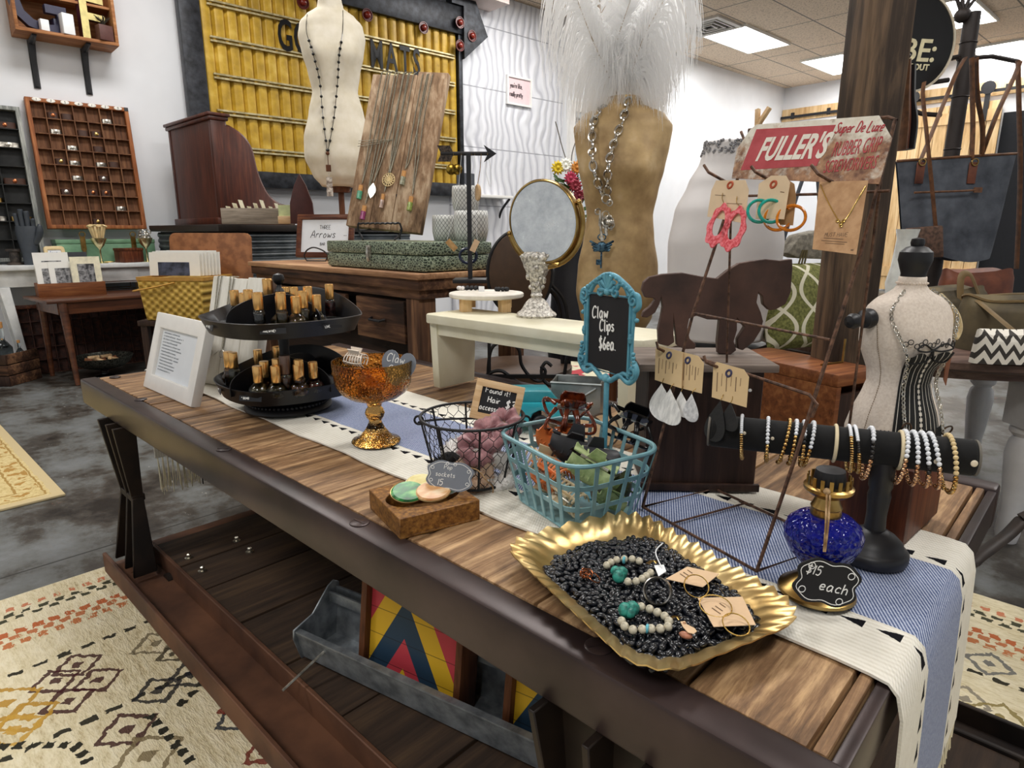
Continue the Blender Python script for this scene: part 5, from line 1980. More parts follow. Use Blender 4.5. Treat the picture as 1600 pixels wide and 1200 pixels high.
for a,px in((rk(1143,300),(1130,760)),(rk(1385,215),(1308,812))):
 e=at(*px,RT)-P1
 rw([a,e+Z3],.0018).build('back_strut',rustw,rack)
m=rw([rk(1093,560,.002),rk(1232,606,.004),rk(1265,617,.004),rk(1277,632,.004),rk(1268,652,.002)],.0021)
m.build('front_bar',rustw,rack)
hooks=[]
for tip,bend,end in(((1100,258),(1107,269),(1150,293)),((1174,260),(1180,268),(1216,289)),((1268,258),(1278,271),(1320,296)),((1026,534),(1028,544),(1052,556)),((1100,556),(1103,566),(1142,582))):
 up_=.034 if tip[1]<400 else .03
 rw([rk(*tip,up_+.012),rk(*bend,up_+.010),rk(*end,.006)],.0021).build('hook',rustw,rack)
rw([rk(1052,556,.006),rk(1072,564,.003),rk(1093,560,.002)],.0019).build('hook',rustw,rack)
# tin sign on the rack's top
cream_tin=MT('rusting_cream_tin','#e2ddcf',.5,.1)
n1=cream_tin.noise(26,8,rough=.7)
cream_tin.P
n2=cream_tin.noise(60,6,rough=.7)
lowb=(0.02-cream_tin.y)*11
cream_tin.col(cream_tin.mix(((n1*1.0+lowb*.30-.52)*6).clamp(),cream_tin.ramp(n2,[(.3,'#d5cdbb'),(.6,'#e8e4d8')]),cream_tin.ramp(n2,[(.35,'#6d4531'),(.65,'#b98d68')])))
def rs_(x,y,off):
 p=RMi@(rk(x,y,off)+P1)
 return Vector((p.x,p.y))
SO=.004
sign_px=[(1144,279),(1152,234),(1173,203),(1183,195),(1374,181),(1394,216),(1374,288)]
SP=[rs_(x,y,SO)for x,y in sign_px]
sc_=sum(SP,Vector((0,0)))/len(SP)
tin=thing('tin_sign','rusty cream and red tin sign for rubber grip screwdrivers atop the wire rack','sign')
TM=RM@Matrix.Translation((sc_.x,sc_.y,SO))
put(tin,TM)
MB().prism([(p.x-sc_.x,p.y-sc_.y)for p in SP],0,.0012).build('plate',cream_tin,tin)
redp=two('worn_red_paint','#a82832','#c04a50',40,.5,0,.3,.75,bump=.03)
def sq_(x,y):
 p=rs_(x,y,SO+.0014)
 return Vector((p.x-sc_.x,p.y-sc_.y))
MB().prism([sq_(*q)for q in((1157,266),(1182,202),(1306,195),(1276,259))],.0012,.0015).build('red_panel',redp,tin)
tw=plain('sign_white','#ece6da',.5,var=.03)
def sign_text(name,body,c0,c1,h,mt,shear,z,ty='type',offs=0.0,hw=1.0):
 a,b=sq_(*c0),sq_(*c1)
 v=b-a
 ang_=math.atan2(v.y,v.x)
 if ty=='type':
  mm=Matrix.Translation(((a.x+b.x)/2,(a.y+b.y)/2,z))@Matrix.Rotation(ang_,4,'Z')
  o_=type_mesh(name,body,h,mt,tin,Matrix(),.0002,shear,1.0,offs)
  w0=max(v_.co.x for v_ in o_.data.vertices)-min(v_.co.x for v_ in o_.data.vertices)
  o_.data.transform(mm@Matrix.Diagonal((v.length/w0,1,1,1)))
  return o_
 m_=MB()
 m_.M=Matrix.Translation((a.x,a.y,z))@Matrix.Rotation(ang_,4,'Z')
 script(m_,body,0,0,h,hw,r=h*.07,sl=.25)
 return m_.build(name,mt,tin)
sign_text('brand_lettering',"FULLER'S",(1183,236),(1294,229),.044,tw,.3,.0017,offs=.0012)
sign_text('script_lettering','Super De Luxe',(1303,208),(1376,205),.0125,redp,0,.0015,'script',hw=.62)
sign_text('product_lettering','RUBBER GRIP',(1301,235),(1376,226),.026,redp,.15,.0015)
sign_text('product_lettering','SCREWDRIVERS',(1288,262),(1370,254),.022,redp,.15,.0015)
# clothespin clipped on the sign
r_=thing('clothespin','wooden clothespin clipped on the top left of the tin sign','clothespin',P1+rk(1184,190,.004))
for s_ in(-1,1):
 MB().beam((0,0,-.006),(Vector((s_*.0055,0,0))@Matrix.Identity(3))+ru*.018+re_*(.004+s_*.0035),.006,.0055,rf).build('prong',pale_wood,r_,bevel=.0006)
MB().ring((.002,0,.002),.0035,.0009,12,5,rf).build('spring',silver,r_)
def hungcard(name,label,cat,poly,off,mt,hole=None,group=None,lines=(),ring_mt=None):
 P=[rk(x,y,off)+P1 for x,y in poly]
 c_=sum(P,Vector())/len(P)
 root=thing(name,label,cat,group=group)
 MM=flatm(c_,re_,ru)
 put(root,MM)
 iv=MM.inverted()
 MB().prism([(iv@p).xy for p in P],0,.0007).build('card',mt,root)
 if hole:
  h_=iv@(rk(*hole,off)+P1)
  MB().ring((h_.x,h_.y,.0009),.0042,.0016,18,6).build('reinforcement_ring',ring_mt or plain('orange_ring','#b5502e',.7),root)
 if lines:
  m_=MB()
  for(x0,y0,x1,y1,w)in lines:
   a,b=iv@(rk(x0,y0,off)+P1),iv@(rk(x1,y1,off)+P1)
   m_.beam((a.x,a.y,.0009),(b.x,b.y,.0009),w,.0003,(0,0,1))
  m_.build('printed_text',ink,root)
 def loc(x,y,o=0.0):
  return iv@(rk(x,y,off+o)+P1)
 return root,loc
def crop1(*pts):
 return[(1080+x/4.706,160+y/4.706)for x,y in pts]
manila=plain('manila_tag','#dcc3a2',.8,var=.03)
coral=two('coral_clay','#d83f4a','#f4808a',240,.6,0,.4,.6,bump=.6)
k1,L1=hungcard('earring_card','manila tag with two coral scalloped earrings, left hook at the top of the rack','earring card',crop1((120,840),(150,650),(185,575),(400,572),(425,645),(392,890)),.030,manila,crop1((290,610))[0],'earring cards on the wire rack',[(1118,305,1134,306,.0007),(1136,318,1160,319,.0007)])
for(top,w,ctr)in((crop1((225,690))[0],0,crop1((200,905))[0]),(crop1((330,715))[0],0,crop1((315,930))[0])):
 c_=L1(*ctr,.004)
 s_=L1(crop1((300,905))[0][0],ctr[1],.004).x-L1(ctr[0]-18,ctr[1],.004).x
 rx,ry=.0195,.0300
 n=56
 out,inn=[],[]
 for k in range(n):
  a=2*PI*k/n
  f=1+.07*math.cos(8*a)
  tear=1.0-.12*math.sin(a)
  out.append((c_.x+rx*f*math.cos(a)*tear,c_.y+ry*f*math.sin(a)))
  inn.append((c_.x+rx*.52*math.cos(a)*tear,c_.y+ry*.10+ry*.60*math.sin(a)))
 m=MB()
 m.ringprism(out,inn,c_.z-.001,c_.z+.0012)
 m.build('scalloped_hoop',coral,k1,bevel=.0004,seg=1)
 t_=L1(*top,.002)
 MB().tube(spline([(t_.x,t_.y,.001),(t_.x+.001,t_.y+.004,.003),(t_.x+.003,t_.y-.004,.003),(c_.x,c_.y+ry,c_.z)],5),.0005,5).build('ear_wire',brass,k1)
k2,L2=hungcard('earring_card','manila tag with two teal hoop earrings, middle hook at the top of the rack','earring card',crop1((475,855),(500,600),(590,540),(700,540),(728,590),(685,860)),.028,manila,crop1((608,605))[0],'earring cards on the wire rack',[(1220,300,1226,301,.001)])
teal=plain('teal_resin','#1f9c8f',.15,var=.15,scale=120)
for x in(500,585):
 c_=L2(*crop1((x,800))[0],.004)
 m=MB()
 m.ring((c_.x,c_.y,c_.z),.0145,.0021,32,8,(.75,.1,.6),flat=1.4)
 m.build('teal_hoop',teal,k2)
k3,L3=hungcard('earring_card','brown tag with amber hoop earrings behind the teal pair','earring card',crop1((640,900),(700,560),(760,600),(772,700),(750,905)),.014,plain('brown_tag','#b58e62',.8),None,'earring cards on the wire rack')
amb=plain('amber_resin','#c9761f',.12,var=.2,scale=90)
for x in(640,735):
 c_=L3(*crop1((x,850))[0],.006)
 m=MB()
 m.ring((c_.x,c_.y,c_.z),.0165,.0019,32,8,(.5,.15,.8),flat=1.4)
 m.build('amber_hoop',amb,k3)
k4,L4=hungcard('necklace_card','kraft card with a fine gold chain necklace, right hook at the top of the rack','necklace card',crop1((893,1080),(945,585),(1302,575),(1215,1120)),.026,two('kraft_board','#b98f68','#cda47c',60,.8,bump=.05),None,None,[(1288,372,1318,374,.0007),(1284,376,1324,379,.0007),(1290,380,1320,382,.0006),(1330,391,1334,391,.0016)])
m=MB()
pts=[L4(*p,.0012)for p in crop1((950,605),(1000,720),(1060,830),(1098,880),(1145,850),(1210,740),(1285,615))]
m.tube(spline(pts,6),.0007,5)
m.build('gold_chain',hoop,k4)
m=MB()
for p in crop1((1098,890),(1120,870),(1100,905),(1075,870)):
 m.ring(L4(*p,.002),.0019,.0006,10,5)
m.build('charm',hoop,k4)
m=MB()
a=L4(*crop1((978,985))[0],.001)
script(m,'MUST HAVE',a.x,a.y,.0045,.95,r=.0003,z=.0008,sl=0)
m.build('card_title',ink,k4)
def crop2(*pts):
 return[(1000+x/4.444,390+y/4.444)for x,y in pts]
manila2=plain('vintage_manila_tag','#d5b98d',.8,var=.03)
navyring=plain('navy_ring','#3a3a5a',.7)
def taglines(x0,x1,y0,y1):
 out=[]
 for k in range(6):
  f=(k+.5)/6
  (a,b),(c_,d_)=crop2((x0+(x1-x0)*f,y0+12*f*4),(x0+(x1-x0)*f-6,y0+(y1-y0)*(.62 if k%2 else .85)))
  out.append((a,b,c_,d_,.0006 if k%2 else .0013))
 return out
G_='vintage tags with teardrop earrings on the lower hooks'
k5,L5=hungcard('earring_card','vintage manila tag with white leather teardrops, leftmost on the lower hooks','earring card',crop2((105,905),(110,690),(132,668),(300,712),(290,965)),.026,manila2,crop2((205,735))[0],G_,taglines(125,270,750,880),navyring)
k6,L6=hungcard('earring_card','vintage manila tag with grey white teardrops, second on the lower hooks','earring card',crop2((285,962),(300,712),(405,738),(445,790),(430,1000)),.022,manila2,crop2((335,770))[0],G_,taglines(300,420,780,930),navyring)
k7,L7=hungcard('earring_card','vintage manila tag with black teardrops, rightmost on the lower hooks','earring card',crop2((500,1025),(512,805),(535,780),(722,832),(758,885),(740,1097)),.024,manila2,crop2((620,860))[0],G_,taglines(525,720,850,1010),navyring)
white_l=two('white_leather','#cfcfcd','#ecebe8',200,.6,0,stretch=(1,.3,1),bump=.3)
grey_l=two('grey_leather','#b5b6b9','#d8d8da',150,.6,bump=.3)
blk_l=plain('black_leather','#0e0e0f',.6,bump=.3,scale=150)
def tear(root,L,top,bot,wpx,mt,off):
 a,b=L(*crop2(top)[0],off),L(*crop2(bot)[0],off)
 w=(L(*crop2((top[0]+wpx,top[1]))[0],off)-L(*crop2(top)[0],off)).length/2
 h_=(b-a)
 out=[]
 n=30
 for k in range(n):
  t=2*PI*k/n
  yy=(1-math.cos(t))/2
  xx=math.sin(t)*(yy**.75)*w*1.15
  out.append((a.x+h_.x*yy+xx,a.y+h_.y*yy))
 m_=MB()
 m_.prism(out,a.z-.0005,a.z+.0007)
 m_.build('teardrop',mt,root)
 MB().tube(spline([(a.x,a.y+.008,a.z-off+.001),(a.x+.001,a.y+.004,a.z),(a.x,a.y-.001,a.z)],4),.0005,5).build('ear_wire',brass,root)
tear(k5,L5,(150,930),(155,1195),250,white_l,.002)
tear(k5,L5,(210,965),(200,1215),220,white_l,.005)
tear(k6,L6,(285,985),(300,1165),140,white_l,.002)
tear(k6,L6,(360,1000),(350,1195),140,grey_l,.005)
tear(k7,L7,(560,1045),(500,1330),190,blk_l,.003)
tear(k7,L7,(630,1060),(620,1260),150,blk_l,.001)
# - velvet T-bar with bracelets
velv=plain('black_velvet','#0b0b0c',.95,var=.2,scale=90,Sheen_Weight=.06)
tbp=at(1360,870,RT)
TAx=R(22)
tbar=thing('bracelet_bar','black velvet T bar stand hung with gold and white bead bracelets','jewellery stand',tbp,TAx)
AZ=.146
m=MB()
m.lathe([(0,0),(.040,0),(.042,.004),(.042,.012),(.039,.016),(.036,.018),(.034,.024),(.026,.032),(.018,.037),(.014,.040),(0,.041)],44)
m.build('turned_base',black_paint,tbar)
m=MB()
m.lathe([(.0125,.036),(.0115,.06),(.0135,.085),(.012,.092),(.0138,.097),(.0138,.125),(.012,AZ)],24)
m.build('column',black_paint,tbar)
BR=.0215
X0,X1=-.207,.092
m=MB()
m.M=Matrix.Translation((0,0,AZ))@Matrix.Rotation(PI/2,4,'Y')
m.lathe([(0,X0),(BR-.003,X0),(BR,X0+.003),(BR,X1-.003),(BR-.003,X1),(0,X1)],40)
m.build('velvet_bar',velv,tbar)
for x in(X0-.001,X1+.0005):
 m=MB()
 m.ring((x,0,AZ),BR-.0015,.0016,30,6,(1,0,0))
 m.build('end_piping',plain('grey_piping','#6f6a62',.8),tbar)
TBM=Matrix.Translation(tbp)@Matrix.Rotation(TAx,4,'Z')
TBi=TBM.inverted()
def barx(px,py=690):
 """position along the bar that the photograph shows at px (front of the bar)"""
 fnrm=(TBM.to_3x3()@Vector((0,-1,0)))
 p=onplane(px,py,tbp+fnrm*BR*.5,fnrm)
 return(TBi@p).x
goldbead=two('gold_bead','#a8783a','#ecca88',260,.25,1.0,bump=0)
rose=two('rose_gold_bead','#b07f58','#eec49c',260,.25,1.0,bump=0)
whiteb=plain('white_bead','#eceff4',.3,var=.02)
creamb=plain('cream_bead','#dfc794',.35,var=.06)
blackb=plain('black_bead','#1a1716',.3)
BRC=[(1157,678,'g',.35,.1,'gold disc bead bracelet with white beads, leftmost on the velvet bar',.0),(1198,685,'g',.45,.05,'gold and white bead bracelet second from the left end of the velvet bar',.0),(1232,690,'g',0,-.22,'all gold bead bracelet at the left of the group of four on the bar',.0),(1243,690,'g',.3,-.12,'gold bracelet with white beads, second of the group of four on the bar',.0),(1255,692,'g',.28,.0,'gold bracelet with white and black beads, third of the group of four on the bar',.12),(1270,694,'g',.5,-.18,'long white bead bracelet at the right of the group of four on the bar',.0),(1325,702,'g',.25,.12,'gold disc bracelet with white beads right of the first cream band',.0),(1334,704,'g',.3,.18,'gold and black bead bracelet beside the gold disc one right of the first cream band',.15),(1361,706,'r',.25,-.1,'cream and rose gold bracelet left of the bar column',.2),(1414,712,'r',.4,-.12,'white and gold bracelet just right of the second cream band',.0),(1427,714,'r',.45,.05,'rose gold bracelet with white beads in the right group of four on the bar',.0),(1440,716,'r',.45,.16,'gold and black bracelet with white beads in the right group of four on the bar',.12),(1453,718,'r',.5,.24,'long white and rose gold bracelet at the right of the right group on the bar',.0),(1482,722,'c',.55,.12,'cream and gold bead bracelet hanging alone near the right end of the bar',.0)]
for px,py,kind,fw_,tilt,lb,blk in BRC:
 bx=barx(px,py)
 rr=.0285 if kind=='g' else .032
 if kind=='c':
  rr=.034
 root=thing('bead_bracelet',lb,'bracelet',TBM@Vector((bx,0,AZ-(rr-BR)+.0022)),TAx,'bead bracelets on the velvet bar')
 disc='disc' in lb
 nb_=64 if disc else 36
 groups={'gold_beads':MB(),'white_beads':MB(),'black_beads':MB(),'black_beads ':MB()}
 for k in range(nb_):
  a=2*PI*k/nb_
  f=abs(((k/nb_+.5)%1)-.5)*2
  key='white_beads' if f<fw_ else 'gold_beads'
  if blk and fw_<=f<fw_+blk:
   key='black_beads' if k/nb_<.5 else 'black_beads '
  rb=2*PI*rr/nb_/2*(1.0 if not disc else 1.5)*(1.02 if key!='white_beads' else 1.0)
  y,z=-rr*math.sin(a),rr*math.cos(a)
  x=tilt*(rr-z)*(.8 if math.sin(a)>0 else .5)
  if disc and key=='gold_beads':
   mm=groups[key]
   mm.M=Matrix.Translation((x,y,z))@Matrix.Rotation(a+PI/2,4,'X')
   mm.lathe([(0,-.0010),(.0024,-.0008),(.0024,.0008),(0,.0010)],8)
   mm.M=Matrix()
  else:
   groups[key].ball((x,y,z),max(rb,.0022),8,6)
 for key,mm in groups.items():
  if mm.v and len(mm.f):
   mt={'gold_beads':rose if kind=='r' else goldbead,'white_beads':creamb if kind=='c' else whiteb,'black_beads':blackb}[key.strip()]
   mm.build(key.strip(),mt,root,smooth=180)
for px,py,lb in((1305,697,'left'),(1407,712,'right')):
 bx=barx(px,py)
 m=MB()
 m.ring((0,0,0),BR+.0012,.0022,40,8,(1,0,0),flat=1.0)
 o=m.build('cream_band',plain('cream_elastic','#e5d5b0',.6))
 o.location,o.rotation_euler=TBM@Vector((bx,0,AZ)),(0,0,TAx)
 tag(o,'plain cream band around the velvet bar, the %s one'%lb,'bracelet','cream bands on the velvet bar')
pearl=plain('pearl_pin','#e9dcc3',.3)
for px,py,s_ in((1163,677,1),(1207,685,1),(1522,724,1.7),(1463,721,1.3)):
 fnrm=(TBM.to_3x3()@Vector((0,-1,0)))
 p=onplane(px,py,tbp+fnrm*BR*.98,fnrm)
 q=TBi@p
 dz_=max(-BR*.9,min(BR*.9,q.z-AZ))
 m=MB()
 m.ball((q.x,-math.sqrt(BR**2-dz_**2)-.0005,q.z if abs(q.z-AZ)<BR else AZ+dz_),.0022*s_,10,7,(1,.4,1.1))
 m.build('pearl_pin',pearl,tbar)
# - cobalt oil lamp with its price plaque
lp=at(1275,925,RT)
lamp_o=thing('oil_lamp','cobalt blue glass oil lamp base with brass foot and burner','oil lamp',lp)
m=MB()
m.lathe([(0,0),(.040,0),(.042,.002),(.041,.005),(.036,.008),(.030,.014),(.022,.019),(.017,.024),(.0155,.031),(.017,.034),(0,.035)],44)
m.build('brass_foot',brass,lamp_o)
cob=MT('cobalt_glass','#1522a0',.05,spec=.7,Transmission_Weight=.55,IOR=1.4)
q_=cob.voro(150)
cob.bump(q_,.9,.004)
m=MB()
m.lathe([(0,.033),(.014,.034),(.024,.041),(.034,.052),(.0405,.066),(.0415,.076),(.038,.086),(.030,.093),(.018,.097),(0,.098)],48)
m.build('glass_font',cob,lamp_o,smooth=180)
m=MB()
m.lathe([(.0155,.096),(.0165,.1),(.0155,.104),(.0165,.107),(.014,.112),(.012,.118),(.020,.122),(.0255,.127),(.026,.131),(.0225,.133),(.0215,.131),(.012,.128),(0,.128)],36)
for k in range(16):
 a=2*PI*k/16
 m.cbox((.0225*math.cos(a),.0225*math.sin(a),.138),(.004,.0012,.011),(0,0,a+PI/2))
m.build('burner',brass,lamp_o)
MB().lathe([(0,.128),(.015,.128),(.017,.136),(.015,.15),(0,.152)],24).build('dark_cap',black_paint,lamp_o)
kd=_N2.dot(Vector((lp.x,lp.y,0)))
kp=Matrix.Translation(lp)
m=MB()
pp=[far(1292,768,kd-.020)-lp,far(1290,820,kd-.045)-lp,far(1287,862,kd-.048)-lp]
pq=[far(1297,768,kd-.020)-lp,far(1294,820,kd-.046)-lp,far(1289,862,kd-.048)-lp]
m.tube(spline(pp,6),.0011,5)
m.tube(spline(pq,6),.0011,5)
m.ball(far(1291,772,kd-.022)-lp,.0042,10,7)
twl=m
t15=None
bl,br,tl=far(1230,933,kd-.050),far(1330,955,kd-.052),far(1236,862,kd-.046)
s15,W_,H_=plaque('price_plaque','black bracket shaped plaque reading fifteen dollars each, hung on the blue lamp','sign',(bl,br,tl),fancy(56,.09),chalk_black,[('$15',.14,.62,.2,.95),('each',.40,.33,.22,1.05)],scroll=1)
m=MB()
for x,y in((.2,.8),(.16,.26),(.82,.75),(.76,.16)):
 m.ring((x*W_,y*H_,.0022),.0036,.0005,14,4)
m.build('scroll_curls',chalk,s15)
MM=s15.matrix_world if False else flatm(bl,br-bl,tl-bl)
ii=MM.inverted()
m=MB()
for lst in(pp,pq):
 m.tube(spline([ii@(p+lp)for p in lst],6),.0011,5)
m.ball(ii@(pp[0]+lp),.0040,10,7)
m.build('twine',twine,s15)
# - mini dress form on a wooden block
red_wood=wood('red_brown_block','#2f150d','#5a2d1b','#8a5230','z',1.6,.45,.15)
f0=at(1410,858,TOP+.004)
f1=at(1464,806,TOP+.004)
v=f1-f0
ba_=math.atan2(v.y,v.x)
bkM=Matrix.Translation((f0.x,f0.y,RT))@Matrix.Rotation(ba_,4,'Z')
block=thing('display_block','red brown wooden block carrying the small dress form','block',(f0.x,f0.y,RT),ba_)
bw_,bd_=v.length,.105
bhh=.105
MB().box(0,bw_,0,bd_,0,bhh).build('block',red_wood,block,bevel=.0025)
linen=two('natural_linen','#d6c8ba','#e6dacd',300,.85,0,.35,.65,bump=.12)
fc=bkM@Vector((bw_*.5,bd_*.52,0))
fd=_N2.dot(Vector((fc.x,fc.y,0)))
zb_=RT+bhh
ztop=hgt(1437,432,fc)
HF=ztop-zb_
FY=YAW-PI/2+R(14)
form=thing('mini_dress_form','small linen dress form printed with a black corset, black turned knob for a head','dress form',(fc.x,fc.y,zb_),FY)
SEC=[(h_,w_*1.33,d_*1.25)for h_,w_,d_ in[(0,.048,.036),(.05,.050,.038),(.14,.050,.039),(.24,.045,.035),(.34,.037,.029),(.41,.033,.026),(.48,.034,.028),(.56,.040,.034),(.64,.046,.037),(.72,.048,.035),(.79,.049,.030),(.85,.044,.025),(.89,.034,.021),(.92,.020,.015),(.95,.014,.013),(1,.0130,.0125)]]
def sec(h):
 for a,b in zip(SEC[:-1],SEC[1:]):
  if a[0]<=h<=b[0]:
   t=(h-a[0])/(b[0]-a[0])
   t2=t
   return(a[1]+(b[1]-a[1])*t2,a[2]+(b[2]-a[2])*t2)
 return SEC[-1][1:]
def fpt(a,h,ex=0.0):
 """a = 0 is the front (local -y)"""
 w,d=sec(h)
 x,y=math.sin(a),-math.cos(a)
 bust=0
 if .52<h<.72 and abs(a)<1.2:
  bust=.007*math.exp(-((abs(a)-.5)/.3)**2)*math.exp(-((h-.6)/.06)**2)
 f=1+ex/((w+d)/2)
 return Vector((x*(w+bust)*f,y*(d+bust*1.4)*f,h*HF))
m=MB()
NA=40
hs=[k/44 for k in range(45)]
rows=[fpt(2*PI*k/NA,h)for h in hs for k in range(NA)]
m.add(rows,[(i*NA+k,i*NA+(k+1)%NA,(i+1)*NA+(k+1)%NA,(i+1)*NA+k)for i in range(44)for k in range(NA)]+[tuple(range(NA-1,-1,-1)),tuple(44*NA+k for k in range(NA))])
m.build('linen_body',linen,form,smooth=180)
m=MB()
m.lathe([(0,HF-.002),(.0150,HF-.002),(.0150,HF+.004),(.0175,HF+.012),(.0205,HF+.022),(.0195,HF+.032),(.013,HF+.038),(.0075,HF+.040),(.0085,HF+.044),(.0075,HF+.049),(0,HF+.051)],26)
m.build('neck_knob',black_paint,form)
m=MB()
for k in range(30):
 a=2*PI*k/30
 m.ball(fpt(a,.965,.001),.0015,6,4)
m.build('neck_trim',whiteb if False else linen,form)
m=MB()
s_=fpt(-PI/2+.1,.78)
m.M=Matrix.Translation(s_)@Matrix.Rotation(R(-96),4,'Y')@Matrix.Rotation(R(6),4,'X')
m.lathe([(0,-.004),(.0125,-.002),(.0135,.003),(.0115,.007),(.012,.010),(.007,.014),(.0065,.018),(.0095,.023),(.0105,.029),(.008,.035),(0,.038)],22)
m.build('shoulder_knob',black_paint,form)
# printed corset
cor=MT('corset_print','#121213',.8,coords='UV')
cor.P
st_=((cor.x*9).mod(1.0)-.5).abs().lt(.055)
mid=(cor.x-.5).abs().lt(.03)*((cor.y*14).mod(1.0).lt(.6))
cor.col(cor.mix(st_.max(mid),'#131314','#d8d2c8'))
A0,A1,H0,H1=-.62,.62,.16,.58
nu_,nv_=26,24
me=bpy.data.meshes.new('corset')
vs_,uv_,fs_=[],[],[]
for i in range(nu_+1):
 for j in range(nv_+1):
  u,v2=i/nu_,j/nv_
  h=H0+(H1-H0)*v2
  if v2>.95:
   h-=.03*math.cos((u-.5)*2*PI*1.0)**2*0
  vs_.append(fpt(A0+(A1-A0)*u,h+.03*math.sin(PI*u*2)**2*v2,.0011))
  uv_.append((u,v2))
w=nv_+1
for i in range(nu_):
 for j in range(nv_):
  fs_.append((i*w+j,(i+1)*w+j,(i+1)*w+j+1,i*w+j+1))
me.from_pydata(vs_,[],fs_)
ul=me.uv_layers.new(name='UVMap')
for l in me.loops:
 ul.data[l.index].uv=uv_[l.vertex_index]
me.materials.append(cor.mat)
me.polygons.foreach_set('use_smooth',[True]*len(me.polygons))
o=bpy.data.objects.new('corset_print',me)
COL.objects.link(o)
o.parent=form
inkb=plain('black_print','#161617',.8)
m=MB()
for k in range(22):
 a=-.85+1.7*k/21
 hh=.10+.02*math.sin(k*1.9)
 pts=[fpt(a,.17,.0012),fpt(a+.02,.12,.0016),fpt(a-.03,hh-.02,.0016),fpt(a+.05,hh-.03,.0014),fpt(a+.07,.14,.0014)]
 m.tube(spline(pts,4),.0009,4)
m.build('printed_ruffle',inkb,form)
m=MB()
for k in range(13):
 a=-.62+1.24*k/12
 m.ring(fpt(a,.655+.012*math.sin(k*2),.0012),.0032,.0006,10,4,(math.sin(a),-math.cos(a),0))
for s_ in(-1,1):
 m.tube(spline([fpt(0,.62,.002),fpt(s_*.25,.655,.003),fpt(s_*.42,.63,.003),fpt(s_*.2,.615,.003),fpt(0,.62,.002)],5),.0012,5)
 m.tube(spline([fpt(0,.62,.002),fpt(s_*.12,.56,.002),fpt(s_*.5,.55,.002),fpt(s_*.62,.60,.0015)],5),.0014,5)
m.build('printed_bow',inkb,form)
m=MB()
for k in range(60):
 h=.05+.72*k/60
 p=fpt(-PI/2+.35,h,.0005)
 m.cbox(p,(.0008,.0008,.0022))
m.build('seam_stitching',plain('seam_thread','#9a8a78',.9),form)
# chain necklace hanging over it
FMx=Matrix.Translation((fc.x,fc.y,zb_))@Matrix.Rotation(FY,4,'Z')
def linked(mb,pts,rr,wr,seg=10,step=1.55,flip=0):
 pts=spline(pts,14)
 acc,i,side=0,0,flip
 last=pts[0]
 for p in pts[1:]:
  if(p-last).length>=rr*step:
   d=(p-last).normalized()
   ax=Vector((.25,1,0))
   ax=(ax-d*ax.dot(d)).normalized()
   if side:
    ax=d.cross(ax).normalized().lerp(ax,.35).normalized()
   q=ax.to_track_quat('Z','Y')
   c_=(p+last)/2
   loop=[]
   for k in range(seg):
    a=2*PI*k/seg
    sd_=ax.cross(d)
    loop.append(c_+d*rr*1.05*math.cos(a)+sd_*rr*.72*math.sin(a))
   mb.tube(loop,wr,5,True)
   last=p
   side=1-side
ch=thing('chain_necklace','heavy silver chain with a key pendant draped over the small dress form','necklace')
put(ch,FMx)
m=MB()
linked(m,[fpt(-.95,.93,.003),fpt(-.85,.80,.004),fpt(-.62,.60,.006),fpt(-.5,.42,.006),fpt(-.42,.26,.004),fpt(-.35,.16,.005)],.0026,.0008)
m.build('chain_strand',silver,ch)
m=MB()
linked(m,[fpt(1.0,.93,.003),fpt(1.05,.80,.004),fpt(1.1,.60,.006),fpt(1.05,.42,.006),fpt(.95,.26,.004),fpt(.7,.12,.006)],.0026,.0008)
m.build('chain_strand',silver,ch)
m=MB()
linked(m,[fpt(1.12,.78,.005),fpt(1.22,.60,.007),fpt(1.2,.42,.008),fpt(1.1,.26,.006)],.0026,.0008)
m.build('chain_strand',silver,ch)
m=MB()
p=fpt(.45,.09,.007)
m.ring(p,.0065,.0014,18,6,(0,1,0))
m.ring(p+Vector((.012,0,.002)),.0065,.0014,18,6,(0,1,0))
m.tube([p+Vector((-.006,0,0)),p+Vector((-.038,-.003,-.006))],.0016,6)
m.ring(fpt(-.36,.19,.006),.0075,.0014,18,6,(0,1,0))
m.ring(fpt(.85,.14,.008),.0075,.0012,18,6,(0,1,.4))
m.build('key_pendant',two('dark_bronze','#2f2520','#6a5648',120,.4,.9),ch)
tg=thing('hang_tag','brown leather hang tag on a cream cord on the small dress form shoulder','tag')
put(tg,FMx)
p=fpt(1.35,.66,.010)
m=MB()
m.hexa([p+Vector((-.006,0,-.06)),p+Vector((.004,.004,-.07)),p+Vector((.004,.0055,-.07)),p+Vector((-.006,.0015,-.06)),p+Vector((-.008,0,-.006)),p+Vector((.006,.004,-.006)),p+Vector((.006,.0055,-.006)),p+Vector((-.008,.0015,-.006))])
m.build('leather_tag',plain('tan_leather','#7d4a2e',.6,bump=.2),tg)
MB().tube(spline([fpt(1.2,.9,.003),fpt(1.3,.8,.006),p+Vector((.008,0,.012)),p+Vector((.004,0,-.002)),fpt(1.3,.7,.006),fpt(1.25,.82,.004)],6),.0028,6).build('cord',plain('cream_rope','#d8c49a',.8,bump=.4,scale=200),tg)
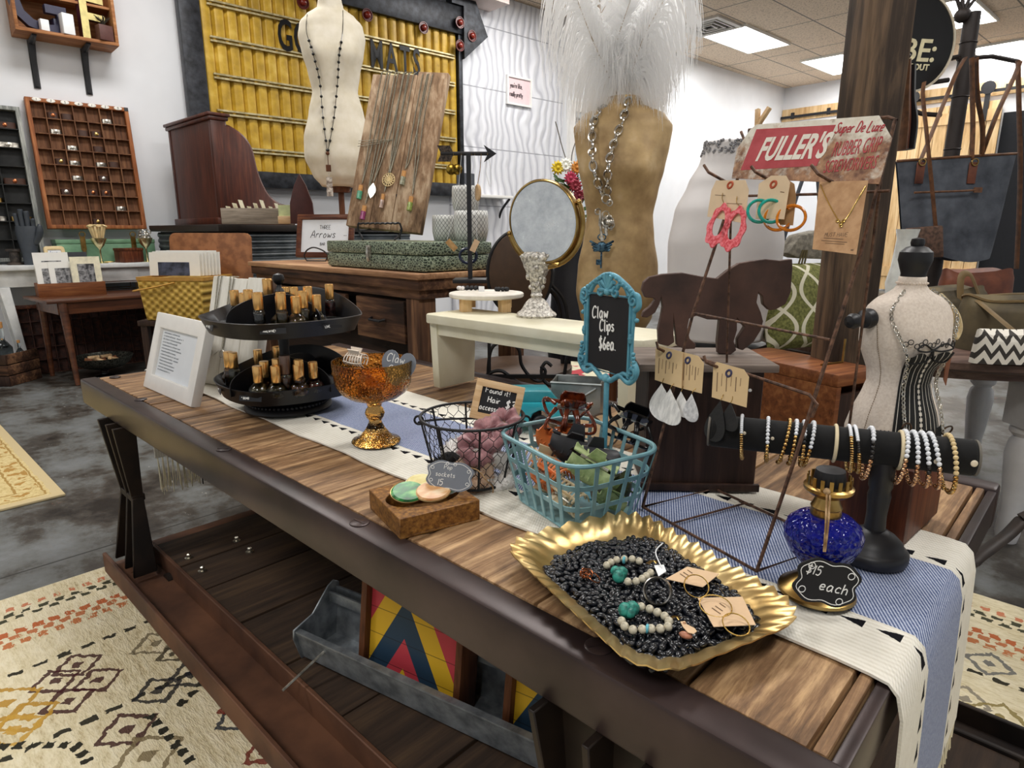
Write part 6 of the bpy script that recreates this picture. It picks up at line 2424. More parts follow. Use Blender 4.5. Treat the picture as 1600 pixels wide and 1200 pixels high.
#  under the table
galv=two('galvanised_steel','#757b80','#a9afb4',30,.45,.6,.35,.65,bump=.06)
tro=at(463,985,.16)
tre=at(920,1193,.16)
v=tre-tro
ta_=math.atan2(v.y,v.x)
TL_=v.length+.42
trough=thing('feed_trough','long galvanised steel feeding trough lying on the lower shelf of the table','trough',(tro.x,tro.y,.0925),ta_)
m=MB()
m.hexa([(0,.012,0),(TL_,.012,0),(TL_,.014,.0),(0,.014,.0),(0,-.002,.064),(TL_,-.002,.064),(TL_,.0,.064),(0,.0,.064)])
m.box(0,TL_,.012,.105,0,.002)
m.hexa([(0,.103,0),(TL_,.103,0),(TL_,.105,.0),(0,.105,.0),(0,.113,.066),(TL_,.113,.066),(TL_,.115,.066),(0,.115,.066)])
m.box(0,TL_,-.003,.010,.062,.066)
m.build('trough_body',galv,trough)
m=MB()
m.box(0,TL_,.092,.096,.085,.108)
m.box(0,TL_,.112,.116,.092,.112)
m.build('top_rail',galv,trough)
for x in(-.004,TL_):
 m=MB()
 m.M=Matrix.Translation((x,0,0))@Matrix.Rotation(PI/2,4,'Z')@Matrix.Rotation(PI/2,4,'X')
 m.prism([(.008,-.003),(.118,-.003),(.126,.06),(.122,.118),(.108,.128),(.092,.122),(.045,.080),(-.006,.070),(-.008,.05)],0,.004)
 m.build('end_plate',galv,trough,bevel=.0008,seg=1)
MB().tube([(.075,.01,.046),(.060,-.09,.012)],.0028,6).build('wire_prop',silver,trough)
dark_pine=wood('brown_stained_pine','#3a2114','#5f3822','#7a4d30','z',2,.55,.2)
chev=MT('chevron_print','#c7323f',.45,spec=.3)
chev.P
CWd=.2
u_=(chev.x-CWd/2).abs()
vv=chev.z*1.0-(u_*-2.0)-.03
vv=chev.z+u_*1.75
cc_=chev.mix(vv.lt(.105),chev.mix(vv.lt(.185),chev.mix(vv.lt(.268),chev.mix(vv.lt(.35),'#2b4257','#c8434f'),'#e3b52e'),'#2b4257'),'#c8434f')
cc_=chev.mix(vv.lt(.045),cc_,'#e3b52e')
gr=((chev.z+.01)/.052).mod(1.0).lt(.03)
cc_=chev.mix(gr*.7,cc_,'#1f1a1c')
chev.col(cc_)
for k,(a,b,lb)in enumerate((((545,1023),(704,1096),'red yellow and blue chevron printed wooden crate, the left one in the trough'),((772,1127),(920,1195),'red yellow and blue chevron printed wooden crate, the right one in the trough'))):
 pa,pb=at(*a,.156),at(*b,.156)
 wv=pb-pa
 a_=math.atan2(wv.y,wv.x)
 pa=pa+Vector((-math.sin(a_),math.cos(a_),0))*.022
 r_=thing('chevron_crate',lb,'crate',(pa.x,pa.y,.0955),a_,'chevron crates in the trough')
 Wc=wv.length
 Lr=Matrix.Rotation(R(-8),4,'X')
 m=MB()
 m.box(.012,Wc-.012,.012,.020,.0,.27)
 o=m.build('printed_panel',chev,r_)
 o.rotation_euler=(R(-8),0,0)
 o.scale=(1,1,1)
 for x in(0,Wc-.014):
  m=MB()
  m.M=Lr
  m.box(x,x+.014,-.004,.05,.0,.29)
  m.build('side_board',dark_pine,r_,bevel=.001)
 m=MB()
 m.M=Lr
 m.box(.014,Wc-.014,.014,.05,.272,.29)
 m.build('top_board',plain('rust_orange_board','#8a4a22',.5),r_)
 if k==0:
  type_mesh('crate_lettering','BEA',.055,plain('cream_letter','#e4d3b0',.6),r_,Lr@Matrix.Translation((Wc*.42,.0112,.235))@Matrix.Rotation(PI/2,4,'X'),.0004)
#  behind the table: long rustic workbench and what stands on it
rustic=wood('weathered_barn_wood','#241812','#553a2a','#8a6548','x',.8,.75,.6,1.1,1.1)
rustic_z=wood('weathered_barn_wood_upright','#241812','#553a2a','#8a6548','z',.8,.75,.6,1.1,1.1)
pale_top=wood('pale_barn_top','#6b4a34','#a97f5d','#cda67e','x',.8,.7,.3,1.0,.8)
FRc=far(652,434,2.45)
DZ=.795
DM=Matrix.Translation((FRc.x,FRc.y,0))@Matrix.Rotation(R(-2),4,'Z')
wbn=thing('workbench','rustic brown wooden workbench with drawers behind the long table','workbench',(FRc.x,FRc.y,0),R(-2))
DL,DD=1.55,.66
MB().box(-DL,0,0,DD,DZ-.022,DZ).build('bench_top',pale_top,wbn,bevel=.003)
MB().box(-DL+.01,-.012,.012,DD-.012,DZ-.065,DZ-.0221).build('top_moulding',rustic,wbn,bevel=.004)
MB().box(-DL+.03,-.03,.03,DD-.03,DZ-.10,DZ-.0651).build('apron',rustic,wbn)
for x in(-DL+.04,-.13):
 for y in(.035,DD-.12):
  MB().box(x,x+.085,y,y+.085,0,DZ-.10).build('leg',rustic_z,wbn,bevel=.003)
for k,x in enumerate((-.50,-.95,-1.40)):
 d_=MB().box(x,x+.36,.03,.05,DZ-.29,DZ-.115).build('drawer',rustic,wbn,bevel=.004)
 MB().tube([(x+.13,.025,DZ-.2),(x+.14,.005,DZ-.205),(x+.22,.005,DZ-.205),(x+.23,.025,DZ-.2)],.006,6).build('pull',black_paint,d_)
MB().box(-DL+.05,-.05,.07,DD-.05,.10,.125).build('lower_shelf',rustic,wbn)
MB().box(-DL+.06,-.06,.1,.12,.125,DZ-.115).build('back_panel',wood('dark_barn_wood','#120d0a','#2a1d16','#3d2b20','x',.8,.8,.4),wbn)
def bench_pt(px,v,z=DZ):
 """point on the bench top, v metres behind its front edge, in line with pixel column px"""
 n=DM.to_3x3()@Vector((0,-1,0))
 p=onplane(px,400,DM@Vector((0,v,0)),n)
 return Vector((p.x,p.y,z))
# green crocodile pattern case
croc=MT('green_crocodile_vinyl','#3c4a3a',.35,spec=.6)
vd=croc.voro(62,(1,1,1.6),'DISTANCE_TO_EDGE')
croc.col(croc.ramp(vd,[(.02,'#a4b29a'),(.10,'#4d5c48'),(.3,'#27332a')]))
croc.bump(vd,.7,.004)
c0=bench_pt(662,.06)
c1=bench_pt(511,.06)
cl=(c1-c0).length
case=thing('storage_case','green crocodile pattern case with a metal clasp lying on the workbench','case',c0,R(-2))
CH_=.118
MB().box(-cl,0,0,.36,0.004,CH_*.55).build('case_bottom',croc,case,bevel=.008)
MB().box(-cl,0,0,.36,CH_*.56,CH_).build('lid',croc,case,bevel=.008)
m=MB()
m.box(-cl*.53,-cl*.53+.03,-.008,0,CH_*.45,CH_*.86)
m.tube([(-cl*.53+.015,-.010,CH_*.8),(-cl*.53+.015,-.014,CH_*.5),(-cl*.53+.015,-.008,CH_*.3)],.006,8)
m.build('clasp',silver,case)
m=MB()
for x in(-cl+.02,-.02):
 for y in(.02,.34):
  m.box(x-.008,x+.008,y-.008,y+.008,0,.005)
m.build('feet',black_paint,case)
# rustic board of necklaces on an iron easel
barnb=wood('greyed_barn_board','#5a4433','#9a7c60','#cdb497','z',.9,.8,.7,1.1,.9)
cz=DZ+CH_
bb0=bench_pt(600,.17,cz)
brot=YAW-PI/2-R(16)
bd=thing('necklace_board','weathered wooden board hung with vial necklaces, leaning on an iron easel','display board',bb0,brot)
LB=Matrix.Translation((0,0,.05))@Matrix.Rotation(R(5.5),4,'Y')@Matrix.Rotation(R(-17),4,'X')
BWb,BHb=.365,.67
xs=[-.185,-.07,.035,.18]
for a,b,hh in zip(xs[:-1],xs[1:],(.70,.705,.72)):
 m=MB()
 m.M=LB
 m.box(a+.001,b-.001,0,.035,0,hh)
 m.build('board_plank',barnb,bd,bevel=.004)
es=thing('iron_easel','twisted black iron easel holding the weathered necklace board','easel',bb0,brot)
m=MB()
twist=[(-.10+.2*k/24,-.035+.002*math.sin(k*2.2),.075+.002*math.cos(k*2.2))for k in range(25)]
m.tube(twist,.0045,6)
for s_ in(-1,1):
 m.tube(spline([(s_*.10,-.035,.075),(s_*.105,-.03,.045),(s_*.09,-.03,.02),(s_*.075,-.045,.006)],5),.0045,6)
 m.tube([(s_*.10,-.03,.045),(s_*.07,.03,.0505),(s_*.05,.05,.2)],.004,6)
m.tube([(0,.06,.25),(0,.17,.005)],.004,6)
m.build('easel_frame',black_paint,es)
def LP(x,z,o=0.0):
 return LB@Vector((x,-.004-o,z))
vial=glass('vial_glass','#e6efe8',.03,1.4)
cork=plain('cork','#c99258',.8,bump=.3,scale=120)
NECK=[(-.125,-.135,.12,'green','necklace with a green filled corked vial at the left of the weathered board','#4f9a78'),(-.085,-.10,.03,'pink','necklace with a pink filled corked vial at the bottom left of the weathered board','#93406e'),(-.045,-.08,.13,'leaf','necklace with a silver leaf pendant on the weathered board',None),(-.015,-.01,.18,'flower','necklace with a cream filigree flower pendant in the middle of the weathered board',None),(.005,-.02,.09,'clear','necklace with a slim clear vial under the filigree flower','#b59a8c'),(.075,.060,.20,'clear2','necklace with a grey filled corked vial right of the filigree flower','#8d8c76'),(.095,.115,.09,'moss','necklace with a moss filled corked vial at the right of the weathered board','#8a9a4e')]
for xt,xb,zb2,kind,lb,cl_ in NECK:
 r_=thing('vial_necklace',lb,'necklace',bb0,brot,'necklaces on the weathered board')
 m=MB()
 m.tube(spline([LP(xt-.012,.705,.002),LP(xt-.014,.5,.003),LP((xt+xb)/2-.006,.33,.003),LP(xb,zb2+.075,.003)],8),.0028,5)
 m.tube(spline([LP(xt+.014,.705,.002),LP(xt+.010,.5,.003),LP((xt+xb)/2+.008,.33,.003),LP(xb,zb2+.075,.003)],8),.0028,5)
 m.tube([LP(xt-.012,.705,.002),LB@Vector((xt-.012,.015,.723)),LB@Vector((xt+.014,.015,.723)),LP(xt+.014,.705,.002)],.0017,5)
 m.build('chain',chain_mt,r_)
 m=MB()
 if kind=='flower':
  for k in range(14):
   a=2*PI*k/14
   m.tube(spline([LP(xb,zb2+.04,.005),LP(xb+.018*math.cos(a-.12),zb2+.04+.018*math.sin(a-.12),.006),LP(xb+.028*math.cos(a),zb2+.04+.028*math.sin(a),.005)],3),.0021,5)
  fr=(LB.to_3x3()@Vector((0,-1,0)))
  for rr in(.029,.017,.007):
   m.ring(LP(xb,zb2+.04,.006),rr,.0018,28,5,fr)
  m.build('flower_pendant',creamb,r_)
 elif kind=='leaf':
  m.sheet(lambda u,v:LP(xb+(u-.5)*.036*math.sin(PI*v),zb2+.07*v,.006),6,10,.002)
  m.build('leaf_pendant',silver,r_)
 else:
  w_=.009 if kind=='clear' else .0115
  m.tube([LP(xb,zb2,.010),LP(xb,zb2+.036,.010)],w_,12)
  m.build('vial',plain('vial_fill_'+kind,cl_,.15,var=.2,scale=90),r_)
  m=MB()
  m.tube([LP(xb,zb2+.036,.010),LP(xb,zb2+.062,.010)],w_*.86,10)
  m.build('cork',cork,r_)
m=MB()
for k in range(3):
 m.tube(spline([LP(-.19,.385-.012*k,.003),LP(-.12,.392-.010*k,.006),LP(-.05,.398-.004*k,.004),LP(-.02,.405,.003)],6),.0016,5)
r_=thing('silver_chain','loose thin silver chain strands wound across the left plank of the weathered board','chain',bb0,brot)
m.build('strands',chain_mt,r_)
# framed print on a small easel
fp_=bench_pt(497,.30)
fpd=dep(fp_)
tf=thing('framed_print','brown wooden framed calligraphy print standing on the workbench left of the green case','framed print')
bl=far(462,385,fpd+.04)
bl.z=DZ+.02
br=far(550,385,fpd-.06)
br.z=DZ+.02
up_=Vector((0,0,1))+Vector((-_N2.y,_N2.x,0))*0.0+_N2*.22
MM=flatm(bl,br-bl,up_)
put(tf,MM)
Wq,Hq=(br-bl).length,.235
fb_=.028
MB().ringprism([(0,0),(Wq,0),(Wq,Hq),(0,Hq)],[(fb_,fb_),(Wq-fb_,fb_),(Wq-fb_,Hq-fb_),(fb_,Hq-fb_)],-.01,.012).build('frame',wood('walnut_frame','#2b150c','#5a3120','#80502f','x',2,.4,.2),tf,bevel=.004)
MB().box(fb_-.002,Wq-fb_+.002,fb_-.002,Hq-fb_+.002,-.004,.002).build('print',plain('print_paper','#e6ecf2',.5,var=.01),tf)
m=MB()
script(m,'THREE',Wq*.40,Hq*.66,.020,.85,r=.0013,z=.0025,sl=0,gap=1.6)
script(m,'Arrows',Wq*.24,Hq*.46,.040,.95,r=.0019,z=.0025,sl=.3)
script(m,'--',Wq*.83,Hq*.46,.03,.6,r=.0015,z=.0025)
script(m,'BAR',Wq*.42,Hq*.28,.014,1,r=.0012,z=.0025,sl=0)
m.build('calligraphy',plain('dark_ink','#4a4a4e',.7),tf)
te=thing('small_easel','small twisted black easel holding the framed calligraphy print','easel',fp_,brot+.2)
m=MB()
m.tube(spline([(-.06,-.05,.03),(-.04,-.052,.06),(.0,-.055,.075),(.05,-.06,.06),(.08,-.06,.035)],6),.004,6)
m.tube([(-.06,-.05,.03),(-.05,-.04,.004),(.06,-.05,.004),(.08,-.06,.035)],.004,6)
m.build('easel_frame',black_paint,te)
#  torsos
def torso(name,label,base,z0,yaw,H,secs,mt,stand=True,dark=None,zf=0.0,bust=0.0):
 root=thing(name,label,'dress form',(base[0],base[1],0),yaw)
 def sec_(h):
  for a,b in zip(secs[:-1],secs[1:]):
   if a[0]<=h<=b[0]:
    t=(h-a[0])/(b[0]-a[0])
    t=t*t*(3-2*t)*.5+t*.5
    return[p+(q-p)*t for p,q in zip(a[1:],b[1:])]
  return secs[-1][1:]
 def pt(a,h,ex=0.0):
  w,d=sec_(h)[:2]
  b_=bust*math.exp(-((h-.70)/.085)**2)*(math.exp(-((a-.55)/.36)**2)+math.exp(-((a+.55)/.36)**2))
  f=1+ex/w
  return Vector(((w+b_*.2)*f*math.sin(a),-(d+b_)*f*math.cos(a),z0+H*h))
 n,r_=40,60
 m_=MB()
 m_.add([pt(2*PI*k/n-PI,i/r_)for i in range(r_+1)for k in range(n)],[(i*n+k,i*n+(k+1)%n,(i+1)*n+(k+1)%n,(i+1)*n+k)for i in range(r_)for k in range(n)]+[tuple(range(n-1,-1,-1)),tuple(r_*n+k for k in range(n))])
 m_.build('torso',mt,root,smooth=180)
 if stand:
  m_=MB()
  m_.lathe([(.05,z0-.03),(.055,z0-.001)],20)
  m_.cyl((0,0,zf+.02),(0,0,z0-.02),.016,.016,12)
  m_.build('pole',dark,root)
  m_=MB()
  m_.lathe([(0,zf+.0005),(.10,zf+.0005),(.10,zf+.018),(.03,zf+.03),(0,zf+.035)],28)
  m_.build('stand_base',dark,root)
 return root,pt
cream_cloth=two('aged_cream_cotton','#ddd3bb','#efe7d6',14,.8,0,.3,.7,bump=.1)
SEC1=[(0,.10,.075),(.06,.145,.11),(.16,.182,.135),(.27,.178,.13),(.40,.145,.11),(.52,.118,.092),(.62,.135,.105),(.71,.158,.118),(.80,.172,.105),(.87,.160,.088),(.915,.120,.07),(.95,.068,.052),(1.0,.058,.05)]
d1=3.70
mb1=far(533,300,d1)
z1=far(533,292,d1).z
H1=far(533,-2,d1).z-z1
tor1,tp1=torso('dress_form','cream cotton dress form with a long black bead necklace, behind the weathered board',mb1,z1,YAW-PI/2+.25,H1,SEC1,cream_cloth,True,dark_pine,DZ,bust=.035)
T1=Matrix.Translation((mb1.x,mb1.y,0))@Matrix.Rotation(YAW-PI/2+.25,4,'Z')
nk=thing('bead_necklace','long black bead rosary necklace hanging on the cream dress form','necklace')
put(nk,T1)
ends=tp1(-.30,.17,.012)
Lp=spline([tp1(-1.0,.90,.006),tp1(-.75,.80,.008),tp1(-.62,.68,.010),tp1(-.55,.55,.02),tp1(-.42,.36,.016),ends],14)
Rp=spline([tp1(.65,.93,.006),tp1(.30,.80,.010),tp1(.18,.68,.016),tp1(.10,.55,.03),tp1(-.08,.36,.02),ends],14)
for P_ in(Lp,Rp):
 m=MB()
 m.tube(P_,.0018,5)
 for k,p in enumerate(P_):
  if k>18 and k%4==0:
   m.ball(p,.0075,8,6)
 m.build('strand',black_pl,nk)
m=MB()
m.ball(ends,.01,8,6)
m.tube([ends,ends-Vector((0,.004,.07))],.002,5)
m.cbox(ends-Vector((0,.004,.075)),(.026,.008,.034))
m.build('dark_bead',dark_pine,nk)
m=MB()
q=ends-Vector((0,.004,.10))
m.tube([q,q-Vector((0,0,.02))],.002,5)
m.cbox(q-Vector((0,0,.045)),(.030,.006,.050))
m.cbox(q-Vector((0,0,.095)),(.032,.014,.044))
m.build('crystal_pendant',two('smoky_crystal','#7d6c5e','#d8cfc4',60,.2,0),nk)
gold_pap=two('gold_papier_mache','#8d7048','#c9ab7a',10,.5,.1,.25,.6,bump=.15,c='#d8bf95')
d2=2.30
mb2=far(962,500,d2)
z2=.60
H2=far(965,152,d2).z-z2
SEC2=[(0,.100,.085),(.07,.128,.10),(.18,.145,.112),(.30,.140,.108),(.42,.122,.094),(.52,.114,.088),(.62,.128,.105),(.71,.145,.118),(.80,.158,.108),(.88,.166,.092),(.935,.135,.075),(.965,.068,.052),(1.0,.052,.046)]
tor2,tp2=torso('dress_form','gold dress form with a silver chain and white ostrich plumes at its neck',mb2,z2,YAW-PI/2-.12,H2,SEC2,gold_pap,True,dark_pine,bust=.045)
T2=Matrix.Translation((mb2.x,mb2.y,0))@Matrix.Rotation(YAW-PI/2-.12,4,'Z')
ck=thing('chain_necklace','long chunky silver chain with charms and a winged key on the gold dress form','necklace')
put(ck,T2)
silver_b=plain('bright_silver','#d2cfc9',.22,1.0)
e2=tp2(-.42,.58,.02)
for P_ in([tp2(-.75,.955,.006),tp2(-.62,.89,.010),tp2(-.62,.80,.012),tp2(-.58,.70,.02),e2],[tp2(.2,.985,.008),tp2(-.02,.90,.010),tp2(-.18,.80,.016),tp2(-.28,.70,.026),e2+Vector((.012,0,.0))]):
 m=MB()
 linked(m,P_,.0165,.0034,14,1.5)
 m.build('chain_strand',silver_b,ck)
m=MB()
q=random.Random(3)
for k in range(16):
 p=e2+Vector((q.uniform(-.022,.026),q.uniform(-.018,0),-q.uniform(.0,.10)))
 if k%3:
  m.ring(p,q.uniform(.008,.016),.0026,12,5,(q.uniform(-.6,.6),1,q.uniform(-.4,.4)))
 else:
  m.tube([p,p+Vector((q.uniform(-.008,.008),-.004,-.05))],[.003,.006],7)
m.ball(e2+Vector((.022,-.018,-.075)),.014,10,8,(1.1,.7,.9))
m.build('charm_cluster',silver,ck)
blue_m=two('blue_patina','#22384a','#5d8299',120,.4,.7,bump=.3)
kp2=e2+Vector((-.002,-.014,-.155))
m=MB()
m.ring(kp2+Vector((0,0,.032)),.010,.0024,16,6,(0,1,0),sx=1.3)
m.ball(kp2,.018,12,8,(1,.45,1))
for s_ in(-1,1):
 for k in range(4):
  m.tube(spline([kp2+Vector((s_*.008,-.004,.004-.005*k)),kp2+Vector((s_*.025,-.004,.012-.008*k)),kp2+Vector((s_*(.040-.006*k),-.004,.020-.010*k))],4),[.004]*8+[.0015],5)
m.tube([kp2+Vector((0,0,-.016)),kp2+Vector((0,0,-.07))],.0032,7)
m.cbox(kp2+Vector((-.009,0,-.05)),(.016,.004,.018))
m.build('winged_key',blue_m,ck)
# ostrich plumes
plume_m=MT('white_plume','#fbfbfb',.8,spec=.1)
_tr=plume_m.t.nodes.new('ShaderNodeBsdfTranslucent')
_tr.inputs[0].default_value=(.97,.97,.97,1)
_mx=plume_m.t.nodes.new('ShaderNodeMixShader')
_mx.inputs[0].default_value=.6
plume_m.t.links.new(plume_m.b.outputs[0],_mx.inputs[1])
plume_m.t.links.new(_tr.outputs[0],_mx.inputs[2])
plume_m.t.links.new(_mx.outputs[0],plume_m.t.nodes['Material Output'].inputs[0])
quill_m=plain('quill','#b8a48c',.6)
def plume(label,base,mid,tip,width,seed,droop=.10):
 root=thing('ostrich_plume',label,'feather',base,0,'white ostrich plumes on the gold dress form')
 q_=random.Random(seed)
 pts=spline([Vector((0,0,0)),Vector(mid)-Vector(base),Vector(tip)-Vector(base)],24)
 MB().tube(pts,[.0026-.0018*k/(len(pts)-1)for k in range(len(pts))],5).build('quill',quill_m,root)
 m_=MB()
 n_=len(pts)
 side=((pts[-1]-pts[0]).cross(Vector((_N2.x,_N2.y,0)))).normalized()
 for k in range(520):
  t=q_.uniform(.05,1.0)
  i=min(n_-2,int(t*(n_-1)))
  p=pts[i].lerp(pts[i+1],t*(n_-1)-i)
  ax=(pts[i+1]-pts[i]).normalized()
  s_=1 if k%2 else-1
  w_=width*(0.75+.35*math.sin(PI*min(1,t*.9+.1)))*q_.uniform(.65,1.12)
  dv=side*s_+Vector((_N2.x,_N2.y,0))*q_.uniform(-.75,.75)+ax*q_.uniform(.1,.6)
  dv.normalize()
  a=p
  b=p+dv*w_*.55+Vector((0,0,.012))
  c=p+dv*w_*.95-Vector((0,0,droop*q_.uniform(.25,.8)))
  d=c+dv*w_*.08-Vector((0,0,droop*q_.uniform(.3,.8)))+side*q_.uniform(-.01,.01)
  S=spline([a,b,c,d],3)
  wid=q_.uniform(.0022,.0042)
  vs_=[]
  up_=(b-a).cross(ax).normalized()if(b-a).cross(ax).length>1e-6 else ax
  for j,p2 in enumerate(S):
   f=1-.8*j/(len(S)-1)
   o_=ax*wid*f
   vs_+=[p2-o_,p2+o_]
  fs_=[]
  for j in range(len(S)-1):
   b0=2*j
   fs_+=[(b0,b0+1,b0+3,b0+2)]
  m_.add(vs_,fs_)
 m_.build('vane',plume_m,root,smooth=180)
 return root
nk2=T2@Vector((0,0,z2+H2+.003))
PL=[((925,60),(880,-60),.088,'white ostrich plume falling to the left of the gold dress form neck',.16),((945,70),(930,-80),.10,'white ostrich plume left of centre above the gold dress form',.15),((975,60),(1000,-90),.10,'tall white ostrich plume in the centre above the gold dress form',.15),((1005,60),(1062,-40),.095,'white ostrich plume falling to the right above the gold dress form',.17),((960,90),(985,0),.085,'short white ostrich plume in front at the gold dress form neck',.12),((1000,95),(1040,10),.09,'short white ostrich plume at the right of the gold dress form neck',.16)]
for k,(mp_,tp_,w_,lb,dr)in enumerate(PL):
 base=nk2+Vector((-_N2.y,_N2.x,0))*(.02-.009*k)+Vector((0,0,.001))
 plume(lb,base,far(*mp_,d2-.05+.03*(k%3)),far(*tp_,d2-.10+.06*(k%3)),w_,100+k,dr)
white_jersey=plain('white_jersey','#e2dedd',.8,var=.02,scale=8)
d3=2.0
mb3=far(1122,530,d3)
z3=far(1122,528,d3).z
H3=far(1122,222,d3).z-z3
SEC3=[(0,.135,.12),(.12,.150,.13),(.30,.168,.14),(.50,.172,.14),(.66,.158,.13),(.80,.122,.10),(.90,.092,.078),(.97,.080,.068),(1,.078,.066)]
ped=thing('pedestal_crate','dark wooden crate standing behind the table under the white body form','crate',(mb3.x,mb3.y,0),R(3))
for z in(0.02,.16,.30,.44):
 MB().box(-.14,.14,-.14,.14,z+.0,min(z+.13,z3-.002)).build('crate_board',dk_wood,ped,bevel=.003)
MB().box(-.12,.12,-.12,.12,0,z3-.02).build('inner_box',dk_wood,ped)
tor3,tp3=torso('body_form','plain white jersey hip form with a rhinestone band, behind the rusty horse',mb3,z3,YAW-PI/2,H3,SEC3,white_jersey,False)
m=MB()
q=random.Random(9)
for k in range(260):
 a=q.uniform(-PI,PI)
 h=q.uniform(.935,1.0)
 m.ball(tp3(a,h,.002),.0042,6,4)
o=m.build('rhinestone_band',two('rhinestones','#57555a','#e6e6ea',320,.2,.7,bump=.2))
rbn=thing('rhinestone_necklace','sparkling rhinestone collar on top of the white body form','necklace',(mb3.x,mb3.y,0),YAW-PI/2)
o.parent=rbn
KIDS.setdefault(rbn.name,[]).append(o)
#  the left wall: desk, trays, shelf
white_desk=two('chipped_white_paint','#c9cccd','#e4e6e6',10,.5,0,.3,.6,bump=.08)
WALLM3=wallM((0,0,0)).to_3x3()
def wpt(px,py,off):
 """point off metres in front of the left wall"""
 return onwall(px,py,off)
def wcoord(p):
 """distance along the wall and off the wall"""
 v=Vector((p[0],p[1],0))-WP
 return v.dot(WDIR),v.dot(WNRM)
def wpos(s_,off,z=0.0):
 p=WP+WDIR*s_+WNRM*off
 return Vector((p.x,p.y,z))
WROT=math.atan2(WDIR.y,WDIR.x)
# white desk (local x along the wall, -y into the room)
sL=wcoord(at(51,589,0))
DSZ=.735
desk=thing('white_desk','white painted desk against the left wall carrying the green toolbox and printer trays','desk',wpos(sL[0]-.12,0),WROT)
dkW=sL[1]-.03
MB().box(-.05,1.0,-dkW,-.02,DSZ-.03,DSZ).build('desk_top',white_desk,desk,bevel=.004)
MB().box(.02,.97,-dkW+.05,-.05,DSZ-.14,DSZ-.031).build('apron',white_desk,desk,bevel=.002)
for x in(.03,.90):
 for y in(-dkW+.04,-.12):
  m=MB()
  sp_=.06 if x<1 else-.06
  m.hexa([(x+sp_+.012,y+.012,0),(x+sp_+.045,y+.012,0),(x+sp_+.045,y+.045,0),(x+sp_+.012,y+.045,0),(x,y,DSZ-.14),(x+.06,y,DSZ-.14),(x+.06,y+.06,DSZ-.14),(x,y+.06,DSZ-.14)])
  m.build('leg',white_desk,desk,bevel=.003)
dw=MB().box(.45,.85,-dkW+.035,-dkW+.05,DSZ-.125,DSZ-.045).build('drawer',white_desk,desk,bevel=.002)
# green toolbox on the desk
green_p=two('green_enamel','#5f8768','#86b08c',12,.45,.1,.3,.7,bump=.08)
g0,g1=wcoord(onwall(88,398,.20)),wcoord(onwall(240,398,.20))
tbx=thing('toolbox','long mint green metal toolbox with brass clasps on the white desk','toolbox',wpos(g0[0],0,DSZ),WROT)
gw=g1[0]-g0[0]
MB().box(0,gw,-.27,-.06,.0,.135).build('box',green_p,tbx,bevel=.004)
MB().box(-.003,gw+.003,-.273,-.057,.136,.165).build('lid',green_p,tbx,bevel=.004)
for x in(.16,.48):
 m=MB()
 m.box(x-.016,x+.016,-.279,-.2735,.09,.185)
 m.box(x-.010,x+.010,-.285,-.279,.06,.12)
 m.ring((x,-.284,.2),.018,.004,14,5,(0,1,0))
 m.build('clasp',brass,tbx)
def lettertray(name,label,px4,off_b,off_t,cols,rows_,mt,mtd,depth=.05,plate=False):
 """printer's tray leaning on the wall: px4 = bottom left, bottom right, top left"""
 bl,br,tl=onwall(*px4[0],off_b),onwall(*px4[1],off_b),onwall(*px4[2],off_t)
 br.z=bl.z
 root=thing(name,label,'printers tray')
 MM=flatm(bl,br-bl,tl-bl)
 put(root,MM)
 W,H=(br-bl).length,(tl-bl).length
 f=.026
 m=MB()
 m.ringprism([(0,0),(W,0),(W,H),(0,H)],[(f,f),(W-f,f),(W-f,H-f),(f,H-f)],-depth,0)
 m.build('outer_frame',mt,root,bevel=.002)
 MB().box(f,W-f,f,H-f,-depth,-depth+.006).build('back_panel',mtd,root)
 for k in range(1,cols):
  x=f+(W-2*f)*k/cols
  MB().box(x-.003,x+.003,f,H-f,-depth+.006,-.004).build('divider',mtd,root)
 for k in range(1,rows_):
  y=f+(H-2*f)*k/rows_
  MB().box(f,W-f,y-.003,y+.003,-depth+.006,-.006).build('divider',mtd,root)
 return root,MM,W,H,f
tray_w=wood('printers_tray_wood','#5a2f18','#93562f','#b87b4c','y',1.2,.6,.2)
tray_d=wood('printers_tray_inner','#3d2415','#6b452c','#8f6545','y',1.2,.7,.2)
pt_,PM_,PW,PH_,pf=lettertray('printers_tray','brown wooden printers tray with seven columns of compartments leaning on the wall',[(75,357),(230,358),(36,150)],.17,.06,7,8,tray_w,tray_d)
enam=plain('enamel_number_plate','#e9e6dd',.4)
for k in range(7):
 m=MB()
 m.M=Matrix.Translation((pf+(PW-2*pf)*(k+.5)/7,PH_-.012,.0005))@Matrix.Diagonal((1.5,.75,1,1))
 m.lathe([(0,0),(.018,0),(.016,.003),(0,.004)],18)
 p_=m.build('number_plate',enam,pt_)
 m=MB()
 script(m,str((1,3,5,6,1,3,5)[k]),pf+(PW-2*pf)*(k+.5)/7-.004,PH_-.019,.014,1,r=.0012,z=.0048)
 m.build('numeral',plain('dark_numeral','#2a2a2c',.6),pt_)
MB().box(PW-pf,PW,PH_-pf,PH_,-.02,.0015).build('corner_plate',black_paint,pt_)
cuffs={'l':plain('brown_leather_cuff','#3f2214',.6,bump=.2,scale=90),'s':silver,'g':brass,'c':copper}
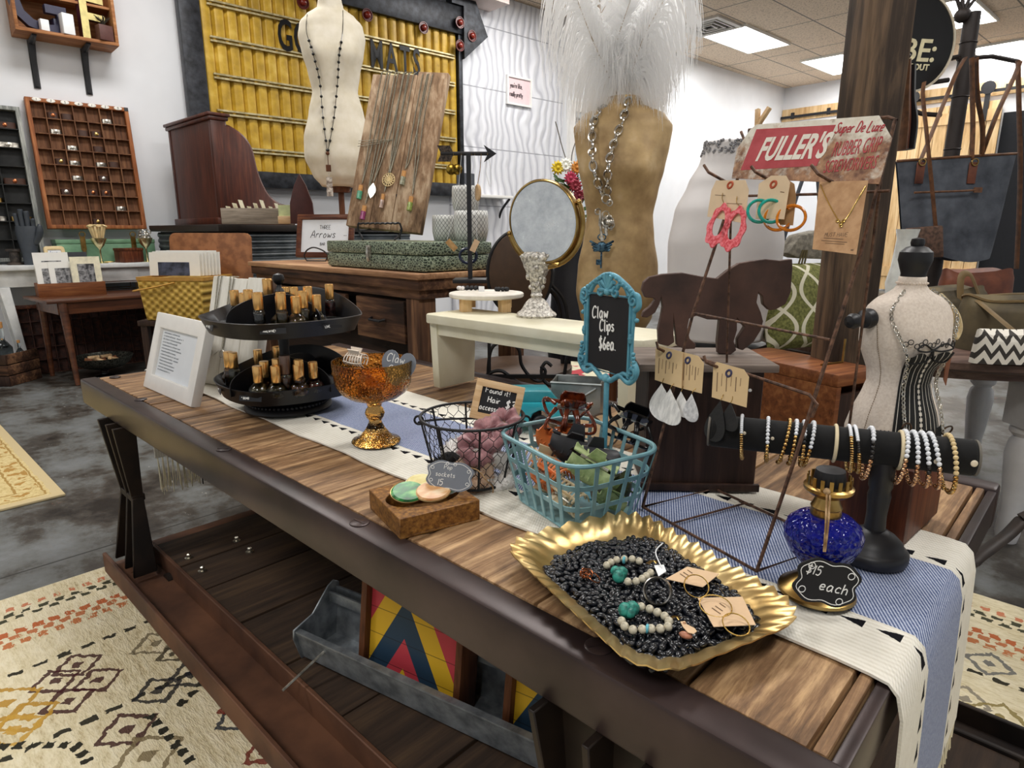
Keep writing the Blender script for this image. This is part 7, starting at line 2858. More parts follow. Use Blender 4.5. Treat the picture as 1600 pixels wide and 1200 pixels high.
ITEMS=[(1,0,'lc','dark leather cuff'),(2,0,'l','wide leather cuff'),(5,0,'s','flat silver bar bracelet'),(1,1,'s','round silver brooch'),(3,1,'l','brown leather cuff'),(4,1,'lg','leather cuff with a gold flower'),(2,2,'s','oval silver buckle'),(4,2,'l','thin leather cuff'),(1,3,'lg','black cuff with a gold plate'),(2,3,'s','flat silver bar bracelet'),(4,3,'s','wide silver cuff'),(5,3,'l','dark leather cuff'),(2,4,'s','silver medallion bracelet'),(4,4,'ls','leather cuff with a round silver concho'),(1,5,'ls','leather cuff with a heart charm'),(3,5,'lc','leather cuff with a copper knot'),(4,5,'lc','leather cuff with a copper flower'),(5,6,'s','thin silver bracelet'),(3,7,'lg','dark cuff')]
NTH=['first','second','third','fourth','fifth','sixth','seventh','eighth']
def cuff_at(MM,W,H,f,cols,rows_,c,r,kind,label,dpt=.05):
 cw,chh=(W-2*f)/cols,(H-2*f)/rows_
 x=f+cw*(c+.5)
 y=H-f-chh*(r+1)+.004
 root=thing('cuff_bracelet',label,'bracelet')
 put(root,MM@Matrix.Translation((x,y,-dpt*.48)))
 n=20
 mt=cuffs['l' if kind[0]=='l' else kind[0]]
 hh=.040 if kind[0]=='l' else .030
 rr=cw*.42
 m=MB()
 out=[(rr*math.cos(2*PI*k/n),-.017*math.sin(2*PI*k/n))for k in range(n)]
 inn=[(q*.9,z*.86)for q,z in out]
 m.M=Matrix.Rotation(-PI/2,4,'X')
 m.ringprism(out,inn,0,hh)
 m.build('band',mt,root)
 if len(kind)>1 or kind=='s':
  k2=kind[-1]
  m=MB()
  m.M=Matrix.Translation((0,hh*.5,.018))
  m.lathe([(0,-.002),(.013,-.001),(.013,.002),(.006,.005),(0,.006)],10)
  m.build('ornament',cuffs[k2],root)
for c,r,kind,lb in ITEMS:
 cuff_at(PM_,PW,PH_,pf,7,8,c,r,kind,'%s in the brown printers tray, %s row, %s compartment'%(lb,NTH[r],NTH[c]))
grey_w=wood('distressed_grey_tray','#4a4d4c','#8d908c','#c2c3bd','y',1.4,.7,.3)
grey_d=plain('black_tray_inner','#1c1d1d',.8,var=.2)
p2,M2,W2,H2_,f2=lettertray('printers_tray','distressed grey printers tray at the left edge, partly outside the picture',[(-112,412),(72,400),(-130,152)],.16,.06,4,8,grey_w,grey_d)
for c,r,kind,lb in((3,0,'lc','red banded cuff'),(3,1,'s','round white enamel tag'),(3,3,'lc','copper trimmed cuff'),(2,4,'g','brass cuff'),(3,5,'g','gold wire cuff'),(2,5,'s','silver cuff')):
 cuff_at(M2,W2,H2_,f2,4,8,c,r,kind,'%s in the distressed grey printers tray, %s row'%(lb,NTH[r]))
# glove mould: palm, four fingers and a thumb
gm=plain('grey_rubber_mould','#3a4048',.45,var=.05)
gv=onwall(48,400,.32)
gl_=thing('glove_mould','dark grey hand shaped glove mould standing on the white desk','glove mould',(gv.x,gv.y,DSZ),YAW-PI/2+.15)
gh=far(46,327,dep(gv)).z-DSZ
m=MB()
SECg=[(0,.044,.040),(.18,.046,.041),(.34,.055,.040),(.50,.066,.036),(.62,.070,.032),(.70,.066,.026)]
n=24
m.add([(w*math.cos(2*PI*k/n),d*math.sin(2*PI*k/n),h*gh)for h,w,d in SECg for k in range(n)],[(i*n+k,i*n+(k+1)%n,(i+1)*n+(k+1)%n,(i+1)*n+k)for i in range(len(SECg)-1)for k in range(n)]+[tuple(range(n-1,-1,-1)),tuple((len(SECg)-1)*n+k for k in range(n))])
m.build('palm',gm,gl_,smooth=60)
for x,top,r_ in((-.048,.93,.015),(-.016,1.0,.0165),(.017,.97,.016),(.049,.84,.0135)):
 m=MB()
 pts=[(x*.9,0,.62*gh),(x,0,.75*gh),(x*1.06,-.004,top*gh-.012),(x*1.06,-.005,top*gh)]
 m.tube(spline(pts,5),[r_]*12+[r_*.95,r_*.85,r_*.6,r_*.25],10)
 m.build('finger',gm,gl_,smooth=80)
m=MB()
m.tube(spline([(.045,-.005,.40*gh),(.078,-.012,.52*gh),(.092,-.016,.64*gh),(.094,-.018,.74*gh)],5),[.021]*10+[.019,.018,.016,.014,.011,.005],10)
m.build('thumb',gm,gl_,smooth=80)
# spool in the grey tray's foot
sv=onwall(24,402,.26)
o=MB().lathe([(0,0),(.05,0),(.05,.012),(.03,.018),(.034,.05),(.030,.085),(.05,.092),(.05,.105),(0,.105)],22).build('spool',two('dark_spool_wood','#1f1b18','#4a4038',30,.6,bump=.1))
o.location=(sv.x,sv.y,DSZ)
tag(o,'dark turned wooden spool standing left of the glove mould','spool')
# little white frame, goblets and box in front of the toolbox
lv=onwall(87,396,.36)
lf=thing('picture_frame','small ornate cream picture frame with blue writing leaning on the toolbox','picture frame',(lv.x,lv.y,DSZ),WROT+.15)
for nm,mt,a in(('moulding',creamb,0),('print',tagw,1)):
 m=MB()
 m.M=Matrix.Rotation(R(-14),4,'X')@Matrix.Rotation(PI/2,4,'X')
 if a==0:
  m.ringprism(rrect(-.062,.062,0,.125,.02,3),rrect(-.04,.04,.024,.10,.004,3),-.008,.008)
 else:
  m.box(-.042,.042,.022,.102,-.006,.001)
 m.build(nm,mt,lf,bevel=.002 if a==0 else 0)
m=MB()
m.M=Matrix.Rotation(R(-14),4,'X')@Matrix.Rotation(PI/2,4,'X')
script(m,'love',-.026,.072,.020,1,r=.0016,z=.002)
m.build('writing',plain('blue_ink','#4a62a8',.6),lf)
m2=m.M
m=MB()
m.M=m2
script(m,'a few',-.030,.042,.018,1,r=.0015,z=.002)
m.build('writing',plain('blue_ink','#4a62a8',.6),lf)
for k,(px,lb)in enumerate(((158,'silver goblet holding rolled cream ribbons in front of the green toolbox'),(230,'silver goblet filled with small metal rings at the right end of the toolbox'))):
 gv=onwall(px,402,.38)
 gq=thing('goblet',lb,'goblet',(gv.x,gv.y,DSZ),0,'silver goblets on the white desk')
 MB().lathe([(0,0),(.040,0),(.042,.003),(.012,.010),(.006,.02),(.0055,.085),(.008,.10),(.030,.125),(.046,.155),(.052,.175),(.049,.175),(.043,.156),(.026,.128),(0,.110)],28).build('cup',two('pale_brass','#a6986a','#e0d5a6',20,.25,.9),gq)
 for j in range(6 if k==0 else 10):
  a=2*PI*j/(6 if k==0 else 10)
  fl2=thing('ribbon_roll' if k==0 else 'ring_stack',('cream rolled ribbon standing in the left silver goblet' if k==0 else 'small silver ring piled in the right silver goblet'),'ribbon' if k==0 else 'ring',(gv.x,gv.y,DSZ+.13),0,'things in the %s goblet'%('left','right')[k])
  m=MB()
  if k==0:
   m.tube([(.015*math.cos(a),.015*math.sin(a),0),(.05*math.cos(a),.05*math.sin(a),.13)],[.008,.010],8)
   m.ring((.05*math.cos(a),.05*math.sin(a),.13),.013,.005,12,5,(math.cos(a),math.sin(a),2))
  else:
   m.ring((.03*math.cos(a),.03*math.sin(a),.05+.02*(j%3)),.016,.004,12,5,(math.cos(a*2),math.sin(a),.6))
  m.build('roll' if k==0 else 'band',creamb if k==0 else silver,fl2)
xv=onwall(202,402,.36)
jb=thing('jointed_box','small brown finger jointed wooden box in front of the green toolbox','box',(xv.x,xv.y,DSZ),WROT+.35)
MB().box(-.075,.075,-.055,.055,0,.085).build('box',red_wood,jb,bevel=.002)
MB().box(-.078,.078,-.058,.058,.0851,.103).build('lid',red_wood,jb,bevel=.002)
# wooden wall shelf with letters
shw=wood('pine_wall_shelf','#6e4326','#a06a40','#c48f60','x',1.2,.6,.2)
SO_=.24
b0,b1=onwall(25,50,SO_),onwall(186,68,SO_)
zsh=(b0.z+b1.z)/2
s0,s1=wcoord(b0)[0],wcoord(b1)[0]
shelf=thing('wall_shelf','wooden box shelf on black brackets at the top left holding letters','shelf',wpos(s0,0,zsh),WROT)
SW=s1-s0
MB().box(0,SW,-SO_,-.002,0,.022).build('bottom_board',shw,shelf,bevel=.002)
MB().box(0,SW,-.018,-.002,.0221,.5).build('back_board',shw,shelf)
for x in(0,SW-.02):
 MB().box(x,x+.02,-SO_,-.0181,.0221,.5).build('side_board',shw,shelf,bevel=.002)
MB().box(.021,SW-.021,-SO_+.05,-.0181,.24,.255).build('inner_shelf',shw,shelf)
for x in(wcoord(onwall(56,60,SO_))[0]-s0,wcoord(onwall(141,70,SO_))[0]-s0):
 m=MB()
 m.tube([(x,-.012,-.30),(x,-.016,-.15),(x,-.03,-.02),(x,-SO_+.04,-.006)],[.012,.018,.024,.014],8)
 m.box(x-.02,x+.02,-.008,-.001,-.31,-.005)
 m.build('bracket',black_paint,shelf)
SHM=Matrix.Translation(wpos(s0,0,zsh))@Matrix.Rotation(WROT,4,'Z')
navy=plain('navy_letter_paint','#2b2a45',.5)
plum=plain('plum_letter_paint','#4a1f2c',.5)
yel=plain('pale_yellow_letter_paint','#e5d690',.5)
def sx_(px,py=40,off=SO_):
 return wcoord(onwall(px,py,off))[0]-s0
def letter(ch,label,x,h,mt,edge_mt,rz,dth=.05,y=-.16):
 r_=thing('wooden_letter',label,'letter',group='letters on the wall shelf')
 put(r_,SHM@Matrix.Translation((x,y,.0225))@Matrix.Rotation(rz,4,'Z'))
 o_=type_mesh('letter_body',ch,h*1.38,mt,r_,Matrix(),dth/2,0,1.0,.004)
 me_=o_.data
 zs=[v_.co.y for v_ in me_.vertices]
 me_.transform(Matrix.Rotation(PI/2,4,'X')@Matrix.Translation((0,-min(zs),0)))
 if edge_mt:
  me_.materials.append(edge_mt.mat)
  for p in me_.polygons:
   if abs(p.normal.y)<.5:
    p.material_index=1
 return r_
letter('G','navy blue wooden letter G at the left of the wall shelf',sx_(67),.36,navy,None,.1)
letter('F','pale yellow wooden letter F with plum sides on the wall shelf',sx_(146),.30,yel,plum,.25)
for px,lb,mt,sz in((70,'small white card box in front of the navy letter',tagw,(.05,.04,.07)),(106,'small white block left of the yellow letter on the wall shelf',tagw,(.07,.06,.13)),(92,'dark blue book standing behind the white block on the wall shelf',navy,(.04,.09,.11)),(163,'reddish leather box at the right end of the wall shelf',plain('oxblood_leather','#55302a',.6),(.09,.07,.10))):
 o=MB().box(-sz[0]/2,sz[0]/2,-sz[1]/2,sz[1]/2,0,sz[2]).build('small_box',mt,bevel=.004)
 put(o,SHM@Matrix.Translation((sx_(px),-.215 if px not in(92,)else-.1,.0225))@Matrix.Rotation(.2,4,'Z'))
 tag(o,lb,'box' if 'book' not in lb else 'book')
pn=thing('succulent','small dark dried plant on the leather box at the right end of the wall shelf','plant')
put(pn,SHM@Matrix.Translation((sx_(163),-.215,.1228)))
m=MB()
q=random.Random(2)
for k in range(26):
 a,l_=q.uniform(0,2*PI),q.uniform(.03,.06)
 m.tube([(0,0,0),(l_*.4*math.cos(a),l_*.4*math.sin(a),l_*.7),(l_*.9*math.cos(a),l_*.9*math.sin(a),l_)],[.004,.003,.001],4)
m.build('leaves',plain('dried_leaf','#3a3326',.8),pn)
# brown side table in front of the desk
brw=wood('walnut_veneer','#2f170d','#55301d','#7a4a2e','y',.9,.35,.08,spec=.5)
nl=at(122,603,0)
BZt=hgt(96,470,nl)
st_=thing('side_table','low brown wooden side table with tapered legs in front of the white desk','table',(nl.x-.06,nl.y-.05,0),R(4))
MB().prism([(-.50,-.03),(.03,-.04),(.02,.80),(-.48,.80)],BZt-.018,BZt).build('table_top',brw,st_,bevel=.003)
m=MB()
m.box(-.43,.0,.02,.04,BZt-.09,BZt-.0181)
m.box(-.01,.01,.04,.76,BZt-.09,BZt-.0181)
m.box(-.44,-.42,.04,.76,BZt-.09,BZt-.0181)
m.build('apron',brw,st_)
for x,y in((.06,.05),(-.40,.04),(.03,.74),(-.42,.74)):
 m=MB()
 m.tube([(x-.06*(1 if x>0 else-.4),y,BZt-.02),(x-.01,y,.002)],[.026,.014],12)
 m.build('leg',brw,st_)
STM=Matrix.Translation((nl.x-.06,nl.y-.05,0))@Matrix.Rotation(R(4),4,'Z')
# tray of prints on it
PBR=R(86)
pbx=at(60,465,BZt)+Matrix.Rotation(PBR,3,'Z')@Vector((.195,.095,0))
pb_=thing('print_box','open brown wooden box of mounted prints on the low side table','box',(pbx.x,pbx.y,BZt),PBR)
box_w=wood('teak_box','#4f2a17','#7d4a2a','#a06a40','x',1.4,.5,.15)
m=MB()
m.box(-.19,.19,-.09,-.078,0,.085)
m.box(-.19,.19,.048,.06,0,.085)
m.box(-.19,-.178,-.078,.048,0,.085)
m.box(.178,.19,-.078,.048,0,.085)
m.box(-.178,.178,-.078,.048,0,.008)
m.build('box',box_w,pb_,bevel=.002)
PBM=Matrix.Translation((pbx.x,pbx.y,BZt))@Matrix.Rotation(PBR,4,'Z')
paper=plain('mount_paper','#ecebe6',.7,var=.01)
photo=two('photo_print','#2b2c30','#9a9a9c',40,.4)
darkmount=plain('dark_mount','#33363c',.6)
PRN=[(-.08,.01,.27,-.10,'large print in a pale mount at the back left of the print box',paper),(.03,.015,.27,-.10,'dark mounted print with a white seal at the back of the print box',darkmount),(-.10,-.02,.21,-.15,'white mounted print at the front left of the print box',paper),(-.03,-.025,.21,-.15,'white mounted print in the middle of the print box',paper),(.04,-.02,.20,-.15,'white mounted print right of the middle of the print box',paper),(.10,-.045,.24,-.10,'cream mounted black and white photograph at the right of the print box',creamb if False else plain('cream_mount','#e9e3c8',.7))]
for x,y,h_,ln_,lb,mt in PRN:
 r_=thing('mounted_print',lb,'print',group='prints in the wooden box')
 put(r_,PBM@Matrix.Translation((x,y,.012))@Matrix.Rotation(ln_,4,'X'))
 w_=h_*.72
 MB().box(-w_/2,w_/2,-.002,.002,0,h_).build('mount',mt,r_)
 MB().box(-w_*.28,w_*.28,-.0028,-.0021,h_*.25,h_*.8).build('picture',photo,r_)
# glass box
gx=at(170,452,BZt)
tq_=thing('glass_case','empty glass display box with thin metal edges on the low side table','display case',(gx.x-.05,gx.y+.04,BZt),R(86))
GA,GB,GH=.14,.09,.20
cnr=[(-GA,-GB),(GA,-GB),(GA,GB),(-GA,GB)]
m=MB()
for z in(.003,GH):
 m.tube([(x,y,z)for x,y in cnr],.003,5,True)
for x,y in cnr:
 m.tube([(x,y,.003),(x,y,GH)],.003,5)
m.build('metal_edges',brass,tq_)
pane=glass('clear_pane','#f5f8f8',.0,1.03)
for(x0,x1,y0,y1)in((-GA,GA,-GB,-GB+.002),(-GA,GA,GB-.002,GB),(-GA,-GA+.002,-GB,GB),(GA-.002,GA,-GB,GB)):
 MB().box(x0,x1,y0,y1,.004,GH-.002).build('pane',pane,tq_)
# printers tray leaning below, and the pedestal bowl
lt_,LM_,LW_,LH_,lf_=lettertray('printers_tray','dark red brown printers tray with many small cells standing on the floor under the desk',[(40,592),(262,592),(40,478)],.42,.36,14,5,red_wood,two('red_brown_dark','#2a120b','#4a2416',30,.7),.04)
bp_=at(165,588,0)
bwl=thing('pedestal_bowl','dark hammered metal bowl on a glass foot full of wooden pieces on the floor','bowl',bp_)
bwl.scale=(.66,)*3
hm=two('hammered_pewter','#2c2c28','#66665e',60,.4,.8,bump=.5)
MB().lathe([(.16,.10),(.175,.105),(.24,.15),(.275,.215),(.268,.215),(.232,.158),(.17,.115),(0,.11)],40,cap=False).build('bowl',hm,bwl)
MB().lathe([(0,0),(.09,0),(.09,.012),(.035,.03),(.03,.06),(.05,.095),(.16,.10),(0,.106)],28).build('foot',glass('smoky_foot_glass','#8d8d88',.05),bwl)
for k in range(12):
 a=2*PI*k/12+rnd.uniform(-.2,.2)
 rr=.04 if k%3==0 else .08
 o=MB().cbox((0,0,0),(.068,.024,.02),(rnd.uniform(-.4,.4),rnd.uniform(-.4,.4),rnd.uniform(0,3))).build('wood_piece',pale_wood if k%2 else box_w,bevel=.003)
 o.location=bp_+Vector((rr*math.cos(a),rr*math.sin(a),.112+.014*(k%2)))
 tag(o,'short block of wood lying in the pedestal bowl on the floor','wood piece','wood pieces in the pedestal bowl')
# crate and bottle at the left edge
cv=at(14,604,0)
cr_=thing('crate','dark weathered wooden crate on the floor at the left edge','crate',(cv.x,cv.y,0),R(40))
for z in(.0,.115,.23):
 m=MB()
 m.box(-.55,.03,-.015,.0,z+.003,z+.108)
 m.build('front_slat',dk_wood if z!=.115 else rustic,cr_,bevel=.003)
 m=MB()
 m.box(.015,.03,.0001,.42,z+.003,z+.108)
 m.build('side_slat',rustic,cr_,bevel=.003)
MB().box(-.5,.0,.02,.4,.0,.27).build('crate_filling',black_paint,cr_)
CRM=Matrix.Translation((cv.x,cv.y,0))@Matrix.Rotation(R(40),4,'Z')@Matrix.Scale(.6,4)
cr_.scale=(.6,.6,.6)
for k,(x,y)in enumerate(((-.06,.08),(-.02,.24),(-.16,.18))):
 bt=thing('corked_bottle',('clear glass bottle with a cork, tallest in the crate at the left edge','clear glass bottle lying low at the right of the crate','clear glass bottle at the back of the crate')[k],'bottle',CRM@Vector((x,y,.2705)),0,'bottles in the crate')
 sc_b=(1.3,.6,.6)[k]
 bt.scale=(sc_b,)*3
 MB().lathe([(0,0),(.035,0),(.038,.01),(.038,.06),(.02,.09),(.013,.10),(.013,.15),(.016,.155),(0,.156)],18).build('glass',glass('bottle_clear','#dfe8ea',.03,1.3),bt)
 MB().lathe([(0,.157),(.014,.157),(.015,.185),(0,.186)],12).build('cork',cork,bt)
# yellow basket with a brown lid board and prints, on a dark stool
yb=far(268,495,3.55)
stool=thing('dark_stool','dark wooden stool under the yellow woven basket','stool',(yb.x,yb.y,0),YAW-PI/2)
SZ=yb.z-.005
MB().box(-.12,.30,-.13,.2,SZ-.03,SZ).build('seat',dk_wood,stool,bevel=.004)
for x in(-.11,.26):
 for y in(-.12,.16):
  MB().box(x,x+.035,y,y+.035,0,SZ-.031).build('leg',dk_wood,stool)
weave=MT('yellow_woven_splint','#c29a3c',.6)
weave.P
wv_=((weave.x*130).sin()*(weave.z*150).sin())
weave.col(weave.ramp(wv_*.5+weave.noise(40)*.4+.3,[(.2,'#a07c2a'),(.5,'#c6a044'),(.8,'#d9b65a')]))
weave.bump(wv_,.8,.006)
ybk=thing('picnic_basket','yellow woven picnic basket with a wooden handle holding white mounted prints','basket',(yb.x,yb.y,SZ),YAW-PI/2-.1)
m=MB()
outr,innr=[],[]
m.hexa([(-.065,-.12,0),(.26,-.12,0),(.26,.14,0),(-.065,.14,0),(-.08,-.14,.22),(.29,-.14,.22),(.29,.16,.22),(-.08,.16,.22)])
m.build('woven_body',weave,ybk,bevel=.008)
m=MB()
m.ringprism(rrect(-.086,.296,-.146,.166,.02,3),rrect(-.07,.28,-.13,.15,.02,3),.214,.232)
m.build('rim',plain('honey_splint','#b5873a',.5),ybk)
MB().tube(spline([(.14,-.150,.205),(.05,-.165,.185),(-.06,-.16,.165),(-.11,-.11,.16),(-.10,.1,.18)],6),.010,6,flat=.5).build('handle',plain('honey_splint','#b5873a',.5),ybk)
YBM=Matrix.Translation((yb.x,yb.y,SZ))@Matrix.Rotation(YAW-PI/2-.1,4,'Z')
brown_b=two('brown_hardboard','#7a4a26','#99633a',20,.6,bump=.05)
lb0,lb1=far(240,420,3.9),far(354,420,3.8)
W_l=(lb1-lb0).length
o=MB().prism(rrect(0,W_l,0,.36,.035,4),-.006,.006).build('lid_board',brown_b,bevel=.002)
put(o,YBM@Matrix.Translation((-.10,.185,.10))@Matrix.Rotation(R(84),4,'X'))
tag(o,'brown rounded hardboard lid standing up behind the yellow basket','board')
for k in range(7):
 r_=thing('mounted_print',('white mounted dark photograph at the front of the yellow basket' if k==0 else 'white mounted print stacked in the yellow basket, %s behind the front one'%NTH[k-1]),'print',group='prints in the yellow basket')
 put(r_,YBM@Matrix.Translation((-.02+.010*k,-.02+.016*k,.2325))@Matrix.Rotation(R(-5),4,'X'))
 hp=.125+(.004*(k%3))
 MB().box(-.06,.23,-.0015,.0015,0,hp).build('mount',paper,r_)
 if k==0:
  MB().box(-.01,.17,-.0025,-.0016,.0,.072).build('picture',two('dark_sky_photo','#1c2030','#4a5068',20,.4),r_)
#  counter, roll-top hutch and the big marquee
E_=far(345,350,4.6)
CZ=1.0
corr=MT('corrugated_tin','#6e7478',.4,.75)
corr.P
cw_=(corr.z*150).sin()
cn=corr.noise(7,6)
corr.col(corr.ramp(cn*.7+(cw_*.5+.5)*.3,[(.28,'#596065'),(.48,'#8f969b'),(.7,'#bcc3c8')]))
corr.bump(cw_,.9,.012)
ctr=thing('counter','long counter fronted with corrugated tin under a dark top','counter',(E_.x+.36,E_.y-.14,0))
m=MB()
nz=60
for(fn)in(lambda u,v:(-1.18+1.18*u,-.010*abs(math.sin(v*PI*22)),.02+v*(CZ-.07)),lambda u,v:(.010*abs(math.sin(v*PI*22)),u*1.5,.02+v*(CZ-.07))):
 mm=MB()
 mm.sheet(fn,2,132,.004)
 mm.build('tin_front',corr,ctr,smooth=80)
MB().box(-1.17,-.012,.012,1.48,0,CZ-.046).build('carcass',dk_wood,ctr)
MB().box(-1.22,.05,-.05,1.55,CZ-.045,CZ).build('counter_top',plain('dark_counter_top','#2a221e',.5,var=.15),ctr,bevel=.004)
mahog=wood('mahogany','#2a0f08','#4f2315','#6e3822','z',1.0,.4,.1,spec=.5)
hut=thing('desk_hutch','red brown roll top desk hutch with a curved side standing on the counter','hutch',(E_.x,E_.y,CZ))
HT=far(345,180,4.6).z-CZ
DP=.56
prof=[(0,0),(DP,0),(DP,.13)]+[(p.x,p.y)for p in spline([Vector((DP,.13,0)),Vector((.45,.15,0)),Vector((.36,.22,0)),Vector((.30,.36,0)),Vector((.27,.52,0)),Vector((.22,.60,0)),Vector((.14,.65,0)),Vector((.10,HT-.05,0)),Vector((.10,HT,0))],5)[1:]]+[(0,HT)]
for x in(-.04,-.78):
 m=MB()
 m.M=Matrix.Translation((x,0,0))@Matrix(((0,0,1,0),(1,0,0,0),(0,1,0,0),(0,0,0,1)))
 m.prism(prof,0,.038)
 m.build('curved_side',mahog,hut,bevel=.002)
MB().box(-.742,-.041,.004,.03,.02,HT-.01).build('back_panel',mahog,hut)
MB().box(-.80,.02,-.025,.13,HT+.0,HT+.022).build('top_cornice',mahog,hut,bevel=.006)
MB().box(-.79,.01,-.015,.12,HT-.025,HT-.0005).build('cornice_moulding',mahog,hut,bevel=.006)
MB().box(-.80,.012,-.02,.0,.0,.05).build('base_moulding',mahog,hut,bevel=.006)
edge=[(-.02,p[0],p[1])for p in prof[2:-2]]
MB().tube(edge,.014,6).build('edge_bead',mahog,hut)
MB().box(-.74,-.042,.031,DP-.02,.0,.02).build('floor_board',mahog,hut)
m=MB()
m.M=Matrix.Translation((0,0,0))
for k in range(9):
 m.box(-.74,-.042,.05+.0*k,.06,.03+k*.06,.085+k*.06)
m.build('pigeonholes',dk_wood,hut)
# card boxes on the counter
kb=far(407,353,4.15)
kx=thing('card_box','long grey wooden box of cream cards on the counter by the hutch','box',(kb.x-.02,kb.y,CZ),R(52))
greyw=wood('grey_box_wood','#6b6256','#978b7c','#b9ad9d','x',1.5,.7,.2)
m=MB()
m.ringprism([(-.2,-.08),(.2,-.08),(.2,.08),(-.2,.08)],[(-.188,-.068),(.188,-.068),(.188,.068),(-.188,.068)],0,.095)
m.box(-.188,.188,-.068,.068,0,.01)
m.build('box',greyw,kx,bevel=.002)
KM=Matrix.Translation((kb.x-.02,kb.y,CZ))@Matrix.Rotation(R(52),4,'Z')
for k in range(8):
 o=MB().box(-.001,.001,-.05,.05,0,.10+.02*(k%3)).build('card',plain('cream_card','#e8e2c8',.7))
 put(o,KM@Matrix.Translation((-.15+.042*k,rnd.uniform(-.01,.01),.0105))@Matrix.Rotation(-.25,4,'Y'))
 tag(o,'cream card filed in the long grey wooden box','card','cream cards in the grey box')
k2_=far(448,356,4.0)
g2=thing('card_holder','small pale green card holder at the right end of the grey card box','card holder',(k2_.x,k2_.y,CZ),YAW-PI/2+.3)
MB().box(-.045,.045,-.03,.03,0,.045).build('wood_base',pale_wood,g2,bevel=.002)
MB().hexa([(-.04,-.01,.0451),(.04,-.01,.0451),(.04,.02,.0451),(-.04,.02,.0451),(-.04,.0,.11),(.04,.0,.11),(.04,.02,.11),(-.04,.02,.11)]).build('cards',plain('pale_green_card','#c3cf9c',.7),g2)
# pointed red leather stand behind the framed print
pv=far(472,330,4.0)
pr_=thing('arched_stand','dark red pointed arch shaped wooden stand behind the framed print','stand',(pv.x,pv.y,CZ),YAW-PI/2+.2)
m=MB()
m.M=Matrix.Rotation(PI/2,4,'X')
m.prism([(-.07,0),(.07,0),(.065,.12),(.035,.22),(0,.29),(-.035,.22),(-.065,.12)],-.02,.02)
m.build('arch',plain('oxblood_wood','#4a211d',.5),pr_,bevel=.003)
# marquee
SGO=.05
q0,q1=wcoord(onwall(272,0,SGO)),wcoord(onwall(716,150,SGO))
sg0,sg1=q0[0],q1[0]
zb3=onwall(420,283,SGO).z
zt3=onwall(620,34,SGO).z+.02
mq=thing('marquee_sign','large yellow ribbed marquee letter board in a dark metal frame with an arrow point','sign',wpos(sg0,SGO,0),WROT)
MW=sg1-sg0
black_m=two('worn_black_metal','#15161a','#3b3e45',18,.45,.4,.35,.75,bump=.1)
FL_=wcoord(onwall(317,120,SGO))[0]-sg0
yel_m=two('mustard_enamel','#9c7a1c','#c9a232',8,.45,.1,.3,.6,bump=.05,c='#d8b650')
m=MB()
pw=.098
npl=int((MW-FL_-.05)/pw)
pw=(MW-FL_-.05)/npl
def ribs(u,v):
 x=FL_+u*(MW-FL_-.05)
 t=(x-FL_)/pw%1
 d=.024*min(1,max(0,.5-abs(t-.5)-.04)*7)+.006*(1-abs(t-.5)*2)
 return(x,-.03-d,zb3+.07+v*(zt3-zb3-.09))
m.sheet(ribs,npl*12,2,.004)
m.build('ribbed_panel',yel_m,mq,smooth=25)
MB().box(FL_-.02,MW,-.028,-.002,zb3+.02,zt3).build('backing',black_m,mq)
for nm,b in(('left_post',(0,FL_,-.09,.0,0.0+.001,zt3+1 if False else CEIL-.05)),('bottom_bar',(FL_,MW,-.09,-.0285,zb3-.06,zb3+.07)),('top_bar',(FL_,MW+.06,-.10,-.0285,zt3-.02,zt3+.24)),('right_bar',(MW-.05,MW,-.085,-.0285,zb3+.07,zt3-.021))):
 MB().box(*b).build(nm,black_m,mq,bevel=.004)
# the arrow point beyond the right end
ax0=MW+.06
tipz=onwall(750,62,SGO).z
dz0=onwall(715,96,SGO).z
tipx=wcoord(onwall(750,62,SGO))[0]-sg0
m=MB()
m.M=Matrix.Rotation(PI/2,4,'X')
hlf=tipz-dz0
m.prism([(MW-.16,zt3+.24),(MW-.01,zt3+.24),(MW-.01,dz0),(tipx,tipz),(ax0-.0,CEIL-.03),(MW-.16,CEIL-.03)],.03,.13)
m.build('arrow_point',black_m,mq)
sock=plain('red_socket','#5a1712',.35)
hot=MT('dim_red_bulb','#7a2418',.2)
for px,py in((476,2),(577,22),(665,42),(719,35),(738,56),(719,71)):
 p=onwall(px,py,SGO+.14)
 x=wcoord(p)[0]-sg0
 m=MB()
 m.M=Matrix.Translation((x,-.105 if px<700 else-.135,p.z))@Matrix.Rotation(PI/2,4,'X')
 m.lathe([(0,-.004),(.055,-.004),(.055,.006),(.048,.006),(.045,.0),(0,.0)],24)
 b_=m.build('bulb_socket',sock,mq)
 m=MB()
 m.ball((x,(-.105 if px<700 else-.135)-.012,p.z),.03,14,10,(1,.7,1))
 m.build('bulb',hot,mq)
rail=two('pale_rail','#a79a72','#d2c69c',20,.4,.5)
for py in(27,80,134,187,240):
 p=onwall(420,py,SGO+.07)
 z=p.z
 if z>zt3-.03:
  continue
 for dz_ in(0,.028):
  MB().box(FL_+.06,MW-.1,-.082,-.062,z+dz_-.007,z+dz_+.007).build('letter_rail',rail,mq)
lb_mt=plain('black_letter_acrylic','#0c0c0e',.35,spec=.3)
zlt=(onwall(452,84,SGO+.08).z,onwall(452,34,SGO+.08).z)
for ch,px in(('G',447),('O',473),('M',588),('A',611),('T',632),('S',650)):
 x=wcoord(onwall(px,80,SGO+.08))[0]-sg0
 type_mesh('sign_letter',ch,(zlt[1]-zlt[0])*1.36,lb_mt,mq,Matrix.Translation((x,-.084,(zlt[0]+zlt[1])/2))@Matrix.Rotation(PI/2,4,'X'),.003,0,.55,.006)
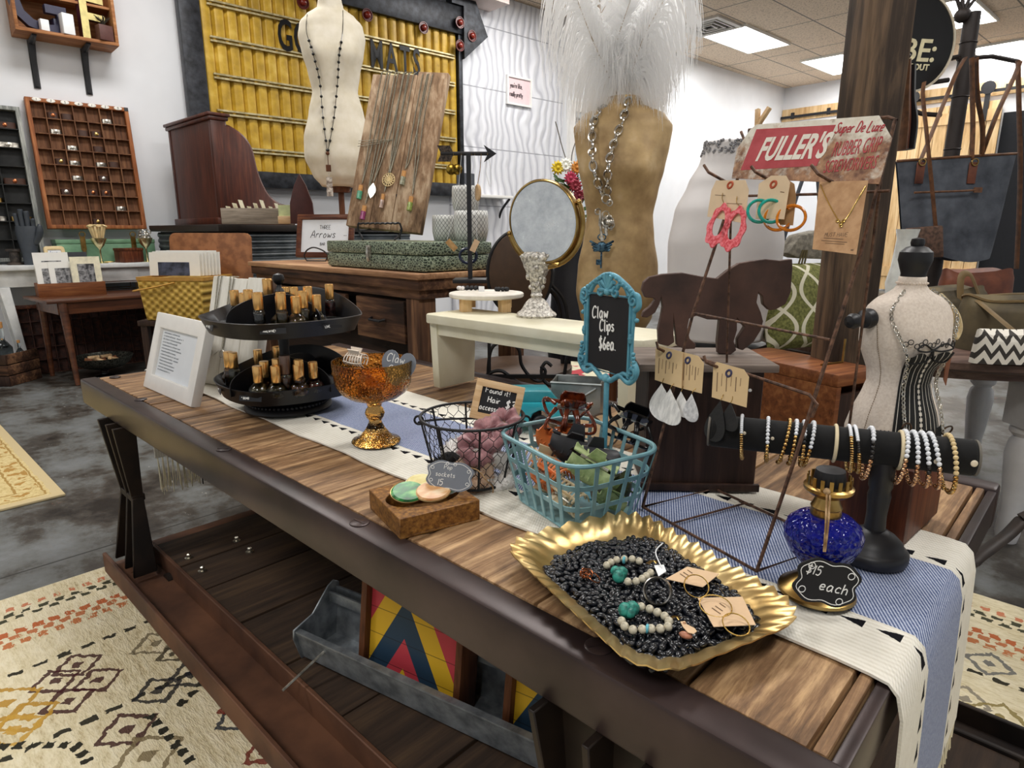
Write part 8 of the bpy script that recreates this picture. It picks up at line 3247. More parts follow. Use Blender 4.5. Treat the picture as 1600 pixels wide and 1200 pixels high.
# small pink sign on the wavy panels
s_a,s_b=onwall(792,166,.05),onwall(830,166,.05)
za,zb4=onwall(792,162,.05).z,onwall(792,116,.05).z
pk=thing('pink_sign','small pale pink handwritten wall sign on the wavy white panels','sign',wpos(wcoord(s_a)[0],.031,za),WROT)
Wp=wcoord(s_b)[0]-wcoord(s_a)[0]
Hp=zb4-za
m=MB()
m.M=Matrix.Rotation(PI/2,4,'X')
m.ringprism([(0,0),(Wp,0),(Wp,Hp),(0,Hp)],[(.02,.02),(Wp-.02,.02),(Wp-.02,Hp-.02),(.02,Hp-.02)],.0,.03)
m.build('frame',white_paint,pk)
MB().box(.019,Wp-.019,-.015,-.001,.019,Hp-.019).build('panel',plain('pale_pink','#e6cdd0',.6,var=.02),pk)
m=MB()
m.M=Matrix.Rotation(PI/2,4,'X')
script(m,"you're like,",Wp*.14,Hp*.60,Hp*.16,.62,r=.005,z=.0165)
m.build('handwriting',plain('dark_script','#4a3a3e',.6),pk)
m=MB()
m.M=Matrix.Rotation(PI/2,4,'X')
script(m,'really pretty',Wp*.12,Hp*.30,Hp*.16,.55,r=.005,z=.0165)
m.build('handwriting',plain('dark_script','#4a3a3e',.6),pk)
# white glazed door frame on the wall, twigs and flowers
w_a,w_b=onwall(889,310,.06),onwall(936,310,.06)
zz0,zz1=.0,onwall(889,155,.06).z
wd1=thing('door_1','','',wpos(wcoord(w_a)[0],.002,0),WROT)
for k_ in('label','category'):
 if k_ in wd1:
  del wd1[k_]
wd1['kind']='structure'
Wd=wcoord(w_b)[0]-wcoord(w_a)[0]+.5
m=MB()
m.M=Matrix.Rotation(PI/2,4,'X')
m.ringprism([(0,0.001),(Wd,0.001),(Wd,zz1),(0,zz1)],[(.09,.12),(Wd-.09,.12),(Wd-.09,zz1-.12),(.09,zz1-.12)],0,.06)
m.build('door_frame',white_paint,wd1)
MB().box(.09,Wd-.09,-.03,-.02,.12,zz1-.12).build('pane',plain('pale_glass','#cfd8e0',.08),wd1)
MB().box(Wd*.45,Wd*.45+.03,-.045,-.0301,.12,zz1-.12).build('muntin',white_paint,wd1)
MB().box(.10,Wd-.10,-.05,-.0305,zz1-.24,zz1-.19).build('blind_slat',black_paint,wd1)
fv=far(893,330,3.6)
vs_z=.0
fb_=thing('flower_bouquet','bouquet of yellow and pink flowers with bare twigs beside the gold dress form','flowers',(fv.x,fv.y,0))
MB().lathe([(0,0.0),(.10,0),(.12,.3),(.10,.7),(.07,.92),(.08,.95),(.06,.95),(0,.6)],24).build('vase',dk_wood if False else black_paint,fb_)
m=MB()
q=random.Random(8)
for k in range(120):
 a,rr,z=q.uniform(0,2*PI),q.uniform(.01,.075),q.uniform(.95,1.22)
 d=Vector((math.cos(a),math.sin(a),q.uniform(.2,1.2))).normalized()
 p=Vector((rr*math.cos(a),rr*math.sin(a),z))
 e=p+d*.06
 u=d.orthogonal().normalized()*.009
 m.add([p,p+d*.03+u,e,p+d*.03-u],[(0,1,2,3)])
for k in range(14):
 a=2*PI*k/14
 m.tube([(0,0,.9),(.05*math.cos(a),.05*math.sin(a),1.2)],.003,4)
m.build('foliage',plain('leaf_green','#3c5a2a',.6,var=.2),fb_)
fdir=-_N2
for px,py,mtn,cl_ in((872,262,'yellow_petal','#e2c52a'),(884,258,'white_petal','#f0efe4'),(892,278,'pink_petal','#b93a58'),(902,262,'orange_petal','#cf8a3a'),(899,290,'red_petal','#8e2a38'),(905,306,'dark_red_petal','#7a2030')):
 p=far(px,py,3.5)-Vector((fv.x,fv.y,0))
 m=MB()
 for k in range(12):
  a=2*PI*k/12
  d=(Vector((-_N2.y,_N2.x,0))*math.cos(a)+Vector((0,0,1))*math.sin(a))
  m.tube([p,p+d*.022-_N2*.006,p+d*.036],[.005,.009,.003],5)
 m.ball(p-_N2*.008,.010,8,6)
 m.build('flower_head',plain(mtn,cl_,.6),fb_)
for pts in(((900,300),(893,250),(902,215),(915,190)),((898,290),(880,235),(872,205),(868,190)),((902,260),(908,225),(905,195),(912,182))):
 MB().tube(spline([far(x,y,3.6)-Vector((fv.x,fv.y,0))for x,y in pts],6),.003,5).build('twig',plain('twig_bark','#6b655c',.8),fb_)
# shelf with chicken wire pots and ornament behind the workbench
ws0,ws1=onwall(738,303,.22),onwall(802,303,.22)
wsz=ws0.z
wsh=thing('white_shelf','white wall shelf with a black iron bracket right of the weathered necklace board','shelf',wpos(wcoord(ws0)[0],0,wsz),WROT)
WW=wcoord(ws1)[0]-wcoord(ws0)[0]
MB().box(0,WW,-.22,-.001,-.03,0).build('board',white_paint,wsh,bevel=.002)
m=MB()
m.tube(spline([(WW-.04,-.02,-.24),(WW-.04,-.06,-.16),(WW-.04,-.12,-.10),(WW-.04,-.2,-.035)],5),.014,6)
m.box(WW-.055,WW-.025,-.02,-.001,-.26,-.03)
m.build('bracket',black_paint,wsh)
bk=thing('dark_plaque','dark grey lettered plaque standing on the white shelf behind the arrow stand','sign',wpos(wcoord(onwall(731,300,.15))[0],.10,wsz),WROT)
MB().box(-.12,.12,-.02,.0,0,.22).build('plaque',plain('slate','#43464e',.6),bk)
m=MB()
m.M=Matrix.Translation((-.08,-.021,.05))@Matrix.Rotation(PI/2,4,'X')
script(m,'SS',0,.0,.05,1,r=.006)
m.build('lettering',chalk,bk)
lattice=MT('chicken_wire_on_white','#dcdcd8',.5,coords='UV')
lattice.P
la=((lattice.x*11+lattice.y*5).mod(1.0)-.5).abs().gt(.44)
lb2=((lattice.x*11-lattice.y*5).mod(1.0)-.5).abs().gt(.44)
lattice.col(lattice.mix(la.max(lb2),'#dcdcd8','#46484a'))
for px,py,rr,hh,lb,lift in((697,345,.058,.11,'white pot with chicken wire pattern, leftmost of the three behind the arrow stand',0),(737,347,.072,.125,'white pot with chicken wire pattern, right lower one behind the arrow stand',0),(729,347,.058,.10,'white pot with chicken wire pattern stacked on top of the lower ones',.126)):
 p=bench_pt(px,.37 if not lift else .36)
 zp=DZ+CH_+lift if False else DZ+CH_
 p0=bench_pt(px,.37)
 r_=thing('wire_pot',lb,'pot',(p0.x,p0.y,DZ+CH_+lift),0,'chicken wire pots on the green case')
 N_=40
 prf=[(rr*.86,0),(rr,hh*.35),(rr,hh*.8),(rr*.96,hh),(rr*.9,hh),(rr*.9,hh*.3)]
 vs_,uv_,fs_=[],[],[]
 for(q_,z)in prf:
  for k in range(N_+1):
   a=2*PI*k/N_
   vs_.append((q_*math.cos(a),q_*math.sin(a),z))
   uv_.append((k/N_*2,z/hh))
 for i in range(len(prf)-1):
  for k in range(N_):
   fs_.append((i*(N_+1)+k,i*(N_+1)+k+1,(i+1)*(N_+1)+k+1,(i+1)*(N_+1)+k))
 fs_.append(tuple(range(N_-1,-1,-1)))
 me=bpy.data.meshes.new('pot_wall')
 me.from_pydata(vs_,[],fs_)
 ul=me.uv_layers.new(name='UVMap')
 for l in me.loops:
  ul.data[l.index].uv=uv_[l.vertex_index]
 me.materials.append(lattice.mat)
 me.polygons.foreach_set('use_smooth',[True]*(len(me.polygons)-1)+[False])
 o=bpy.data.objects.new('pot_wall',me)
 COL.objects.link(o)
 o.parent=r_
 MB().lathe([(0,hh*.3),(rr*.88,hh*.3),(rr*.5,hh*.5),(0,hh*.55)],20).build('filling',plain('dried_moss','#5a4a38',.9,bump=.5),r_)
# black iron scroll stand and cart chair behind the bench
ch_p=far(812,500,2.4)
chr_=thing('bistro_chair','black iron chair with an oval brown back behind the vanity mirror','chair',(ch_p.x,ch_p.y,0),YAW-PI/2+.1)
cz0,cz1=far(830,470,2.4).z,far(830,385,2.4).z
m=MB()
m.M=Matrix.Translation((0,.0,(cz0+cz1)/2))@Matrix.Rotation(PI/2,4,'X')
m.prism([(.115*math.cos(2*PI*k/32),.155*math.sin(2*PI*k/32))for k in range(32)],-.012,.012)
m.build('back_panel',plain('brown_leather_back','#4a3524',.5,bump=.1),chr_,bevel=.004)
m=MB()
m.ring((0,0,(cz0+cz1)/2),.155,.009,40,7,(0,1,0),sx=.76)
m.build('back_rim',blackwire,chr_)
for x0,x1 in((.02,.17),(.045,.195)):
 MB().tube(spline([(x0,.01,cz1+.02),(x0+.06,.012,cz0+.08),(x1-.02,.014,cz0-.02),(x1,.016,.45)],6),.008,6).build('curved_rail',blackwire,chr_)
MB().lathe([(0,.43),(.2,.43),(.2,.455),(0,.458)],32).build('seat',plain('brown_leather_back','#4a3524',.5),chr_)
for x in(-.15,.15):
 for y in(-.13,.13):
  MB().tube([(x,y,.43),(x*1.25,y*1.25,.002)],.010,6).build('leg',blackwire,chr_)
sc_p=far(800,640,1.97)
ssd=thing('scroll_stand','black wrought iron scroll work stand seen under the cream bench','plant stand',(sc_p.x,sc_p.y,0),YAW-PI/2)
zs=far(800,585,1.97).z
def sp2(x,y):
 p=far(x,y,1.97)-Vector((sc_p.x,sc_p.y,0))
 return Matrix.Rotation(-(YAW-PI/2),3,'Z')@p
for pts in(((760,640),(762,590),(768,545),(790,533),(810,545),(815,570),(830,590),(845,595),(852,580),(845,572)),((862,572),(853,566),(846,578),(850,595),(865,602),(880,590),(886,560),(895,548),(905,552),(908,570)),((745,600),(765,583),(785,580),(805,595),(825,603),(845,612),(870,603),(890,600)),((765,640),(764,520),(762,505))):
 MB().tube(spline([sp2(*p)for p in pts],6),.006,6).build('scroll',blackwire,ssd)
for x in(-.08,.20):
 MB().tube([(x,0,zs),(x,.01,.002)],.008,6).build('leg',blackwire,ssd)
MB().box(-.09,.21,-.006,.006,zs-.012,zs).build('top_bar',blackwire,ssd)
pc=far(852,600,3.0)
plk=thing('plank_bench','low weathered plank bench on the floor beyond the cream bench','bench',(pc.x,pc.y,0),YAW-PI/2-.3)
for k in range(3):
 MB().box(-.16,.45,-.25+.17*k,-.09+.17*k,.26,.30).build('plank',rustic,plk,bevel=.004)
for x in(-.15,.38):
 MB().box(x,x+.06,-.2,.2,0,.2595).build('leg',rustic,plk)
quilt=MT('red_cream_quilt','#d8d2b4',.9)
quilt.P
qv=quilt.voro(11,out='Color')if False else quilt.noise(9,2,rough=.4)
quilt.col(quilt.ramp(qv,[(.40,'#4a4c4c'),(.46,'#d9d4b6'),(.58,'#e0dcc2'),(.62,'#b9444c')]))
ql=MB().box(-.15,.42,-.20,.2,0,.02)
o=ql.build('folded_quilt',quilt,bevel=.006)
o.location,o.rotation_euler=(pc.x+.02,pc.y,.3005),(0,0,YAW-PI/2-.3)
tag(o,'red and cream patterned folded quilt lying on the low plank bench','quilt')
#  wooden post, round table and the bags on the right
post_w=wood('dark_rough_post','#1c1511','#41352c','#755f4a','z',.8,.6,.4,1.1,1.0)
pa_,pb2=far(1305,300,1.62),far(1398,300,1.62)
pw_=(pb2-pa_).length
pc_=(pa_+pb2)/2
post=MB().box(-pw_*.50,pw_*.30,-pw_*.28,pw_*.28,0,CEIL).build('wooden_post',post_w,bevel=.006)
post.location,post.rotation_euler=(pc_.x,pc_.y,0),(0,0,YAW-PI/2+R(8))
post['kind']='structure'
post.name='trim_3'
tabw=wood('grey_brown_table_top','#3a2a24','#5f4a42','#7f685c','x',.9,.5,.15)
white_t=plain('white_turned_leg','#d6d6d8',.45,var=.02)
tcn=far(1440,540,2.32)
RTZ=.60
rtab=thing('round_table','round table with a brown top and white turned legs behind the wooden post','table',(tcn.x,tcn.y,0),YAW-PI/2)
m=MB()
m.lathe([(0,RTZ-.035),(.60,RTZ-.035),(.62,RTZ-.025),(.62,RTZ-.006),(.61,RTZ),(0,RTZ)],64)
m.build('table_top',tabw,rtab)
m=MB()
m.lathe([(.50,RTZ-.07),(.52,RTZ-.07),(.52,RTZ-.036),(.50,RTZ-.036),(.50,RTZ-.07)],48,cap=False)
m.build('apron',tabw,rtab)
for x,y in((.06,-.46),(-.43,-.10),(.40,.2),(-.2,.4)):
 m=MB()
 m.M=Matrix.Translation((x,y,0))
 m.box(-.045,.045,-.045,.045,RTZ-.22,RTZ-.036)
 m.lathe([(0,0),(.028,0),(.034,.03),(.030,.12),(.040,.22),(.046,.29),(.040,.33),(.030,.345),(.044,.36),(.044,.372),(.036,.38),(0,.381)],20)
 m.build('leg',white_t,rtab)
RTM=Matrix.Translation((tcn.x,tcn.y,RTZ))@Matrix.Rotation(YAW-PI/2,4,'Z')
def ontab(px,py):
 return at(px,py,RTZ)
# green patterned pillow leaning on the post
pil=MT('green_lattice_fabric','#6f7038',.9)
pil.P
w1=(pil.x*30+(pil.z*28).sin()*1.2).sin()
w2=(pil.x*30-(pil.z*28).sin()*1.2).sin()
ln1=w1.abs().lt(.22).max(w2.abs().lt(.22))
pil.col(pil.mix(ln1,pil.ramp(pil.noise(120),[(.35,'#55572a'),(.65,'#85874c')]),'#ddd8c0'))
pp_=far(1258,500,1.95)
pl_=MB()
N_=20
HALF=[]
def pilpt(u,v,s_):
 x,z=(u-.5),(v-.5)
 e=max(0,1-(2*abs(x))**3)*max(0,1-(2*abs(z))**3)
 pin=1-.10*(1-(2*abs(x))**2)if abs(z)>.4 else 1
 return(x*.28,s_*.055*e**.5,z*.26+.13)
for s_ in(-1,1):
 pl_.sheet(lambda u,v,s_=s_:pilpt(u,v,s_),N_,N_)
o=pl_.build('pillow',pil,smooth=180)
pz=RTZ+.004
put(o,Matrix.Translation((pp_.x,pp_.y,pz))@Matrix.Rotation(YAW-PI/2+.4,4,'Z')@Matrix.Rotation(R(-14),4,'X'))
tag(o,'green cushion with a cream lattice pattern beside the wooden post','cushion')
lea=two('brown_strap_leather','#4a3020','#7d5538',40,.55,0,.3,.7,bump=.15)
olive=two('waxed_olive_canvas','#3d3423','#6b5d3f',9,.7,0,.3,.7,bump=.2)
denimk=two('charcoal_canvas','#343840','#5d626b',12,.85,0,.3,.7,bump=.25)
rust_l=two('rust_leather','#4a2418','#78432c',16,.5,0,.3,.7,bump=.15)
# grey flap bag and black jacket hanging by the left of the post
gb=far(1256,385,2.05)
gbag=thing('hanging_bag','grey suede flap bag hanging left of the wooden post above the cushion','bag',gb,YAW-PI/2+.3)
m=MB()
m.M=Matrix.Rotation(PI/2,4,'X')
m.prism([(-.085,-.02),(-.04,.035),(.04,.05),(.085,.03),(.085,-.04),(-.04,-.035)],-.03,.03)
m.build('flap',two('grey_suede','#6f6a60','#8f897c',80,.9,bump=.2),gbag,bevel=.008)
m=MB()
for k in range(3):
 m.tube(spline([(-.03+.008*k,-.032,-.01),(-.05+.012*k,-.036,-.08),(-.055+.01*k,-.034,-.16),(-.07+.008*k,-.03,-.24)],5),.003,5)
m.build('cords',plain('olive_cord','#5d5334',.8),gbag)
m=MB()
m.tube(spline([(-.07,.01,.02),(-.03,.015,.16),(.02,.02,.30)],5),.006,6)
m.tube(spline([(.07,.01,.03),(.05,.015,.16),(.02,.02,.30)],5),.006,6)
m.build('strap',denimk,gbag)
# wooden drawer box on the floor at the post's foot
dbp=far(1283,600,1.50)
dbx=thing('drawer_box','orange brown open drawer box standing behind the long table at the foot of the post','box',(dbp.x,dbp.y,0),YAW-PI/2+R(28))
dbz=far(1283,575,1.5).z
m=MB()
m.box(-.04,.12,-.07,.26,dbz-.03,dbz)
m.build('top_board',box_w,dbx,bevel=.003)
m=MB()
m.box(-.04,-.025,-.07,.26,0,dbz-.0301)
m.box(.105,.12,-.07,.26,0,dbz-.0301)
m.box(-.0249,.1049,.245,.26,0,dbz-.0301)
m.box(-.0249,.1049,-.06,.244,dbz-.22,dbz-.2)
m.build('carcass',box_w,dbx)
MB().box(-.024,.104,-.068,-.05,.0,dbz-.05).build('inner_front',dk_wood,dbx)
m=MB()
m.tube([(.02,.02,dbz+.002),(.10,.02,dbz+.002)],.003,5)
m.tube([(.10,.02,dbz+.002),(.10,.02,dbz+.06)],.003,5)
m.build('metal_bracket',brass,dbx)
# pipe coat tree
ctp=far(1478,300,3.07)
ct=thing('coat_tree','tall dark pipe coat tree with bare branch tips hung with bags','coat tree',(ctp.x,ctp.y,0),YAW-PI/2)
ctz=far(1504,20,3.07).z
pipe=plain('dark_pipe','#2f2826',.55,.2)
MB().lathe([(0,.0),(.1,0),(.1,.02),(.03,.04),(0,.045)],28).build('base',pipe,ct)
m=MB()
m.tube([(0,0,.03),(0,0,ctz)],.032,14)
for k in range(4):
 m.ring((0,0,ctz-.12-.22*k),.0325,.003,18,5)
m.build('pole',pipe,ct)
def ctl(x,y,d=3.07):
 return Matrix.Rotation(-(YAW-PI/2),3,'Z')@(far(x,y,d)-Vector((ctp.x,ctp.y,0)))
for pts in(((1482,125),(1450,130),(1440,128)),((1496,92),(1550,88),(1590,96)),((1470,180),(1440,178),(1425,172)),((1480,92),(1500,88),(1520,90))):
 MB().tube([ctl(*p)for p in pts],.010,7).build('arm',pipe,ct)
for a,b in(((1504,22),(1488,-20)),((1504,22),(1504,-25)),((1504,22),(1522,-18)),((1506,20),(1532,-12))):
 MB().tube([ctl(*a),ctl(*b)],[.010,.005],6).build('branch_tip',pipe,ct)
m=MB()
m.ball(ctl(1504,24),.034,10,7,(1,1,.9))
m.build('bound_top',pipe,ct)
# big charcoal tote on the tree
td=2.97
tt_=far(1494,405,td)
tote=thing('tote_bag','large charcoal canvas tote bag with brown leather straps hanging from the coat tree','bag',tt_,YAW-PI/2)
def tl2(x,y,o_=0.0):
 p=Matrix.Rotation(-(YAW-PI/2),3,'Z')@(far(x,y,td)-tt_)
 return Vector((p.x,p.y-o_,p.z))
m=MB()
C4=[tl2(1412,402),tl2(1545,406),tl2(1587,240),tl2(1400,252)]
def totept(u,v,s_):
 p=C4[0].lerp(C4[1],u).lerp(C4[3].lerp(C4[2],u),v)
 th=.05*(1-v*.75)*(math.sin(PI*min(1,max(0,u)))**.4)+.006
 return Vector((p.x,p.y+s_*th+.004*math.sin(9*u+5*v)*(1-v),p.z+(.012*math.sin(7*u)if v<.05 else 0)))
for s_ in(-1,1):
 m.sheet(lambda u,v,s_=s_:totept(u,v,s_),18,14)
m.build('canvas_body',denimk,tote,smooth=180)
m=MB()
m.tube([totept(k/12,1.0,-1)for k in range(13)],.006,6)
m.tube([tl2(1418,302,.05),tl2(1480,300,.055),tl2(1518,298,.05)],.005,6)
m.build('leather_trim',lea,tote)
m=MB()
m.cbox(tl2(1515,298,.052),(.035,.006,.022))
m.build('pull_patch',lea,tote)
for px,top in((1432,(1475,132)),(1513,(1508,92))):
 m=MB()
 a=tl2(px,262,.03)
 for x2 in(0,):
  pass
 m.hexa([a+Vector((-.018,-.004,-.07)),a+Vector((.018,-.004,-.07)),a+Vector((.018,.002,-.07)),a+Vector((-.018,.002,-.07)),a+Vector((-.018,-.004,.02)),a+Vector((.018,-.004,.02)),a+Vector((.018,.002,.02)),a+Vector((-.018,.002,.02))])
 m.build('strap_tab',rust_l,tote,bevel=.002)
 m=MB()
 m.ring(a+Vector((0,-.008,.02)),.014,.003,14,5,(0,1,0))
 m.build('buckle',brass,tote)
for pts in(((1432,255),(1447,220),(1475,150),(1490,115),(1503,92)),((1513,250),(1515,200),(1514,140),(1513,92)),((1529,245),(1530,200),(1522,150),(1520,92)),((1530,240),(1552,180),(1580,120),(1588,98))):
 pr2=spline([tl2(x,y,.02)for x,y in pts],6)
 m=MB()
 m.tube(pr2,.017,6,flat=.16)
 m.build('strap',lea,tote)
# second strap bag between the post and the tote
sb=far(1443,380,2.88)
sbag=thing('shoulder_bag','small brown leather pouch on a long strap hanging left of the charcoal tote','bag',sb,YAW-PI/2)
def sl_(x,y):
 return Matrix.Rotation(-(YAW-PI/2),3,'Z')@(far(x,y,2.88)-sb)
m=MB()
p=[sl_(1418,402),sl_(1470,402),sl_(1470,352),sl_(1416,357)]
m.hexa([q+Vector((0,-.025,0))for q in p[:2]]+[p[1]+Vector((0,.02,0)),p[0]+Vector((0,.02,0)),p[3]+Vector((0,-.02,0)),p[2]+Vector((0,-.02,0)),p[2]+Vector((0,.02,0)),p[3]+Vector((0,.02,0))])
m.build('pouch',two('dark_tan_leather','#3f2c1f','#65493a',60,.6,bump=.3),sbag,bevel=.008)
m=MB()
m.tube(spline([sl_(1462,356),sl_(1455,280),sl_(1447,200),sl_(1442,150),sl_(1444,128)],6),.015,6,flat=.18)
m.build('strap',lea,sbag)
# dark jacket edge and wallets beside the post
jb_=far(1418,170,1.69)
jk=thing('folded_belts','bundle of folded leather straps hanging at the right side of the wooden post','straps',jb_,YAW-PI/2)
def jl(x,y,o_=0.0):
 q_=Matrix.Rotation(-(YAW-PI/2),3,'Z')@(far(x,y,1.69)-jb_)
 return Vector((q_.x,q_.y+o_,q_.z))
for k,(pts,mt,r_)in enumerate(((((1415,95),(1413,140),(1412,190),(1408,235)),lea,.020),(((1421,92),(1420,140),(1420,190),(1416,232)),rust_l,.017),(((1428,100),(1427,150),(1431,190),(1426,232)),black_paint,.028),(((1417,85),(1419,110),(1415,150),(1410,200)),plain('tan_suede','#8a6a48',.8),.014))):
 MB().tube(spline([jl(*p,.012*k)for p in pts],5),r_,8,flat=.45).build('strap',mt,jk)
MB().tube([jl(1385,88,-.02),jl(1428,84,.02)],.006,6).build('peg',pipe,jk)
# strap and pale disc at the right edge, hanging from the tree's long arm
es_=far(1590,98,3.0)
est=thing('hanging_strap','narrow brown leather strap hanging at the right edge from the coat tree','strap',es_,YAW-PI/2)
MB().tube(spline([Vector((0,0,.01)),*[Matrix.Rotation(-(YAW-PI/2),3,'Z')@(far(x,y,3.0)-es_)for x,y in((1592,160),(1594,260),(1592,340),(1588,420))]],6),.016,6,flat=.2).build('strap',lea,est)
# round black sign
rsd=3.0
rc_=far(1426,66,rsd)
rsn=thing('round_sign','round black hanging sign with cream lettering ending in BE, beside the post','sign')
put(rsn,flatm(rc_,Vector((math.sin(YAW),-math.cos(YAW),0))+_N2*.15,(0,0,1)))
rr_=66/1028*rsd
m=MB()
m.lathe([(0,-.02),(rr_,-.02),(rr_,.0),(0,.0)],64)
m.build('disc',plain('sign_black','#0e0e10',.4),rsn)
m=MB()
m.lathe([(rr_+.001,-.022),(rr_+.010,-.022),(rr_+.010,.004),(rr_+.001,.004),(rr_+.001,-.022)],64,cap=False)
m.build('pale_rim',plain('cream_rim','#d8cdb6',.5),rsn)
cl_=plain('cream_sign_letter','#e9dfb8',.4)
type_mesh('lettering','BE:',.125,cl_,rsn,Matrix.Translation((.03,-.035,.001)),.001,.15,1.05,.002)
type_mesh('lettering','HANGOUT',.034,cl_,rsn,Matrix.Translation((.005,-.098,.001)),.001,.12,1.0,.001)
m=MB()
m.ring((-.032,.04,.002),.014,.003,18,5)
m.build('emblem',cl_,rsn)
m=MB()
m.tube([(0,rr_,-.01),(0,rr_+.25,-.01)],.012,8)
m.ball((-.02,rr_+.02,0),.035,10,8)
m.build('hanger',pipe,rsn)
MB().tube([(0,rr_+.25,-.01),(0,CEIL-rc_.z-.001,-.01)],.004,6).build('chain',pipe,rsn)
# bags lying on the round table
def softbag(name,label,px,py,w,d,h,mt,rz,top=.75,trim=None):
 p_=ontab(px,py)
 r_=thing(name,label,'bag',(p_.x,p_.y,RTZ+.001),YAW-PI/2+rz)
 m_=MB()
 def f(u,v):
  a=2*PI*u
  e=.55
  ca,sa=math.cos(a),math.sin(a)
  x=w/2*math.copysign(abs(ca)**e,ca)
  y=d/2*math.copysign(abs(sa)**e,sa)
  s_=1-(1-top)*v**1.5
  if v>.82:
   s_*=1-(v-.82)*1.4
  return(x*(1-.05*v),y*s_*(1.0 if v<.9 else .8),h*v+.010*math.sin(3*a+4*v)*v)
 m_.sheet(f,36,12,0,True)
 n_=36
 top_ring=[f(k/36,1.0)for k in range(36)]
 m_.add(top_ring,[tuple(range(36))])
 m_.add([f(k/36,0.0)for k in range(36)],[tuple(range(35,-1,-1))])
 m_.build('body',mt,r_,smooth=70)
 if trim:
  m_=MB()
  m_.tube([Vector(f(k/36,.97))*1.0 for k in range(36)],.005,5,True)
  m_.tube(spline([Vector(f(.62,.9)),Vector((-w*.25,-d*.75,h*.55)),Vector((0,-d*.9,h*.15)),Vector((w*.3,-d*.8,h*.1)),Vector((w*.55,-d*.55,h*.2))],6),.012,6,flat=.3)
  m_.build('strap',trim,r_)
 return r_
zig=MT('zigzag_weave','#d8d2c6',.9)
zig.P
zz_=(((zig.x*28).mod(1.0)-.5).abs()*1.4+zig.z*26).mod(1.0).lt(.45)
zig.col(zig.mix(zz_,'#dcd7cc','#37332f'))
bg1=softbag('duffel_bag','olive brown waxed canvas bag with stitched front at the right edge on the round table',1575,545,.30,.16,.16,olive,-.2,.7,plain('olive_leather','#6b5530',.6))
bg2=softbag('zigzag_pouch','black and white zigzag woven pouch in front of the olive bag on the round table',1582,568,.22,.05,.085,zig,-.1,.7,None)
bg3=softbag('duffel_bag','olive brown canvas bag with a looped handle behind the small dress form',1465,522,.34,.15,.16,olive,.25,.6,None)
m=MB()
m.tube(spline([(.02,-.05,.12),(.03,-.03,.20),(.07,-.03,.205),(.10,-.05,.13)],6),.012,6,flat=.3)
m.build('handle',plain('olive_leather','#6b5530',.6),bg3)
bg4=softbag('leather_bag','rust brown leather bag at the back of the round table under the charcoal tote',1515,500,.30,.10,.20,rust_l,.05,.8,None)
# white glazed figure left of the tote
wf=far(1409,430,2.1)
wfg=thing('white_vase','tall white glazed vase partly hidden behind the wooden post','vase',(wf.x,wf.y,RTZ))
MB().lathe([(0,0),(.04,0),(.05,.03),(.052,.10),(.04,.15),(.045,.19),(.035,.24),(.028,.33),(.034,.36),(.028,.36),(0,.3)],24).build('vase_body',plain('white_glaze','#d5d8d4',.2),wfg)
# curved iron bar on the floor behind the table's right end
ib=thing('iron_scroll_leg','curved rusty iron furniture leg behind the right end of the long table','iron leg',(0,0,0))
pts=[far(1597,812,1.25),far(1575,835,1.22),far(1545,858,1.16),far(1520,878,1.13),far(1507,905,1.12)]
o0=Vector((pts[0].x,pts[0].y,0))
ib.location=o0
MB().tube(spline([p-o0 for p in pts]+[Vector((pts[-1].x-o0.x,pts[-1].y-o0.y,.016))],6),.014,8,flat=.5).build('curved_leg',blackiron,ib)
MB().tube([pts[0]-o0,pts[0]-o0+Vector((.12,.08,.10))],.014,8).build('crossbar',blackiron,ib)
dkb=thing('dark_bench','dark wooden bench on the floor at the right behind the long table','bench',(.42,2.05,0),R(20))
MB().box(-.4,.5,-.2,.2,.33,.37).build('seat',dk_wood,dkb,bevel=.004)
for x in(-.36,.42):
 MB().box(x,x+.05,-.17,.17,0,.3295).build('leg',dk_wood,dkb)
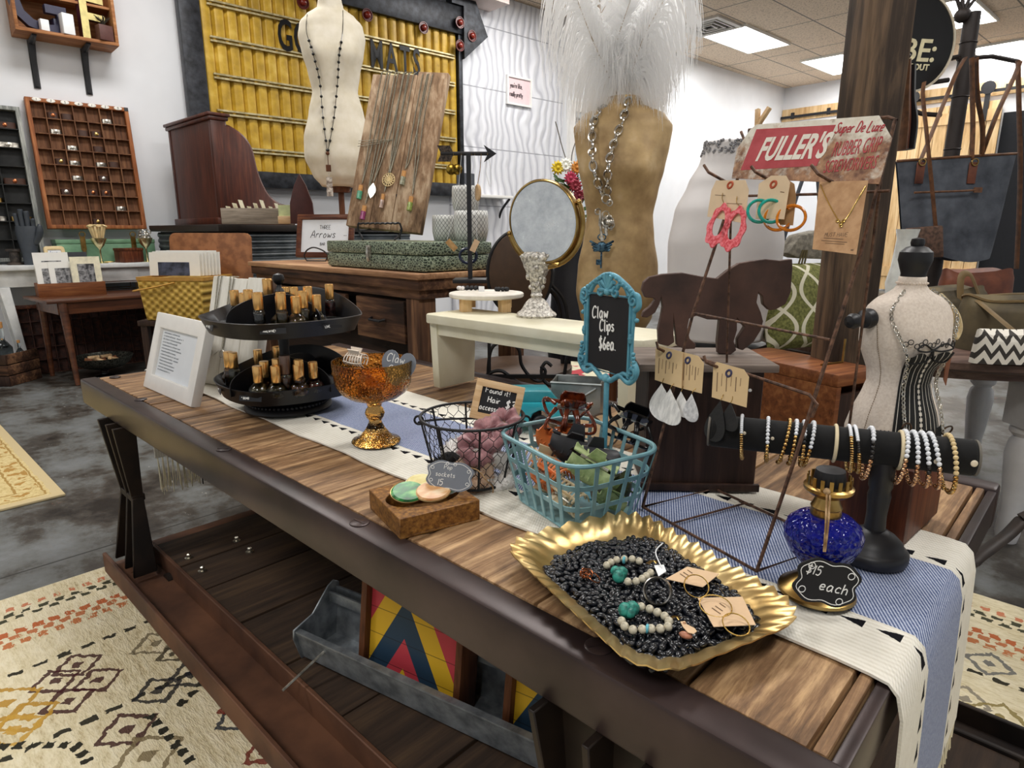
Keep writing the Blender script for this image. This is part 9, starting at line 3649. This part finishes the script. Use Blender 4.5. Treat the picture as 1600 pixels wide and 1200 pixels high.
#  the far wall: sliding barn door
def onback(x,y,off=0.0):
 return onplane(x,y,CORNER-WDIR*off,-WDIR)
def bco(p):
 return(Vector((p[0],p[1],0))-CORNER).dot(BDIR)
BROT=math.atan2(BDIR.y,BDIR.x)
pale_p=wood('pale_pine_door','#b98f5c','#dbb988','#ecd3a8','z',.5,.6,.08)
a0,a1=bco(onback(1224,180)),bco(onback(1640,170))
zt=onback(1300,172).z
hb=thing('header_board','pale pine header board with a black sliding door track on the far wall','door track',CORNER+BDIR*a0+Vector((0,0,zt)),BROT)
hb.location=Vector((CORNER.x,CORNER.y,zt))+BDIR*a0-WDIR*.005
MB().box(0,a1-a0,-.04,0,-.10,.10).build('board',pale_p,hb)
MB().box(0,a1-a0,-.09,-.07,-.06,-.02).build('track',black_paint,hb)
for k in range(6):
 MB().cbox((.2+k*.62,-.055,-.02),(.05,.04,.10)).build('track_clip',black_paint,hb)
d0,d1_=bco(onback(1402,250)),bco(onback(1556,250))
bd_=thing('barn_door','large pale pine sliding barn door on the far wall behind the hanging bags','door')
bd_.location=Vector((CORNER.x,CORNER.y,0))+BDIR*d0-WDIR*.08
bd_.rotation_euler=(0,0,BROT)
DWd=d1_-d0
for k in range(8):
 MB().box(DWd*k/8+.004,DWd*(k+1)/8-.004,-.04,0,.03,zt-.18).build('door_board',pale_p,bd_)
for z in(.25,zt-.45):
 MB().box(0,DWd,-.06,-.0401,z,z+.16).build('cross_rail',pale_p,bd_)
for x in(DWd*.12,DWd*.85):
 m=MB()
 m.box(x-.03,x+.03,-.07,-.0405,zt-.45,zt-.05)
 m.lathe([(0,0)],3)if False else None
 m.build('hanger_strap',black_paint,bd_)
 m=MB()
 m.M=Matrix.Translation((x,-.075,zt+.0))@Matrix.Rotation(PI/2,4,'X')
 m.lathe([(0,-.01),(.09,-.01),(.09,.01),(0,.01)],24)
 m.build('wheel',black_paint,bd_)
e0=bco(onback(1557,250))
dk_open=MB().box(0,1.6,-.02,0,.002,zt-.35).build('doorway_shade',plain('dark_opening','#15171c',.9),smooth=0)  # flat dark slab on the wall, its colour is the shade inside the doorway
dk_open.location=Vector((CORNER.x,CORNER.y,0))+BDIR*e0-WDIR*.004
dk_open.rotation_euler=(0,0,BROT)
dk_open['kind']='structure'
